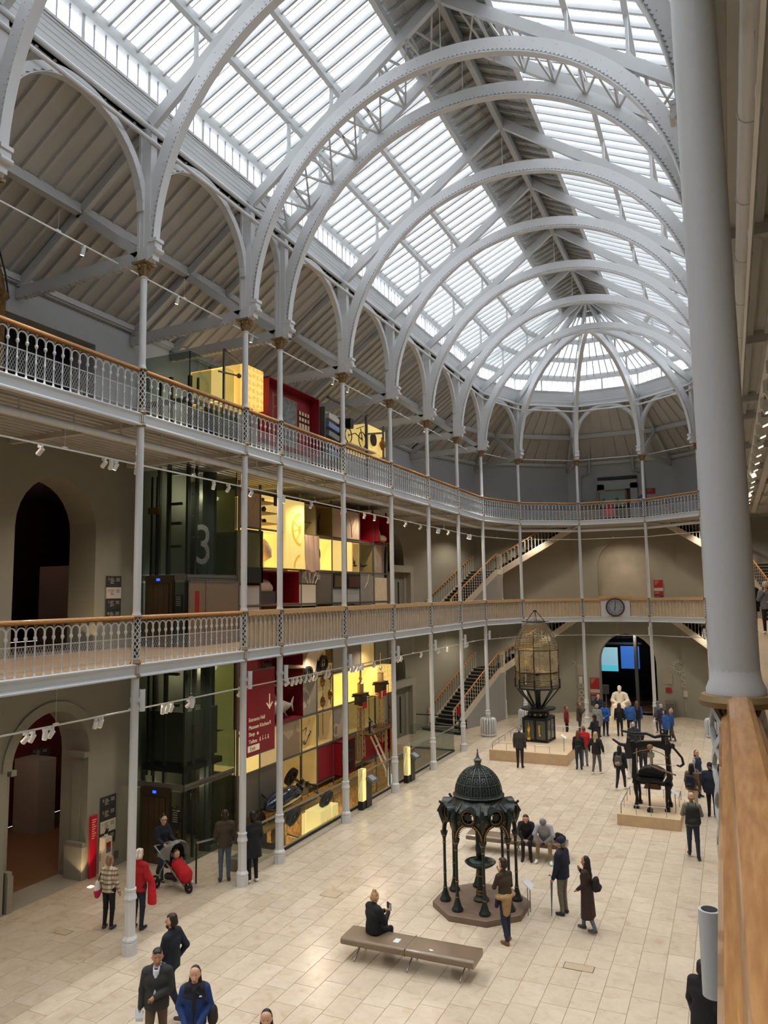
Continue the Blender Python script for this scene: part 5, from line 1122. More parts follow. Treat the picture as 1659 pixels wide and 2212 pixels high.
# stair rail seen through the glass
m = MB(); m.beam((-13.0, 21.0, .1), (-13.0, 25.5, -1.9), .05, .05); m.beam((-13.9, 20.5, -.2), (-13.9, 25.5, -2.4), .05, .05); m.beam((-13.0, 21.0, -.8), (-13.0, 25.5, -2.8), .03, .03); tag(m.build('lower_stair_rail', mat('rail_bronze', (150, 130, 88), .4, .4)), 'bronze handrail descending below the floor behind the glass', 'handrail')
# red banner sign
t = thing('hanging_sign', 'tall crimson hanging sign with arrow and Exit between two columns', 'sign', (-12.55, 18.12, 3.05))
BR = mat('sign_crimson', (150, 8, 30), .5); CW = mat('sign_cream', (240, 224, 190), .6, emit=.15)
m = MB(); m.box(-.02, .02, 0, 1.4, 0, 2.32, BR); m.box(-.025, .025, 0, 1.4, 2.32, 2.36, GREYMET); m.box(-.025, .025, 0, 1.4, -.03, 0, GREYMET); m.build('board', None, t)
for y in (.2, 1.2): m = MB(); m.tube((0, y, 2.36), (0, y, 2.65), .005, n=4); m.build('hanger', GREYMET, t)
Y_, Z_ = V(0, 1, 0), V(0, 0, 1)
for s, z in (('Entrance Hall', .93), ('Museum Kitchen', .72), ('Shop', .53), ('Toilets', .33)): text('lettering', s, .15, CW, t, (.022, .06, z), Y_, Z_)
m = MB(); m.box(.021, .026, 1.09, 1.14, 1.20, 1.60); m.obox((.024, 1.05, 1.26), V(.003, 0, 0), V(0, .11, -.11)*.8, V(0, .018, .018)); m.obox((.024, 1.18, 1.26), V(.003, 0, 0), V(0, .11, .11)*.8, V(0, .018, -.018)); m.build('arrow', CW, t)
def picto(m, y, z, k):
    if k == 0: m.box(.021, .025, y, y+.03, z, z+.1); m.box(.021, .025, y+.045, y+.055, z, z+.1)
    elif k == 1: m.box(.021, .025, y, y+.08, z, z+.05); m.band((.023, y+.04, z+.05), Y_, Z_, (.004, 0, 0), .015, .03, 0, PI, 8)
    elif k == 2: m.ball((.023, y+.03, z+.1), .018, None, 6, 4); m.prism([(0, 0), (.06, 0), (.045, .08), (.015, .08)], (.021, y, z), Y_, Z_, (.004, 0, 0))
    else: m.band((.023, y+.03, z+.035), Y_, Z_, (.004, 0, 0), .022, .034, PI*.7, 2.1*PI, 10); m.box(.021, .025, y+.02, y+.03, z+.03, z+.1); m.ball((.023, y+.025, z+.115), .014, None, 6, 4)
m = MB(); picto(m, 1.12, .73, 0); picto(m, .47, .53, 1)
for j, k in enumerate((2, 2, 3, 3)): picto(m, .60+.14*j, .33, (2, 3, 3, 2)[j])
m.build('pictograms', CW, t)
m = MB(); m.box(.021, .025, .02, .60, .10, .27, CW); m.build('exit_plate', None, t); text('lettering', 'Exit', .17, BR, t, (.026, .12, .13), Y_, Z_)
# ---- wall signs
def dirsign(y, z, label, light=1, w_=.56, h=1.3, n=4, x=WX+.02, loc=None, rz=0):
    t = thing('directory_sign', label, 'sign', loc or (x, y, z), rz); hh = h/n
    DKS = mat('charcoal_sign', (52, 56, 56), .5); PS = mat('pale_sign', (206, 198, 184), .5)
    for k in range(n):
        pale = k == light; m = MB(); m.box(0, .03, 0, w_, h-hh*(k+1)+.004, h-hh*k-.004, PS if pale else DKS); m.build('sign_panel', None, t)
        tc_ = DKS if pale else PS; text('numeral', ('5', '3', '1', '0')[k % 4], .1, tc_, t, (.031, .05, h-hh*k-.13), Y_, Z_)
        m = MB()
        for j in range(5): m.box(.03, .032, .14, .14+.10+.06*((j*7+k) % 3)/2, h-hh*k-.08-.035*j, h-hh*k-.068-.035*j, tc_)
        for j in range(3): m.box(.03, .032, .36, .36+.14, h-hh*k-.08-.035*j, h-hh*k-.068-.035*j, tc_)
        m.build('text_lines', None, t)
    return t
dirsign(16.43, .7, 'charcoal floor directory with one pale band on the ground floor wall by the lift', 2)
dirsign(16.43, 6.85, 'charcoal floor directory with pale second band on the first gallery wall', 1)
dirsign(12.3, 7.2, 'dark directory sign cut off by the left edge on the first gallery', 1)
dirsign(0, 0, 'blue black directory sign inside the dark ground floor arch', 2, .62, 1.3, 4, loc=(WX-5.9, 19.2, 1.1), rz=-PI*.12)
dirsign(0, 0, 'blue black directory sign inside the dark first gallery arch', 1, .7, 1.6, 4, loc=(WX-5.9, 19.6, 6.5), rz=-PI*.12)
m = MB(); m.box(WX-5.5, WX-4.4, 18.2, 18.9, 0, 2.3, WALL); struct(m.build('wall_pier')); m = MB(); m.box(WX-4.9, WX-3.4, 18.4, 19.1, 6.07, 8.6, WALL); struct(m.build('wall_pier'))
m = MB(); m.box(WX-.02, WX+.04, 17.0, 17.15, .25, .4, STEEL); tag(m.build('socket_plate'), 'small steel socket plate low on the wall by the lift', 'socket')
t = thing('info_banner', 'narrow tall red information board beside the arch pilaster', 'sign', (-16.18, 16.0, 0))
m = MB(); m.box(0, .05, 0, .24, 0, 1.62, mat('banner_red', (196, 24, 58), .5)); m.build('board', None, t); m = MB()
for j in range(9): m.box(.05, .053, .05, .20-.03*(j % 3), 1.5-.06*j, 1.525-.06*j, mat('banner_print', (246, 190, 150), .6))
m.build('text_lines', None, t)
t = thing('donation_box', 'slim white donation pillar with card reader by the arch', 'donation box', (-15.95, 16.15, 0))
m = MB(); m.box(0, .20, 0, .26, 0, 1.05, mat('pillar_cream', (216, 206, 188), .5)); m.build('pillar', None, t)
text('lettering', 'Donate', .09, mat('brown_print', (130, 92, 50), .6), t, (.06, -.003, .45), (0, 0, 1), (-1, 0, 0))
m = MB(); m.box(.2, .205, .05, .21, .70, .93, RED); m.box(.2, .207, .05, .21, .66, .8, GREYMET); m.build('front_notice', None, t); m = MB(); m.tube((.1, .13, 1.05), (.1, .13, 1.12), .05, n=12, m=WHITE); m.obox((.12, .13, 1.2), V(.015, 0, -.008), V(0, .04, 0), V(.03, 0, .07), BLACK); m.obox((.134, .13, 1.206), V(.003, 0, 0), V(0, .03, 0), V(.026, 0, .06), mat('reader_screen', (60, 120, 220), .3, emit=1.5)); m.build('card_reader', None, t)
m = MB(); m.box(WX+.5, WX+.62, 15.55, 15.68, .0, .01, mat('uplight', (255, 220, 150), .4, emit=6)); tag(m.build('floor_uplight'), 'small square uplight glowing in the floor at the pilaster', 'light')
for yy in (15.6,):
    for z in (0.03, 6.1):
        l = bpy.data.lights.new('uplight_lamp', 'SPOT'); l.energy = 26; l.color = (1, .72, .38); l.spot_size = 1.6; l.shadow_soft_size = .04; lo = bpy.data.objects.new('uplight_lamp', l); C.objects.link(lo); lo.location = (WX+.35, yy, z); lo.rotation_euler = (PI, math.radians(-18), 0)
m = MB(); m.box(WX-5.0, WX-4.96, 13.5, 13.75, 3.3, 3.5, mat('exit_red', (190, 40, 30), .5, emit=.6)); tag(m.build('exit_sign'), 'small red sign glowing inside the ground floor arch', 'sign')
# ================================================================ EXHIBITS ON THE HALL FLOOR
def ob(mb, name, m_, parent, smooth=None, loc=None): return mb.build(name, m_, parent, loc, smooth)
# ---- drinking fountain canopy
FG = mat('dark_green_iron', (38, 46, 42), .38, .25); FGD = mat('fountain_gilding', (158, 118, 58), .4, .5); SLATE = mat('brown_slate', (118, 98, 82), .6, noise=.08, nscale=4)
t = thing('fountain', 'dark green cast iron canopied drinking fountain with gilt arches and dome', 'fountain', (-5.88, 18.30, 0))
m = MB(); m.lathe([(1.17, 0), (1.17, .13), (1.14, .15), (0, .15)], 8, a0=PI/8, a1=PI/8+2*PI, cap=False); ob(m, 'octagonal_platform', SLATE, t)
RC = .86
for k in range(8):
    a = PI/8+k*PI/4; x, y = RC*math.cos(a), RC*math.sin(a); m = MB()
    m.lathe([(.135, .15), (.135, .20), (.12, .22), (.10, .25), (.062, .38), (.05, .42), (.05, .46)], 8, c=(x, y, 0), a0=PI/8, a1=PI/8+2*PI)
    m.lathe([(.042, .44), (.036, .60), (.036, .78), (.034, 1.45), (.04, 1.5), (.034, 1.53), (.04, 1.60), (.075, 1.70), (.09, 1.74), (.09, 1.77)], 12, c=(x, y, 0))
    for z, r in ((.45, .05), (.80, .042), (1.50, .041), (1.66, .065)): m.lathe([(r, z), (r+.006, z+.012), (r, z+.024)], 12, c=(x, y, 0), m=FGD, cap=False)
    ob(m, 'iron_column', FG, t, 35)
for k in range(8):
    a0, a1 = PI/8+k*PI/4, PI/8+(k+1)*PI/4; p = V(RC*math.cos(a0), RC*math.sin(a0), 0); q = V(RC*math.cos(a1), RC*math.sin(a1), 0); c = (p+q)/2; d = (q-p).normalized(); n = V(c.x, c.y, 0).normalized(); L = (q-p).length; h = L/2
    m = MB(); r = h-.03
    # spandrel plate with arch cut out and round opening above
    N = 16; top = 2.30
    for i in range(N):
        b0, b1 = PI*i/N, PI*(i+1)/N; f0 = (-h if i == 0 else -r*math.cos(b0)); pts = [(-r*math.cos(b0), 1.77+r*1.1*math.sin(b0)), (-r*math.cos(b1), 1.77+r*1.1*math.sin(b1))]
        for (sa, za), (sb, zb) in (pts,):
            if abs(sa+sb)/2 < .12: continue
            za2, zb2 = min(top, za+.14), min(top, zb+.14)
            m.add([c+d*sa+V(0, 0, za)-n*.015, c+d*sb+V(0, 0, zb)-n*.015, c+d*sb+V(0, 0, top)-n*.015, c+d*sa+V(0, 0, top)-n*.015, c+d*sa+V(0, 0, za)+n*.015, c+d*sb+V(0, 0, zb)+n*.015, c+d*sb+V(0, 0, top)+n*.015, c+d*sa+V(0, 0, top)+n*.015], [(0, 1, 2, 3), (7, 6, 5, 4), (0, 4, 5, 1), (2, 6, 7, 3)])
    m.band(c+V(0, 0, 1.77), d, V(0, 0, 1.1), n*.07, r-.02, r+.02, 0, PI, 22)
    for i in range(1, 18):
        b = PI*i/18; m.ball(c+d*(r-.04)*math.cos(b)+V(0, 0, 1.77+(r-.04)*1.1*math.sin(b)), .014, None, 6, 4)
    m.lathe([(.03, 1.77), (.03, 2.35)], 6, c=(p.x, p.y, 0))
    # drum shaped dormer with roundel
    zc = 2.28; m.band(c+V(0, 0, zc)-n*.08, d, V(0, 0, 1), n*.40, .165, .195, 0, 2*PI, 24)
    m.band(c+V(0, 0, zc)+n*.04, d, V(0, 0, 1), n*.015, .0, .085, 0, 2*PI, 18)
    for i in range(6): b = i*PI/3+.5; e0 = c+V(0, 0, zc)+n*.04; dd = d*math.cos(b)+V(0, 0, 1)*math.sin(b); m.beam(e0+dd*.08, e0+dd*.16, .03, .02)
    ob(m, 'pierced_arch', FG, t)
    m = MB(); m.band(c+V(0, 0, zc)+n*.06, d, V(0, 0, 1), n*.02, .135, .160, 0, 2*PI, 24); m.band(c+V(0, 0, 1.77)+n*.045, d, V(0, 0, 1.1), n*.015, r+.005, r+.03, 0, PI, 22); m.band(c+V(0, 0, zc)-n*.26, d, V(0, 0, 1), n*.015, .18, .205, 0, PI, 16)
    for s in (-1, 1): m.band(c+d*s*.245+V(0, 0, 2.13)+n*.02, d, V(0, 0, 1), n*.01, .02, .035, 0, 5, 10)
    ob(m, 'gilt_mouldings', FGD, t)
    m = MB()   # corner griffin like finial
    u = V(p.x, p.y, 0).normalized(); m.path([p*1.0+V(0, 0, 1.95), p+u*.05+V(0, 0, 2.12), p+u*.09+V(0, 0, 2.27), p+u*.04+V(0, 0, 2.38), p+u*.06+V(0, 0, 2.44)], [.045, .06, .065, .045, .03], 7); m.ball(p+u*.09+V(0, 0, 2.45), .035, None, 7, 5); m.ball(p+u*.13+V(0, 0, 2.24), .035, None, 7, 5); m.path([p+V(0, 0, 2.34), p-u*.12+V(0, 0, 2.42), p-u*.22+V(0, 0, 2.50)], [.05, .04, .03], 6)
    ob(m, 'corner_finial', FG, t, 50)
m = MB(); m.lathe([(.84, 2.33), (.80, 2.38), (.70, 2.46), (.60, 2.58), (.585, 2.62)], 8, a0=PI/8, a1=PI/8+2*PI, cap=False); m.lathe([(.58, 2.56), (.62, 2.60), (.63, 2.63), (.58, 2.66), (.56, 2.66)], 32, cap=False)
ob(m, 'pierced_skirt', mat('pierced_iron', (40, 48, 44), .4, .2, kind='voronoi', col2=(14, 16, 15), nscale=13, bump=.8), t, 40)
m = MB(); N = 24
for k in range(16):
    a = k*PI/8; pts = [V(.572*math.cos(a)*math.cos(e), .572*math.sin(a)*math.cos(e), 2.64+.66*math.sin(e)) for e in [i*PI/2/10*.97 for i in range(11)]]; m.path(pts, .013, 5)
for e in (.05, .42, .8, 1.12): m.path([V(.57*math.cos(b)*math.cos(e), .57*math.sin(b)*math.cos(e), 2.64+.66*math.sin(e)) for b in [i*2*PI/32 for i in range(32)]], .011, 5, closed=True)
for k in range(16):
    a = (k+.5)*PI/8
    for e, rr_2 in ((.15, .05), (.30, .05), (.55, .045), (.68, .04), (.92, .03), (1.02, .025)):
        c = V(math.cos(a)*math.cos(e)*.575, math.sin(a)*math.cos(e)*.575, 2.64+.66*math.sin(e)); nrm = V(c.x, c.y, (c.z-2.64)).normalized(); u = V(-math.sin(a), math.cos(a), 0); v = nrm.cross(u)
        m.band(c, u, v, nrm*.012, rr_2-.012, rr_2, -.9, 4.0, 9)
ob(m, 'pierced_dome', mat('dome_iron', (78, 88, 82), .35, .3), t)
m = MB(); m.lathe([(.555*math.cos(e), 2.64+.64*math.sin(e)) for e in [i*PI/2/10 for i in range(11)]], 24, cap=False); ob(m, 'dome_shell', mat('dome_inner', (26, 30, 28), .6), t, True)
m = MB(); m.lathe([(.085, 3.28), (.09, 3.30), (.075, 3.33), (.075, 3.37), (.095, 3.40), (.10, 3.43), (.105, 3.44), (.06, 3.47), (.035, 3.53), (.018, 3.60), (.012, 3.64), (.018, 3.66), (.006, 3.70)], 14); m.lathe([(.078, 3.36), (.083, 3.372), (.078, 3.384)], 14, m=FGD, cap=False); ob(m, 'finial', mat('dome_iron'), t, 40)
m = MB(); m.lathe([(.19, .15), (.19, .19), (.15, .22), (.12, .30), (.13, .34), (.09, .40), (.08, .70), (.10, .74), (.07, .78), (.07, .92)], 12); m.lathe([(.07, 1.10), (.09, 1.22), (.12, 1.30), (.11, 1.42), (.06, 1.5), (.05, 1.9), (.08, 2.2), (.0, 2.6)], 10)
for z in (.30, .38, .72): m.lathe([(.125 if z < .5 else .1, z), (.13 if z < .5 else .105, z+.01), (.125 if z < .5 else .1, z+.02)], 12, m=FGD, cap=False)
ob(m, 'central_pedestal', FG, t, 35)
m = MB(); m.lathe([(.06, .86), (.20, .92), (.33, .99), (.38, 1.04), (.365, 1.05), (.30, 1.0), (.16, .95), (0, .94)], 28, cap=False); ob(m, 'basin', mat('basin_green', (46, 66, 58), .2, .4), t, True)
m = MB(); m.beam((1.05, -.35, 0), (1.05, -.35, .62), .02, .02); m.beam((1.12, -.12, 0), (1.12, -.12, .62), .02, .02); o = ob(m, 'sign_posts', STEEL, t)
tt = thing('label_stand', 'white angled label plate on two steel legs beside the fountain', 'label', (-4.72, 18.32, 0)); m = MB(); m.beam((0, -.1, 0), (0, -.1, .62), .02, .02); m.beam((0, .12, 0), (0, .12, .62), .02, .02); ob(m, 'leg', STEEL, tt); m = MB(); m.obox((0, 0, .68), V(.1, 0, -.08), V(0, .17, 0), V(.005, 0, .007), mat('label_white', (225, 228, 232), .4)); ob(m, 'plate', None, tt)
bpy.data.objects.remove(o)
# ---- benches
def bench(x, y, L, W_, rz, lab):
    t = thing('bench', lab, 'bench', (x, y, 0), rz, 'brown leather benches'); h = .45
    LE = mat('brown_leather', (122, 104, 84), .32, coat=.25, noise=.05, nscale=3); m = MB(); e = .05
    prof = [(-W_/2, h-.12), (-W_/2+.04, h-.15), (W_/2-.04, h-.15), (W_/2, h-.12), (W_/2+.01, h-.05), (W_/2-.03, h-.005), (W_/2-.08, h), (-W_/2+.08, h), (-W_/2+.03, h-.005), (-W_/2-.01, h-.05)]
    m.prism(prof, (-L/2, 0, 0), (0, 1, 0), (0, 0, 1), (L, 0, 0)); ob(m, 'padded_seat', LE, t, 50)
    m = MB(); m.box(-.004, .004, -W_/2-.011, W_/2+.011, h-.14, h+.002); ob(m, 'seam', mat('seam_brown', (88, 72, 56), .6), t)
    for fx in (-.80, .02, .80):
        x0 = fx*L/2
        for s in (-1, 1): m = MB(); m.path([(x0-.06*s, -s*.03, h-.14), (x0, s*W_*.44, .02)], .016, 8); m.ball((x0, s*W_*.44, .016), .018, None, 6, 4); ob(m, 'leg', mat('polished_steel', (170, 168, 162), .25, .9), t, 50)
bench(-6.34, 14.96, 2.86, .66, .012, 'long brown leather bench nearest the camera, a woman in black on it')
bench(-6.06, 22.33, 2.88, .60, .03, 'brown leather bench behind the fountain where two people sit')
m = MB(); m.box(-.06, .06, -.09, .09, 0, .003); o = ob(m, 'leaflet', mat('leaflet', (210, 218, 224), .5), None, None, (-6.62, 14.92, .451)); tag(o, 'small white leaflet lying on the near bench', 'leaflet')
# ---- plinths with rails
def plinth(name, lab, x0, x1, y0, y1, h, sides):
    t = thing('display_plinth', lab, 'plinth', ((x0+x1)/2, (y0+y1)/2, 0)); w2, d2 = (x1-x0)/2, (y1-y0)/2
    m = MB(); m.box(-w2, w2, -d2, d2, .0, h); ob(m, 'stone_block', STONE, t); m = MB(); m.box(-w2+.01, w2-.01, -d2+.01, d2-.01, h, h+.006, mat('plinth_top', (206, 184, 152), .5)); ob(m, 'top_slab', None, t)
    e = .12
    for (a, b, n) in sides:
        p = V(a[0]*(w2-e), a[1]*(d2-e), h); q = V(b[0]*(w2-e), b[1]*(d2-e), h); m = MB(); m.tube(p+V(0, 0, .30), q+V(0, 0, .30), .013, n=6); ob(m, 'rail', STEEL, t)
        for k in range(n+1): c = p.lerp(q, k/n); m = MB(); m.box(c.x-.008, c.x+.008, c.y-.014, c.y+.014, h, h+.30); ob(m, 'rail_post', STEEL, t)
    return t
plinth('lens', 'wide low stone plinth with steel rail under the lighthouse lens', -10.33, -6.85, 33.9, 39.4, .46, [((-1, -1), (.6, -1), 4), ((-1, -1), (-1, 1), 5), ((-1, 1), (1, 1), 3), ((1, 1), (1, -.2), 4)])
plinth('press', 'low stone plinth with steel rail under the black iron printing press', -3.74, -1.82, 26.13, 28.75, .34, [((-1, -1), (.65, -1), 3), ((-1, -1), (-1, 1), 3), ((-1, 1), (1, 1), 3), ((1, 1), (1, .2), 1)])
for (x, y, z, lab) in ((-7.1, 34.6, .46, 'white angled label plate on the lens plinth corner'), (-2.0, 26.9, .34, 'white angled label plate on the press plinth corner')):
    tt = thing('label_stand', lab, 'label', (x, y, z))
    for s in (-.08, .1): m = MB(); m.beam((0, s, 0), (0, s, .62), .02, .015); ob(m, 'leg', STEEL, tt)
    m = MB(); m.obox((0, 0, .66), V(.11, 0, -.07), V(0, .16, 0), V(.004, 0, .007), mat('label_white')); ob(m, 'plate', None, tt)
# ---- lighthouse lens
BK = mat('blue_black_iron', (24, 30, 36), .35, .3); BZ = mat('bronze_frame', (74, 52, 32), .4, .5)
def lens_mat():
    m = bpy.data.materials.new('prism_glass'); m.use_nodes = True; t_ = m.node_tree; t_.nodes.clear(); o = t_.nodes.new('ShaderNodeOutputMaterial'); tr = t_.nodes.new('ShaderNodeBsdfTransparent'); tr.inputs['Color'].default_value = (.78, .72, .56, 1)
    p = t_.nodes.new('ShaderNodeBsdfPrincipled'); p.inputs['Base Color'].default_value = lin((230, 216, 184))+(1,); p.inputs['Roughness'].default_value = .06; p.inputs['Metallic'].default_value = .55
    mx = t_.nodes.new('ShaderNodeMixShader'); mx.inputs[0].default_value = .58; t_.links.new(tr.outputs[0], mx.inputs[1]); t_.links.new(p.outputs[0], mx.inputs[2]); t_.links.new(mx.outputs[0], o.inputs[0]); return m
PR = lens_mat()
t = thing('lighthouse_lens', 'tall bronze framed lighthouse lens of glass prisms on black iron stand', 'lighthouse lens', (-8.72, 36.85, .466), -.10)
m = MB(); m.box(-.62, .62, -.62, .62, 0, .06); m.box(-.56, .56, -.56, .56, .06, 1.05, mat('cabinet_inner', (30, 34, 38), .6))
for s in (-1, 1):
    for r in (-1, 1): m.box(s*.56-.05, s*.56+.05, r*.56-.05, r*.56+.05, .06, 1.08)
m.box(-.04, .04, -.60, -.55, .06, 1.08); m.box(.55, .60, -.04, .04, .06, 1.08); m.lathe([(.88, 1.06), (.88, 1.10), (.70, 1.18)], 4, a0=PI/4, a1=PI/4+2*PI); ob(m, 'clockwork_cabinet', BK, t)
for (a, b) in ((-.52, -.06), (.06, .52)):
    m = MB(); m.box(a, b, -.585, -.57, .12, 1.0, mat('cabinet_glass', (74, 80, 78), .08)); ob(m, 'cabinet_pane', None, t); m = MB(); m.box(.57, .585, a, b, .12, 1.0, mat('cabinet_glass')); ob(m, 'cabinet_pane', None, t)
m = MB(); m.lathe([(.10, .1), (.12, .3), (.05, .45), (.10, .6), (.04, .9)], 12, c=(-.3, -.60, 0)); m.box(.18, .26, -.62, -.59, .35, .8); m.lathe([(.07, .0), (.07, .1)], 12, c=(.24, -.61, .3)); ob(m, 'clockwork', mat('polished_brass'), t, 40)
m = MB(); m.lathe([(.50, 1.12), (.50, 1.36), (.54, 1.40)], 24); ob(m, 'turntable_drum', BK, t, 40)
m = MB(); m.lathe([(.52, 1.39), (.56, 1.41), (.52, 1.43)], 24, cap=False); ob(m, 'brass_band', FGD, t)
for k in range(12): a = k*PI/6; m = MB(); u = V(math.cos(a), math.sin(a), 0); m.tube(u*.49+V(0, 0, 1.25), u*.53+V(0, 0, 1.25), .055, n=12); ob(m, 'roller', mat('roller_brass', (150, 142, 118), .35, .7), t)
m = MB(); m.lathe([(.40, 1.44), (.82, 1.46), (.84, 1.50), (.82, 1.54), (.62, 1.52), (.40, 1.56)], 28); ob(m, 'gear_ring', mat('black_gear', (18, 20, 22), .35, .5), t, 35)
m = MB(); m.lathe([(.30, 1.54), (.16, 1.62), (.13, 1.75), (.13, 2.3), (.20, 2.42), (.22, 2.48)], 12)
for k in range(8): a = k*PI/4+.2; u = V(math.cos(a), math.sin(a), 0); m.beam(u*.28+V(0, 0, 1.58), u*1.02+V(0, 0, 2.46), .07, .05)
ob(m, 'raking_struts', BK, t, 35)
m = MB(); m.lathe([(.98, 2.44), (.98, 2.50), (0, 2.50)], 32, m=mat('pale_platform', (150, 138, 122), .5)); ob(m, 'round_platform', None, t)
m = MB(); m.path([V(1.06*math.cos(a), 1.06*math.sin(a), 2.48) for a in [k*PI/4+.2 for k in range(8)]], .04, 6, closed=True); ob(m, 'octagonal_ring', BK, t)
m = MB(); m.lathe([(.11, 2.5), (.11, 3.25)], 12); ob(m, 'burner_pillar', BK, t)
NS = 8; R3 = 1.03
def pt(k, r, z): a = k*2*PI/NS+.2; return V(r*math.cos(a), r*math.sin(a), z)
for k in range(NS):
    # legs of the ring of prisms
    m = MB(); m.beam(pt(k, 1.06, 2.46), pt(k, 1.06, 2.92), .06, .06); ob(m, 'upright', BK, t)
    # lower prism panels (one open towards the camera), middle bullseye panels, upper curved panels
    if k != 5:
        m = MB()
        for j in range(7): z = 2.66+.075*j; m.beam(pt(k, R3-.01*j, z), pt(k+1, R3-.01*j, z), .05, .04, up=(0, 0, 1))
        ob(m, 'lower_prisms', PR, t)
    m = MB(); m.beam(pt(k, R3, 2.60), pt(k, R3, 3.22), .035, .035); m.beam(pt(k, R3, 2.62), pt(k+1, R3, 2.62), .03, .03); m.beam(pt(k, R3, 3.22), pt(k+1, R3, 3.22), .04, .05); m.beam(pt(k, R3, 3.22), pt(k, R3, 4.30), .04, .04); m.beam(pt(k, R3, 4.30), pt(k+1, R3, 4.30), .04, .05)
    ob(m, 'bronze_frame', BZ, t)
    a, b = pt(k, R3, 0), pt(k+1, R3, 0); c = (a+b)/2; d = (b-a).normalized(); n = V(c.x, c.y, 0).normalized(); hw = (b-a).length/2-.03
    m = MB(); zc = 3.76
    m.sheet(lambda u, v: c+d*((u*2-1)*hw)+V(0, 0, 3.25+1.02*v)+n*(.07*(1-(u*2-1)**2)*(1-(v*2-1)**2)), 10, 12)
    for r in (.08, .14, .20, .26, .32): m.band(c+V(0, 0, zc)+n*(.075-.1*r), d, V(0, 0, 1), n*.02, r-.018, r-.004, 0, 2*PI, 24)
    ob(m, 'bullseye_panel', PR, t)
    prof = [(R3, 4.30), (1.0, 4.52), (.93, 4.76), (.83, 5.0), (.70, 5.22), (.55, 5.44), (.42, 5.60)]
    m = MB()
    for i in range(18):
        f = i/18*(len(prof)-1); j = int(f); g = f-j; r = prof[j][0]*(1-g)+prof[j+1][0]*g; z = prof[j][1]*(1-g)+prof[j+1][1]*g
        m.beam(pt(k, r, z+.03), pt(k+1, r, z+.03), .055, .045, up=(0, 0, 1))
    ob(m, 'upper_prisms', PR, t)
    m = MB(); m.path([pt(k, r+.01, z) for r, z in prof], .02, 6); m.path([(pt(k, r+.0, z)+pt(k+1, r, z))/2 for r, z in prof], .010, 5); ob(m, 'curved_rib', BZ, t)
m = MB(); m.path([pt(k, .44, 5.62) for k in range(8)], .045, 6, closed=True)
for k in range(0, 8, 2): m.beam(pt(k, .46, 5.62), pt(k, .06, 6.12), .03, .03)
m.tube((0, 0, 6.08), (0, 0, 6.18), .08, n=8); m.beam(pt(0, .66, 5.63), pt(4, .66, 5.63), .05, .03); ob(m, 'lifting_crown', BK, t)
# ---- iron printing press
t = thing('printing_press', 'ornate black iron hand printing press with curved levers on plinth', 'printing press', (-2.72, 27.35, .346), -.06)
PB = mat('press_black', (20, 20, 22), .32, .3)
for sx in (-1, 1):
    for sy in (-1, 1):
        m = MB(); m.path([(sx*.50, sy*.25, .82), (sx*.50, sy*.28, .6), (sx*.47, sy*.30, .35), (sx*.49, sy*.32, .12)], [.08, .07, .045, .05], 8); m.box(sx*.49-.08, sx*.49+.08, sy*.32-.10, sy*.32+.08, 0, .09); m.ball((sx*.49, sy*.32, .12), .07, None, 8, 5); ob(m, 'claw_leg', PB, t, 50)
m = MB()
for s in (-1, 1):
    m.prism([(s*.40, .74), (s*.56, .74), (s*.64, .95), (s*.62, 1.25), (s*.60, 1.6), (s*.60, 1.95), (s*.66, 2.1), (s*.52, 2.12), (s*.46, 1.95), (s*.47, 1.5), (s*.48, 1.05), (s*.40, .9)], (0, -.13, 0), (1, 0, 0), (0, 0, 1), (0, .26, 0))
m.prism([(-.64, .74), (.64, .74), (.6, .92), (.3, .84), (0, .82), (-.3, .84), (-.6, .92)], (0, -.12, 0), (1, 0, 0), (0, 0, 1), (0, .24, 0))
m.prism([(-.62, 1.80), (-.4, 1.92), (0, 2.02), (.4, 1.92), (.62, 1.78), (.66, 2.02), (.3, 2.17), (-.3, 2.13), (-.66, 2.0)], (0, -.10, 0), (1, 0, 0), (0, 0, 1), (0, .2, 0)); ob(m, 'side_frame', PB, t)
m = MB(); m.path([(-.95, 0, 2.42), (-.5, 0, 2.36), (-.1, 0, 2.38), (.15, 0, 2.28), (.40, 0, 2.36), (.62, 0, 2.34)], [.035, .05, .05, .05, .06, .04], 8); m.band((.42, 0, 2.48), (1, 0, 0), (0, 0, 1), (0, .06, 0), .05, .09, 0, 2*PI, 16); m.box(.36, .48, -.06, .06, 2.0, 2.36); m.path([(.62, 0, 2.34), (.7, 0, 2.42), (.72, 0, 2.3)], .03, 6); ob(m, 'counterweight_lever', PB, t, 50)
m = MB(); m.path([(.55, -.1, 2.2), (.78, -.1, 1.95), (.98, -.1, 1.7), (1.02, -.1, 1.5), (.92, -.1, 1.42), (.8, -.1, 1.45)], [.05, .04, .04, .045, .04, .03], 8); m.tube((.7, 0, 2.05), (.7, -.12, 2.05), .08, n=10); ob(m, 'curved_arm', PB, t, 50)
m = MB(); m.tube((.92, -.12, 1.44), (-.05, -.12, 1.43), .012, n=6); ob(m, 'pull_rod', mat('polished_steel'), t)
m = MB(); m.tube((.0, -.25, 1.38), (.80, -.34, 1.18), .026, .03, n=8); ob(m, 'wooden_bar', mat('bar_wood', (120, 92, 70), .5), t)
m = MB(); m.tube((0, 0, 1.34), (0, 0, 1.85), .05, n=10, m=mat('polished_steel')); m.box(-.1, .1, -.08, .08, 1.62, 1.76, mat('polished_steel')); m.ball((0, -.13, 1.98), .085, mat('worn_brass', (160, 130, 92), .4, .6), 12, 7, (1.2, .4, 1)); ob(m, 'screw_and_boss', None, t)
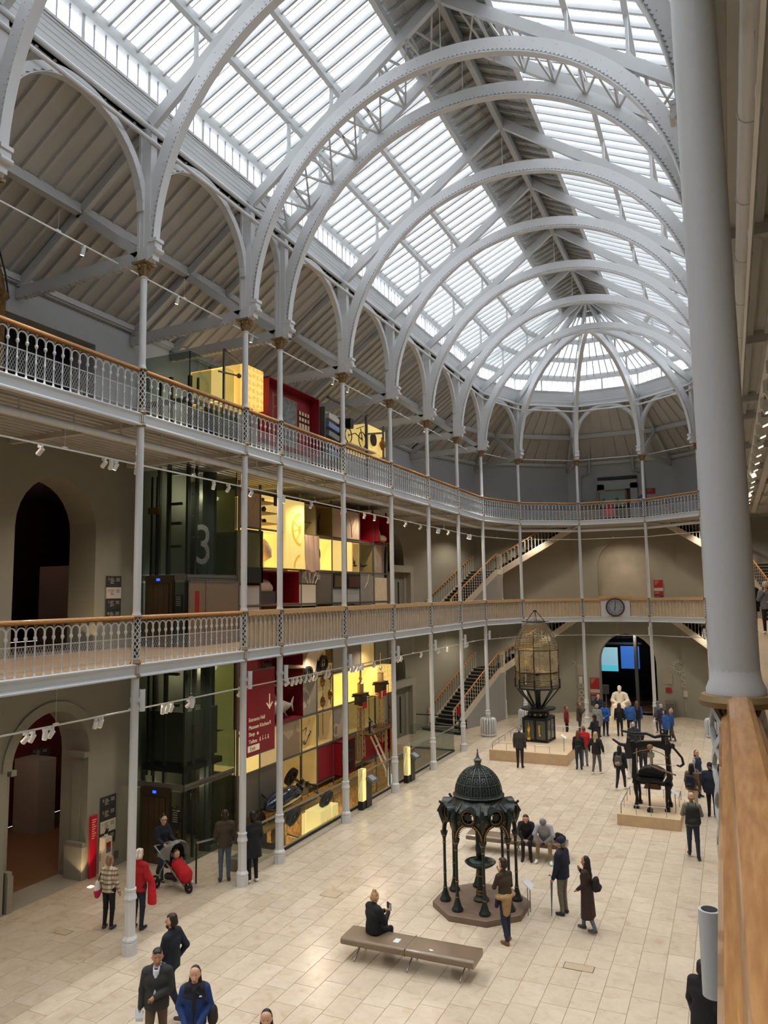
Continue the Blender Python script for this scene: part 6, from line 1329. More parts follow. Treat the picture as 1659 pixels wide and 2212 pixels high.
m = MB(); m.prism([(-.36, 1.10), (.36, 1.10), (.40, 1.18), (.28, 1.26), (.12, 1.32), (-.12, 1.32), (-.28, 1.26), (-.40, 1.18)], (0, -.30, 0), (1, 0, 0), (0, 0, 1), (0, .6, 0)); m.box(-.42, .42, -.36, .36, 1.06, 1.12); m.box(-.40, .40, -.75, .75, .98, 1.03); ob(m, 'platen', PB, t)
m = MB(); m.prism([(-.26, .62), (.26, .62), (.20, .80), (-.20, .80)], (0, -.18, 0), (1, 0, 0), (0, 0, 1), (0, .3, 0)); ob(m, 'tan_bracket', mat('press_brown', (92, 58, 34), .5, .2), t)
m = MB(); m.tube((-.02, -.62, 0), (-.02, -.62, .98), .035, n=8); m.box(-.10, .06, -.7, -.54, 0, .10); ob(m, 'front_prop', PB, t)
m = MB(); m.path([(-.55, -.14, 1.72), (-.35, -.14, 1.82), (0, -.14, 1.90), (.35, -.14, 1.80), (.55, -.14, 1.66)], .014, 5); ob(m, 'gilt_line', FGD, t)
# ---- radiators round three columns
def radiator(x, y, lab):
    t = thing('radiator', lab, 'radiator', (x, y, 0), 0, 'round cast iron radiators')
    for k in range(18):
        a = k*PI/9; u = V(math.cos(a), math.sin(a), 0); m = MB(); m.path([u*.36+V(0, 0, .12), u*.40+V(0, 0, .16), u*.40+V(0, 0, .82), u*.36+V(0, 0, .90), u*.24+V(0, 0, .93)], .036, 6); m.path([u*.24+V(0, 0, .93), u*.24+V(0, 0, .15)], .03, 5); ob(m, 'radiator_section', WHITE, t, 50)
    m = MB(); m.path([(.38*math.cos(a), .38*math.sin(a), .10) for a in [k*PI/10 for k in range(20)]], .04, 6, closed=True)
    for k in range(4): a = k*PI/2+.5; m.tube((.38*math.cos(a), .38*math.sin(a), 0), (.38*math.cos(a), .38*math.sin(a), .14), .03, n=6)
    ob(m, 'foot_ring', WHITE, t)
radiator(XL, YA, 'white ribbed iron radiator wrapped round a column by the far left stairs')
radiator(*APSE[0], 'white ribbed radiator half hidden behind the lighthouse lens stand')
radiator(*APSE[3], 'white ribbed radiator at the far right partly behind the close lattice')
# ---- touch screen kiosks at the glass rail
def kiosk(y, lab):
    t = thing('kiosk', lab, 'kiosk', (-12.15, y, 0), 0, 'information kiosks along the glass rail')
    m = MB(); m.box(-.16, .02, -.10, .10, 0, 1.38, BLACK); ob(m, 'tall_slab', None, t)
    m = MB(); m.box(-.155, .035, -.10, .16, .30, 1.38, YELP); ob(m, 'lit_blade', None, t)
    m = MB()
    for j in range(6): m.box(.035, .037, -.05, .10-.02*(j % 3), 1.25-.05*j, 1.262-.05*j, mat('amber_print', (190, 120, 60), .6))
    for j in range(4): m.box(-.02, .025, -.102, -.1, 1.2-.06*j, 1.22-.06*j, mat('amber_print'))
    ob(m, 'text_lines', None, t)
    m = MB(); m.prism([(.22, 0), (.62, 0), (.62, .86), (.22, 1.02)], (-.12, 0, 0), (0, 1, 0), (0, 0, 1), (.16, 0, 0)); m.box(-.12, .0, .1, .24, 0, .30); ob(m, 'pedestal', mat('dark_kiosk_metal', (48, 48, 46), .5), t)
    m = MB(); m.obox((.12, .44, .98), V(.16, 0, -.10), V(0, .30, 0), V(.022, 0, .035), mat('bezel_grey', (64, 66, 68), .4)); ob(m, 'screen_housing', None, t)
    m = MB(); m.obox((.145, .44, 1.02), V(.105, 0, -.066), V(0, .17, 0), V(.002, 0, .003), mat('kiosk_screen', (128, 132, 136), .3, emit=.12)); ob(m, 'screen', None, t)
kiosk(24.65, 'lit yellow information blade with dark touch screen, nearer of the two kiosks')
kiosk(28.75, 'lit yellow information blade with dark touch screen, farther of the two kiosks')
# ---- end wall fittings
def board(x, y, z, w_, bands, lab, name='wall_sign'):
    t = thing(name, lab, 'sign', (x, y, z)); top = 0
    for (h, c) in bands: m = MB(); m.box(0, w_, -.03, 0, -top-h, -top-.01); ob(m, 'sign_panel', c, t); m = MB(); [m.box(.05, w_*.6-.04*j, -.034, -.03, -top-.08-.06*j, -top-.065-.06*j) for j in range(max(1, int(h/.12)))]; ob(m, 'text_lines', mat('pale_print'), t); top += h
yW = WALLP[2][1]-.02
SG = mat('grey_band', (176, 170, 160), .5); SR = mat('wall_sign_red', (150, 22, 30), .5)
board(-8.30, yW, 2.15, .56, [(.70, SR), (.22, SG), (.16, SR), (.62, mat('charcoal_sign'))], 'red and charcoal directory sign left of the far archway')
board(-4.22, yW, 8.17, .52, [(.48, SR), (.2, SG), (.26, SR), (.2, mat('charcoal_sign'))], 'red directory sign on the first gallery end wall')
board(-4.40, yW, 13.85, .55, [(.36, SR), (.2, SG)], 'red sign high on the second gallery end wall')
def clockwork(x, z, k, lab):
    t = thing('wall_clockwork', lab, 'clock', (x, yW-.05, z)); m = MB()
    for (cx, cz, r) in ((0, 0, .45), (.35, -.62, .28), (.25, -1.05, .14)) if k else ((0, 0, .17),):
        for i in range(16): a = i*PI/8; m.beam((cx+r*.7*math.cos(a), -.03, cz+r*.7*math.sin(a)), (cx+r*math.cos(a), -.03, cz+r*math.sin(a)), .03, .02, up=(0, 1, 0))
        m.band((cx, -.03, cz), (1, 0, 0), (0, 0, 1), (0, .02, 0), r*.6, r*.66, 0, 2*PI, 24)
    if k: m.tube((.3, -.02, .8), (.3, -.02, -2.6), .01, n=4); [m.tube((.25+.06*i, -.03, -1.9), (.25+.06*i, -.03, -2.6), .015, n=5) for i in range(5)]; m.box(.2, .45, -.1, 0, -1.75, -1.4)
    ob(m, 'white_gears', mat('pale_gear', (190, 184, 172), .5), t)
clockwork(-3.05, 2.95, 1, 'pale skeleton clock with gears and rods on the end wall right of the archway')
clockwork(-9.3, 3.0, 0, 'tiny pale clock dial on the end wall behind the lens')
t = thing('pendulum_case', 'tall narrow clock workings on the end wall left of the slim column', 'clock', (-8.85, yW-.1, .6)); m = MB()
for i in range(5): m.tube((-.15+.07*i, 0, 1.7), (-.15+.07*i, 0, 2.35), .015, n=5)
for z, r in ((.2, .2), (.62, .16), (1.05, .14)): m.band((0, 0, z), (1, 0, 0), (0, 0, 1), (0, .03, 0), r*.7, r, 0, 2*PI, 16)
m.box(-.1, .1, -.05, .05, 1.2, 1.6); ob(m, 'gear_train', mat('pale_gear'), t)
t = thing('wall_notice', 'small framed notices beside the skeleton clock', 'notice', (-3.95, yW, 1.0)); m = MB(); m.box(0, .5, -.02, 0, .9, 1.5, mat('cream_notice', (150, 144, 128), .6)); m.box(.1, .42, -.04, 0, .42, .7, SR); ob(m, 'notice', None, t)
m = MB(); m.box(-3.9, -3.35, yW-.45, yW-.05, 0, .95, mat('grey_lectern', (110, 108, 100), .5)); m.box(-3.85, -3.4, yW-.46, yW-.44, .1, .8, mat('lectern_front', (84, 82, 76), .5)); tag(m.build('grey_stand'), 'grey display stand against the end wall right of the archway', 'stand')
# shop seen through the far arch
mb = MB(); mb.box(-9.5, -3.0, 57.9, 58, -.1, 6, mat('shop_back', (26, 22, 22), .9)).box(-9.6, -9.5, 49.5, 58, -.1, 6, mat('shop_back')).box(-3.0, -2.9, 49.5, 58, -.1, 6, mat('shop_side', (110, 98, 80), .8)).box(-9.6, -2.9, 49.5, 58, 5.4, 5.5, mat('shop_back')).box(-9.6, -2.9, 49.8, 58, -.12, -.01, mat('shop_floor', (96, 74, 58), .4)); struct(mb.build('wall_passage'))
t = thing('shop_screen', 'blue lit screens in the dark passage behind the seated statue', 'screen', (-8.3, 54.0, 1.6))
for (a, b, c_, d, col, e) in ((0, 1.1, .9, 2.1, (150, 200, 220), .5), (1.3, 2.5, .7, 2.2, (52, 110, 200), .5), (0, 1.1, .5, .9, (80, 180, 200), .7), (-.2, 2.7, 2.3, 2.45, (60, 70, 90), 0)): m = MB(); m.box(a, b, 0, .05, c_, d, mat('screen_%d_%d' % (col[0], int(a*10)), col, .4, emit=e)); ob(m, 'lit_screen', None, t)
t = thing('passage_column', 'grey round pillar in the passage behind the statue', 'column', (-5.9, 53.0, 0)); m = MB(); m.lathe([(.13, 0), (.13, 5.4)], 12); ob(m, 'shaft', mat('grey_pillar', (120, 124, 124), .5), t, 40)
text('x', 'THE BOXE', .30, BLACK, None, (-6.9, yW-.05, 4.62), (1, 0, 0), (0, 0, 1)); tag(bpy.data.objects['x'], 'black letters above the far archway partly hidden by the track', 'lettering').name = 'arch_lettering'
t = thing('speaker_stand', 'grey speaker on a thin pole left of the statue', 'speaker', (-6.95, 46.4, 0)); m = MB(); m.tube((0, 0, 0), (0, 0, 1.6), .025, n=8); m.lathe([(.2, 0), (.2, .03)], 12); ob(m, 'pole', GREYMET, t); m = MB(); m.box(-.17, .17, -.14, .14, 1.55, 2.05); ob(m, 'speaker_box', mat('dark_speaker', (56, 60, 64), .5), t)
# second gallery end wall: doorway with blind, display case, pipes
t = thing('end_doorway', 'pale grey portal with dark blind behind the display case %s' % F2, 'doorway', (-7.3, yW, 11.71)); m = MB(); m.box(0, .42, -.25, 0, 0, 2.55); m.box(2.0, 2.42, -.25, 0, 0, 2.55); m.box(0, 2.42, -.25, 0, 2.2, 2.75); ob(m, 'portal', mat('pale_portal', (176, 178, 176), .7), t); m = MB(); m.box(0, 2.42, -.1, 0, 2.85, 3.02); ob(m, 'dark_blind', BLACK, t); m = MB(); m.box(.42, 2.0, -.05, 0, 0, 2.2); ob(m, 'dark_opening', mat('dim_opening', (64, 68, 66), .6), t)
t = thing('display_case', 'wood framed glass display case at the end %s' % F2, 'display case', (-7.15, 47.8, 11.71)); m = MB()
for x in (0, 1.62): m.box(x, x+.06, 0, .06, 0, 2.05); m.box(x, x+.06, .7, .76, 0, 2.05)
for z in (0, 1.0, 1.99): m.box(0, 1.68, 0, .06, z, z+.06); m.box(0, 1.68, .7, .76, z, z+.06)
ob(m, 'wood_frame', mat('case_wood', (142, 112, 82), .4), t); MB().quad(V(.06, .03, 0), V(1.62, .03, 0), V(1.62, .03, 2), V(.06, .03, 2)).build('glass_front', GLASS, t); m = MB(); m.box(.1, 1.6, .3, .32, 1.0, 1.98, mat('case_lit', (150, 164, 160), .4, emit=.05)); [m.lathe([(.05, 0), (.12, .2), (.04, .3)], 10, c=(.35+.8*i, .2, 1.25), m=mat('silver', (190, 186, 170), .2, .9)) for i in range(2)]; ob(m, 'case_contents', None, t)
m = MB(); m.box(-8.3, -7.2, 48.3, 48.4, 11.71, 13.1); tag(m.build('wood_hoarding', mat('hoarding', (140, 124, 104), .7)), 'brown boarded hoarding left of the display case %s' % F2, 'hoarding')
m = MB(); m.box(-.3, .3, -.1, .1, 0, .5); m.tube((0, 0, .5), (0, 0, .7), .12, n=12); tag(ob(m, 'red_seat', mat('bright_red', (200, 30, 30), .5), None, None, (-6.3, 46.6, 12.0)), 'red chair back behind the top balustrade at the far end', 'chair')
for x, e in ((-7.75, -8.3), (-5.1, -4.6)):
    m = MB(); m.path([(x+.1, yW-1.2, 17.3), (x, yW-.18, 15.4), (x, yW-.12, 15.2), (x-.05 if e < x else x+.05, yW-.1, 15.08), (e, yW-.1, 14.95), (e-(.1 if e < x else -.1), yW-.1, 14.75), (e-(.1 if e < x else -.1), yW-.1, 12)], .09, 8); tag(m.build('wall_pipe', WALLUP, smooth=50), 'fat bent duct on the end wall, %s the pale portal' % ('left of' if e < x else 'right of'), 'duct')
# first gallery end niche lamp glow
l = bpy.data.lights.new('niche_lamp', 'SPOT'); l.energy = 60; l.color = (1, .8, .55); l.spot_size = .9; l.spot_blend = .8; lo = bpy.data.objects.new('niche_lamp', l); C.objects.link(lo); lo.location = (-5.9, yE-1.6, 10.4); lo.rotation_euler = (math.radians(38), 0, 0)
# Peter's stack: gilded bell tower clock at the far left of the second gallery
t = thing('gilded_tower', 'dark and gilded bell shaped tower model at the left edge %s' % F2, 'tower model', (-14.3, 10.75, 11.71))
m = MB(); m.lathe([(.42, 0), (.42, 2.3), (.50, 2.4), (.42, 2.5), (.34, 2.9), (.22, 3.35), (.10, 3.6), (.16, 3.75), (.18, 3.95), (.12, 4.1), (.03, 4.3), (.02, 5.2)], 12, m=mat('gilded_bronze', (116, 88, 44), .4, .5, noise=.5, nscale=8)); ob(m, 'bell_tower', None, t, 40); m = MB()
for k in range(8): a = k*PI/4; m.path([(.46*math.cos(a), .46*math.sin(a), 2.4), (.38*math.cos(a), .38*math.sin(a), 2.9), (.25*math.cos(a), .25*math.sin(a), 3.4)], .02, 5)
ob(m, 'iron_straps', BLACK, t)
m = MB(); m.box(0, .6, 0, .4, 0, .05); [m.box(.04+.12*k, .1+.12*k, .0, .38, .05, .10) for k in range(5)]; m.box(0, .58, .02, .04, .05, .34); tag(ob(m, 'wire_heater', mat('heater_white', (190, 192, 190), .5), None, None, (-13.3, 12.0, 11.75)), 'small white box unit on the floor behind the top balustrade', 'heater')
# flooring chute: soft black sheets over the first gallery exhibits
m = MB(); m.prism([(0, 0), (4.2, 0), (4.0, .35), (2.6, .3), (1.4, .42), (.2, .3)], (0, 0, 0), (0, 1, 0), (0, 0, 1), (.6, 0, 0)); tag(ob(m, 'dark_cover', BLACK, None, None, (-14.2, 25.4, 6.75)), 'black covered table behind the chipboard topped rail', 'table')
# ================================================================ ADDED FILL LAMPS
def lamp(x, y, z, e, col=(1, .86, .68), size=2.6, rad=.06, rot=(0, 0, 0), blend=.6):
    l = bpy.data.lights.new('fill_lamp', 'SPOT'); l.energy = e; l.color = col; l.spot_size = size; l.spot_blend = blend; l.shadow_soft_size = rad
    o = bpy.data.objects.new('fill_lamp', l); C.objects.link(o); o.location = (x, y, z); o.rotation_euler = rot; return o
for y in (5, 9.5, 14, 18, 24, 29, 34, 38):  # spots added under the galleries in place of track lamps, brightening the walls
    lamp(XL-1.6, y, 5.55, 150, rot=(0, math.radians(-12), 0)); lamp(XL-1.6, y, 11.2, 170, rot=(0, math.radians(-12), 0))
    lamp(XR+1.6, y, 5.55, 110)
    if y > 20: lamp(XR+1.3, y, 11.15, 110)
for a in (18, 54, 90, 126, 162):
    for z, e in ((5.55, 170), (11.15, 200)): lamp(XC+7.9*math.cos(math.radians(a)), YA+7.9*math.sin(math.radians(a)), z, e)
for y in (6, 10, 14, 18, 22, 26, 30, 34, 38, 42):       # spots added in place of the top track's, to brighten the hall floor
    yy = min(y, 39)
    for X, s in ((XL+.45, 1), (XR-.45, -1)): lamp(X, yy, 15.1, 700, (1, .97, .93), 1.25, .30, (0, s*math.radians(-16), 0), .9)
lamp(-15.2, 21.8, 14.9, 60, (1, .78, .45), 2.8)

for y in (0, -5, -10):       # unseen spots added behind the camera to lift the close column
    for X, s in ((XL+.45, 1), (XR-.45, -1)): lamp(X, y, 15.1, 900, (1, .97, .93), 1.5, .30, (0, s*math.radians(-20), 0), .9)
def pointl(x, y, z, e, col, r=.08):
    l = bpy.data.lights.new('room_fill', 'POINT'); l.energy = e; l.color = col; l.shadow_soft_size = r; o = bpy.data.objects.new('room_fill', l); C.objects.link(o); o.location = (x, y, z)
pointl(WX-3.4, 15.5, 4.7, 90, (1, .6, .45)); pointl(WX-4.4, 15.6, 10.2, 26, (1, .5, .4)); pointl(WX-2.4, 17.6, 4.6, 30, (1, .8, .6))  # lamps added so the dark red rooms behind the arches show
pointl(-15.6, 19.6, 5.2, 22, (1, .86, .6)); pointl(-15.6, 19.6, 10.8, 26, (1, .88, .66)); pointl(-15.3, 18.6, 1.9, 16, (1, .82, .55)); pointl(-15.6, 18.2, 7.6, 10, (.9, .95, 1)); pointl(-15.4, 19.0, 13.9, 14, (.95, .97, 1))  # lamps added within the lift shaft to brighten its inside
pointl(-6.2, 52.5, 4.8, 60, (1, .85, .7)); pointl(-14.0, 22.5, -1.6, 60, (1, .8, .5)); pointl(-14.0, 27.5, -1.6, 60, (1, .8, .5))
# ================================================================ PEOPLE
SKIN = {'fair': mat('skin_fair', (206, 158, 130), .5), 'tan': mat('skin_tan', (176, 126, 96), .5), 'dark': mat('skin_dark', (96, 62, 46), .5)}
_cl = {}
def cloth(c, r=.85):
    k = 'cloth_%02x%02x%02x' % c
    if k not in _cl: _cl[k] = mat(k, c, r, noise=.12, nscale=14)
    return _cl[k]
def surface(prims, vox, k=.025):
    """smooth union of round cones > mesh by surface nets; prims = (a, b, ra, rb, label, squash(3) or None)"""
    A = np.array([p[0] for p in prims], float); B = np.array([p[1] for p in prims], float); R = np.array([[p[2], p[3]] for p in prims])
    lo = np.minimum(A, B).min(0)-R.max()-2*vox-.02; hi = np.maximum(A, B).max(0)+R.max()+2*vox+.02
    n = np.ceil((hi-lo)/vox).astype(int)+1; D = np.full(n, 9., np.float32); Bd = np.full(n, 9., np.float32); L = np.zeros(n, np.int16)
    ax = [lo[i]+vox*np.arange(n[i]) for i in range(3)]
    for i, p in enumerate(prims):
        a, b, r = A[i], B[i], R[i]; m = r.max()+.09; l = np.minimum(a, b)-m; h = np.maximum(a, b)+m
        s = [slice(max(0, int((l[j]-lo[j])/vox)), min(n[j], int((h[j]-lo[j])/vox)+2)) for j in range(3)]
        X, Y, Z = np.meshgrid(ax[0][s[0]], ax[1][s[1]], ax[2][s[2]], indexing='ij'); q = np.stack([X, Y, Z], -1)-a; d = b-a; sq = p[5] if len(p) > 5 and p[5] is not None else None
        if sq is not None: w_ = 1/np.array(sq); q = q*w_; d = d*w_
        dd = float(d@d); t = np.clip((q@d)/dd, 0, 1) if dd > 1e-9 else np.zeros(q.shape[:3]); e = np.linalg.norm(q-t[..., None]*d, axis=-1)-(r[0]+(r[1]-r[0])*t)
        if sq is not None: e = e*min(sq)
        if len(p) > 6: e = np.maximum(e, p[6]-Z) if p[6] > 0 else np.maximum(e, Z+p[6])
        e = e.astype(np.float32); sl = (s[0], s[1], s[2]); cur = D[sl]; hh = np.clip(.5+.5*(cur-e)/k, 0, 1); D[sl] = cur*(1-hh)+e*hh-k*hh*(1-hh)
        bb = Bd[sl]; mk = e < bb; Ls = L[sl]; Ls[mk] = p[4]; L[sl] = Ls; bb[mk] = e[mk]; Bd[sl] = bb
    return nets(D, L, lo, vox)
def nets(D, L, lo, vox):
    S = D < 0; nx, ny, nz_ = D.shape
    acc = np.zeros((nx-1, ny-1, nz_-1, 3), np.float32); cnt = np.zeros((nx-1, ny-1, nz_-1), np.float32)
    for axis in range(3):
        o = [x for x in range(3) if x != axis]
        for c1 in (0, 1):
            for c2 in (0, 1):
                s0 = [None]*3; s1 = [None]*3
                s0[axis] = slice(0, -1); s1[axis] = slice(1, None)
                for j, c in zip(o, (c1, c2)): s0[j] = s1[j] = slice(c, D.shape[j]-1+c)
                d0, d1 = D[tuple(s0)], D[tuple(s1)]; x = (d0 < 0) != (d1 < 0)
                with np.errstate(divide='ignore', invalid='ignore'): t = np.where(x, d0/(d0-d1), 0)
                v = [np.zeros_like(t)]*3; v[axis] = t; v[o[0]] = np.full_like(t, c1); v[o[1]] = np.full_like(t, c2)
                for j in range(3): acc[..., j] += np.where(x, v[j], 0)
                cnt += x
    act = cnt > 0; idx = np.full(act.shape, -1, int); idx[act] = np.arange(act.sum()); g = np.argwhere(act)
    verts = (g+acc[act]/cnt[act][:, None])*vox+lo
    F = []; LB = []
    for axis in range(3):
        o = [x for x in range(3) if x != axis]; s0 = [slice(1, -1)]*3; s1 = [slice(1, -1)]*3; s0[axis] = slice(0, -1); s1[axis] = slice(1, None)
        a, b = S[tuple(s0)], S[tuple(s1)]; e = np.argwhere(a != b)
        if not len(e): continue
        off = np.array([1, 1, 1]); off[axis] = 0; e = e+off; flip = S[tuple(e.T)]
        def I(d1, d2): q = e.copy(); q[:, o[0]] -= d1; q[:, o[1]] -= d2; return idx[tuple(q.T)]
        q = np.stack([I(1, 1), I(0, 1), I(0, 0), I(1, 0)], 1)
        if axis == 1: q = q[:, ::-1]
        q = np.where(flip[:, None], q, q[:, ::-1]); F.append(q); e2 = e.copy(); e2[:, axis] += (~flip).astype(int); LB.append(L[tuple(e2.T)])
    F = np.concatenate(F); LB = np.concatenate(LB); ok = (F >= 0).all(1); return verts, F[ok], LB[ok]
def sdf_obj(name, prims, mats_, parent, vox=.016, k=.025, extra=None):
    v, f, lb = surface(prims, vox, k); me = bpy.data.meshes.new(name); ev, ef, em = [], [], []
    if extra: ev, ef, em = extra.v, extra.f, extra.m
    nv = len(v); allm = list(mats_)
    for x in em:
        if x not in allm: allm.append(x)
    me.from_pydata(v.tolist()+[tuple(x) for x in ev], [], f.tolist()+[tuple(i+nv for i in q) for q in ef])
    for m in allm: me.materials.append(m)
    me.polygons.foreach_set('material_index', lb.tolist()+[allm.index(x) for x in em]); me.polygons.foreach_set('use_smooth', [True]*len(me.polygons)); me.update()
    return put(name, me, parent)
NPEOPLE = [0]
def person(x, y, z, face, h, label, top, bot, shoe=(30, 30, 32), skin='fair', hair=(60, 42, 30), hs='short', sleeve=None, bulk=.0, hem=0, build=1.0, vox=.018,
           sit=0, step=0, arms=None, lean=0, headyaw=0, headpitch=0, plaid=False, extra=None, hat=None, legs=None, skirtcol=None, collar=None, beard=None, face_detail=False):
    """face = world angle the person looks towards; arms = ((elbow, wrist) right, (elbow, wrist) left) in body coordinates for a 1.75 m figure (x right, y forward)"""
    s = h/1.75; t = thing('person', label, 'person', (x, y, z), face-PI/2); t.scale = (s, s, s); P = []; tc_ = plaid if plaid else cloth(top); M_ = [SKIN[skin], tc_, cloth(bot), cloth(shoe, .5), cloth(sleeve) if sleeve else tc_, cloth(collar) if collar else tc_, cloth(skirtcol) if skirtcol else tc_]
    B_ = build; pz = .93 if not sit else sit+.10
    def T(p):     # torso space -> body space with lean about the pelvis
        x_, y_, z_ = p; dz = z_-.93; return (x_, y_+dz*math.sin(lean), pz+dz*math.cos(lean))
    q = (1, .78, 1)
    P += [(T((-.07*B_, 0, .95)), T((.07*B_, 0, .95)), .125*B_, .125*B_, 2, q), (T((0, 0, 1.0)), T((0, 0, 1.25)), .145*B_+bulk, .15*B_+bulk, 1, (1, .8, 1)),
          (T((-.085*B_, 0, 1.28)), T((.085*B_, 0, 1.28)), .115*B_+bulk, .115*B_+bulk, 1, (1, .9, 1)), (T((-.12*B_, -.005, 1.40)), T((.12*B_, -.005, 1.40)), .068+bulk, .068+bulk, 1), (T((0, -.01, 1.42)), T((0, 0, 1.50)), .07, .055, 5)]
    P += [(T((0, 0, 1.02)), T((0, 0, 1.04)), .135*B_+bulk, .13*B_+bulk, 1, (1.05, .85, 1))]
    if not hem: cz = (.90 if bulk < .015 else .845) if not sit else sit+.06; P += [((-.045*B_, 0, cz-.06), T((-.045*B_, 0, 1.05)), .128*B_+bulk, .115*B_+bulk, 1, (1, .86, 1), cz), ((.045*B_, 0, cz-.06), T((.045*B_, 0, 1.05)), .128*B_+bulk, .115*B_+bulk, 1, (1, .86, 1), cz)]
    nk = T((0, .005, 1.50)); cy_, sy_ = math.cos(headyaw), math.sin(headyaw); cp, sp = math.cos(headpitch), math.sin(headpitch)
    def Hd(p):    # head space relative to the neck top
        x_, y_, z_ = p; y2, z2 = y_*cp+z_*sp, z_*cp-y_*sp; return (nk[0]+x_*cy_-y2*sy_, nk[1]+x_*sy_+y2*cy_, nk[2]+z2)
    P += [(T((0, 0, 1.46)), Hd((0, .01, .06)), .05, .048, 0), (Hd((0, .0, .12)), Hd((0, .005, .175)), .079, .082, 0), (Hd((0, .035, .06)), Hd((0, .03, .10)), .048, .066, 0), (Hd((0, .085, .115)), Hd((0, .105, .085)), .010, .015, 0), (Hd((-.078, 0, .11)), Hd((-.082, -.005, .13)), .014, .018, 0), (Hd((.078, 0, .11)), Hd((.082, -.005, .13)), .014, .018, 0)]
    # arms
    if arms is None: arms = (((.225, -.03, 1.14), (.245, .06, .90)), ((-.225, -.03, 1.14), (-.245, .06, .90)))
    X = MB()
    for sx, (el, wr) in zip((1, -1), arms):
        sh = T((sx*.175*B_, -.005, 1.40)); el = T(el); wr = T(wr); P += [(sh, el, .058+bulk*.8, .047+bulk*.6, 4), (el, wr, .046+bulk*.6, .034+bulk*.4, 4)]
        e_, w_ = Vector(el), Vector(wr); d = (w_-e_).normalized(); hc = w_+d*.05; P += [(tuple(w_), tuple(w_+d*.035), .026, .028, 0), (tuple(hc), tuple(hc+d*.035), .030, .026, 0)]
        sd = d.cross(Vector((0, 1, 0))); sd = sd.normalized() if sd.length > .1 else Vector((1, 0, 0)); nn = sd.cross(d); base = w_+d*.085
        for i, (off, ln) in enumerate(((-.022, .055), (-.008, .065), (.007, .06), (.02, .048))):
            b0 = base+sd*off; b1 = b0+d*ln*.55; X.path([b0, b1, b1+(d*.6-nn*.6*sx)*ln*.5], [.0085, .008, .006], 5, M_[0])
        b0 = w_+d*.04-sd*.026*1; X.path([b0, b0-sd*.022+d*.02, b0-sd*.028+d*.045], [.010, .009, .007], 5, M_[0])
    # legs
    if legs is None:
        if sit: legs = (((.10, .42, sit+.06), (.11, .44, .09)), ((-.10, .42, sit+.06), (-.11, .44, .09)))
        else: legs = (((.095, .02+step*.16, .49), (.095, step*.26-.02, .09)), ((-.095, .02-step*.12, .49), (-.095, -step*.30-.02, .09+abs(step)*.05)))
    for sx, (kn, an) in zip((1, -1), legs):
        hp = (sx*.085*B_, 0, pz-.02); P += [(hp, kn, .088*B_+.004, .062, 2), (kn, (an[0], an[1], an[2]+.02), .062, .046, 2), (an, (an[0]+sx*.015, an[1]+.03, an[2]-.035), .042, .044, 3), ((an[0]+sx*.01, an[1]-.03, an[2]-.048), (an[0]+sx*.03, an[1]+.135, an[2]-.052), .040, .036, 3, (1, 1, .9))]
    if hem:
        P += [((-.05, -.01, 1.0), (-.07, -.02, hem-.05), .135*B_+bulk, .155+.07*(.95-hem), 6, (1, .8, 1), hem), ((.05, -.01, 1.0), (.07, -.02, hem-.05), .135*B_+bulk, .155+.07*(.95-hem), 6, (1, .8, 1), hem)] if not sit else []
    # face details are small pieces of the same mesh
    DKE, LIP, BRW = mat('eye_dark', (30, 22, 18), .3), mat('lip_tone', (160, 92, 82), .5), cloth(hair)
    for sx in (-1, 1):
        X.ball(Hd((sx*.030, .078, .125)), .009, DKE, 6, 4); X.path([Hd((sx*.016, .086, .148)), Hd((sx*.046, .074, .146))], .004, 4, BRW)
    X.path([Hd((-.022, .081, .052)), Hd((0, .088, .050)), Hd((.022, .081, .052))], .006, 5, LIP)
    body = sdf_obj('body', P, M_, t, vox, extra=X)
    Hc = mat('hair_%02x%02x%02x' % hair, hair, .55, noise=.45, nscale=30, stretch=(1, 1, .15)); Q = []
    if hs != 'bald':
        Q += [(Hd((0, -.032, .12)), Hd((0, -.02, .186)), .081, .083, 0)]
        if hs == 'short': Q += [(Hd((0, -.045, .08)), Hd((0, -.05, .1)), .06, .07, 0), (Hd((-.03, .042, .212)), Hd((.03, .042, .212)), .036, .036, 0)]
        if hs == 'bob': Q += [(Hd((sx*.055, -.034, .16)), Hd((sx*.07, -.03, .03)), .036, .034, 0) for sx in (-1, 1)]+[(Hd((0, -.05, .15)), Hd((0, -.06, .03)), .07, .055, 0)]
        if hs == 'long': Q += [(Hd((sx*.056, -.034, .16)), Hd((sx*.082, -.022, .0)), .036, .032, 0) for sx in (-1, 1)]+[(Hd((sx*.082, -.022, .0)), Hd((sx*.09, .01, -.14)), .032, .024, 0) for sx in (-1, 1)]+[(Hd((0, -.05, .15)), Hd((0, -.085, -.16)), .072, .06, 0)]
        if hs == 'pony': Q += [(Hd((0, -.06, .16)), Hd((0, -.12, .02)), .045, .025, 0)]
        if hs == 'bun': Q += [(Hd((0, -.03, .26)), Hd((0, -.04, .27)), .045, .045, 0), (Hd((0, -.06, .1)), Hd((0, -.06, .12)), .05, .06, 0)]
    else: Q += [(Hd((sx*.062, -.03, .10)), Hd((sx*.05, -.055, .12)), .030, .034, 0) for sx in (-1, 1)]+[(Hd((-.03, -.068, .10)), Hd((.03, -.068, .10)), .03, .03, 0)]
    if Q: sdf_obj('hair', Q, [Hc], t, .014, .02)
    if beard: sdf_obj('beard', [(Hd((-.04, .055, .045)), Hd((.04, .055, .045)), .034, .034, 0), (Hd((0, .065, .02)), Hd((0, .07, .035)), .036, .036, 0)], [cloth(beard, .7)], t, .012, .02)
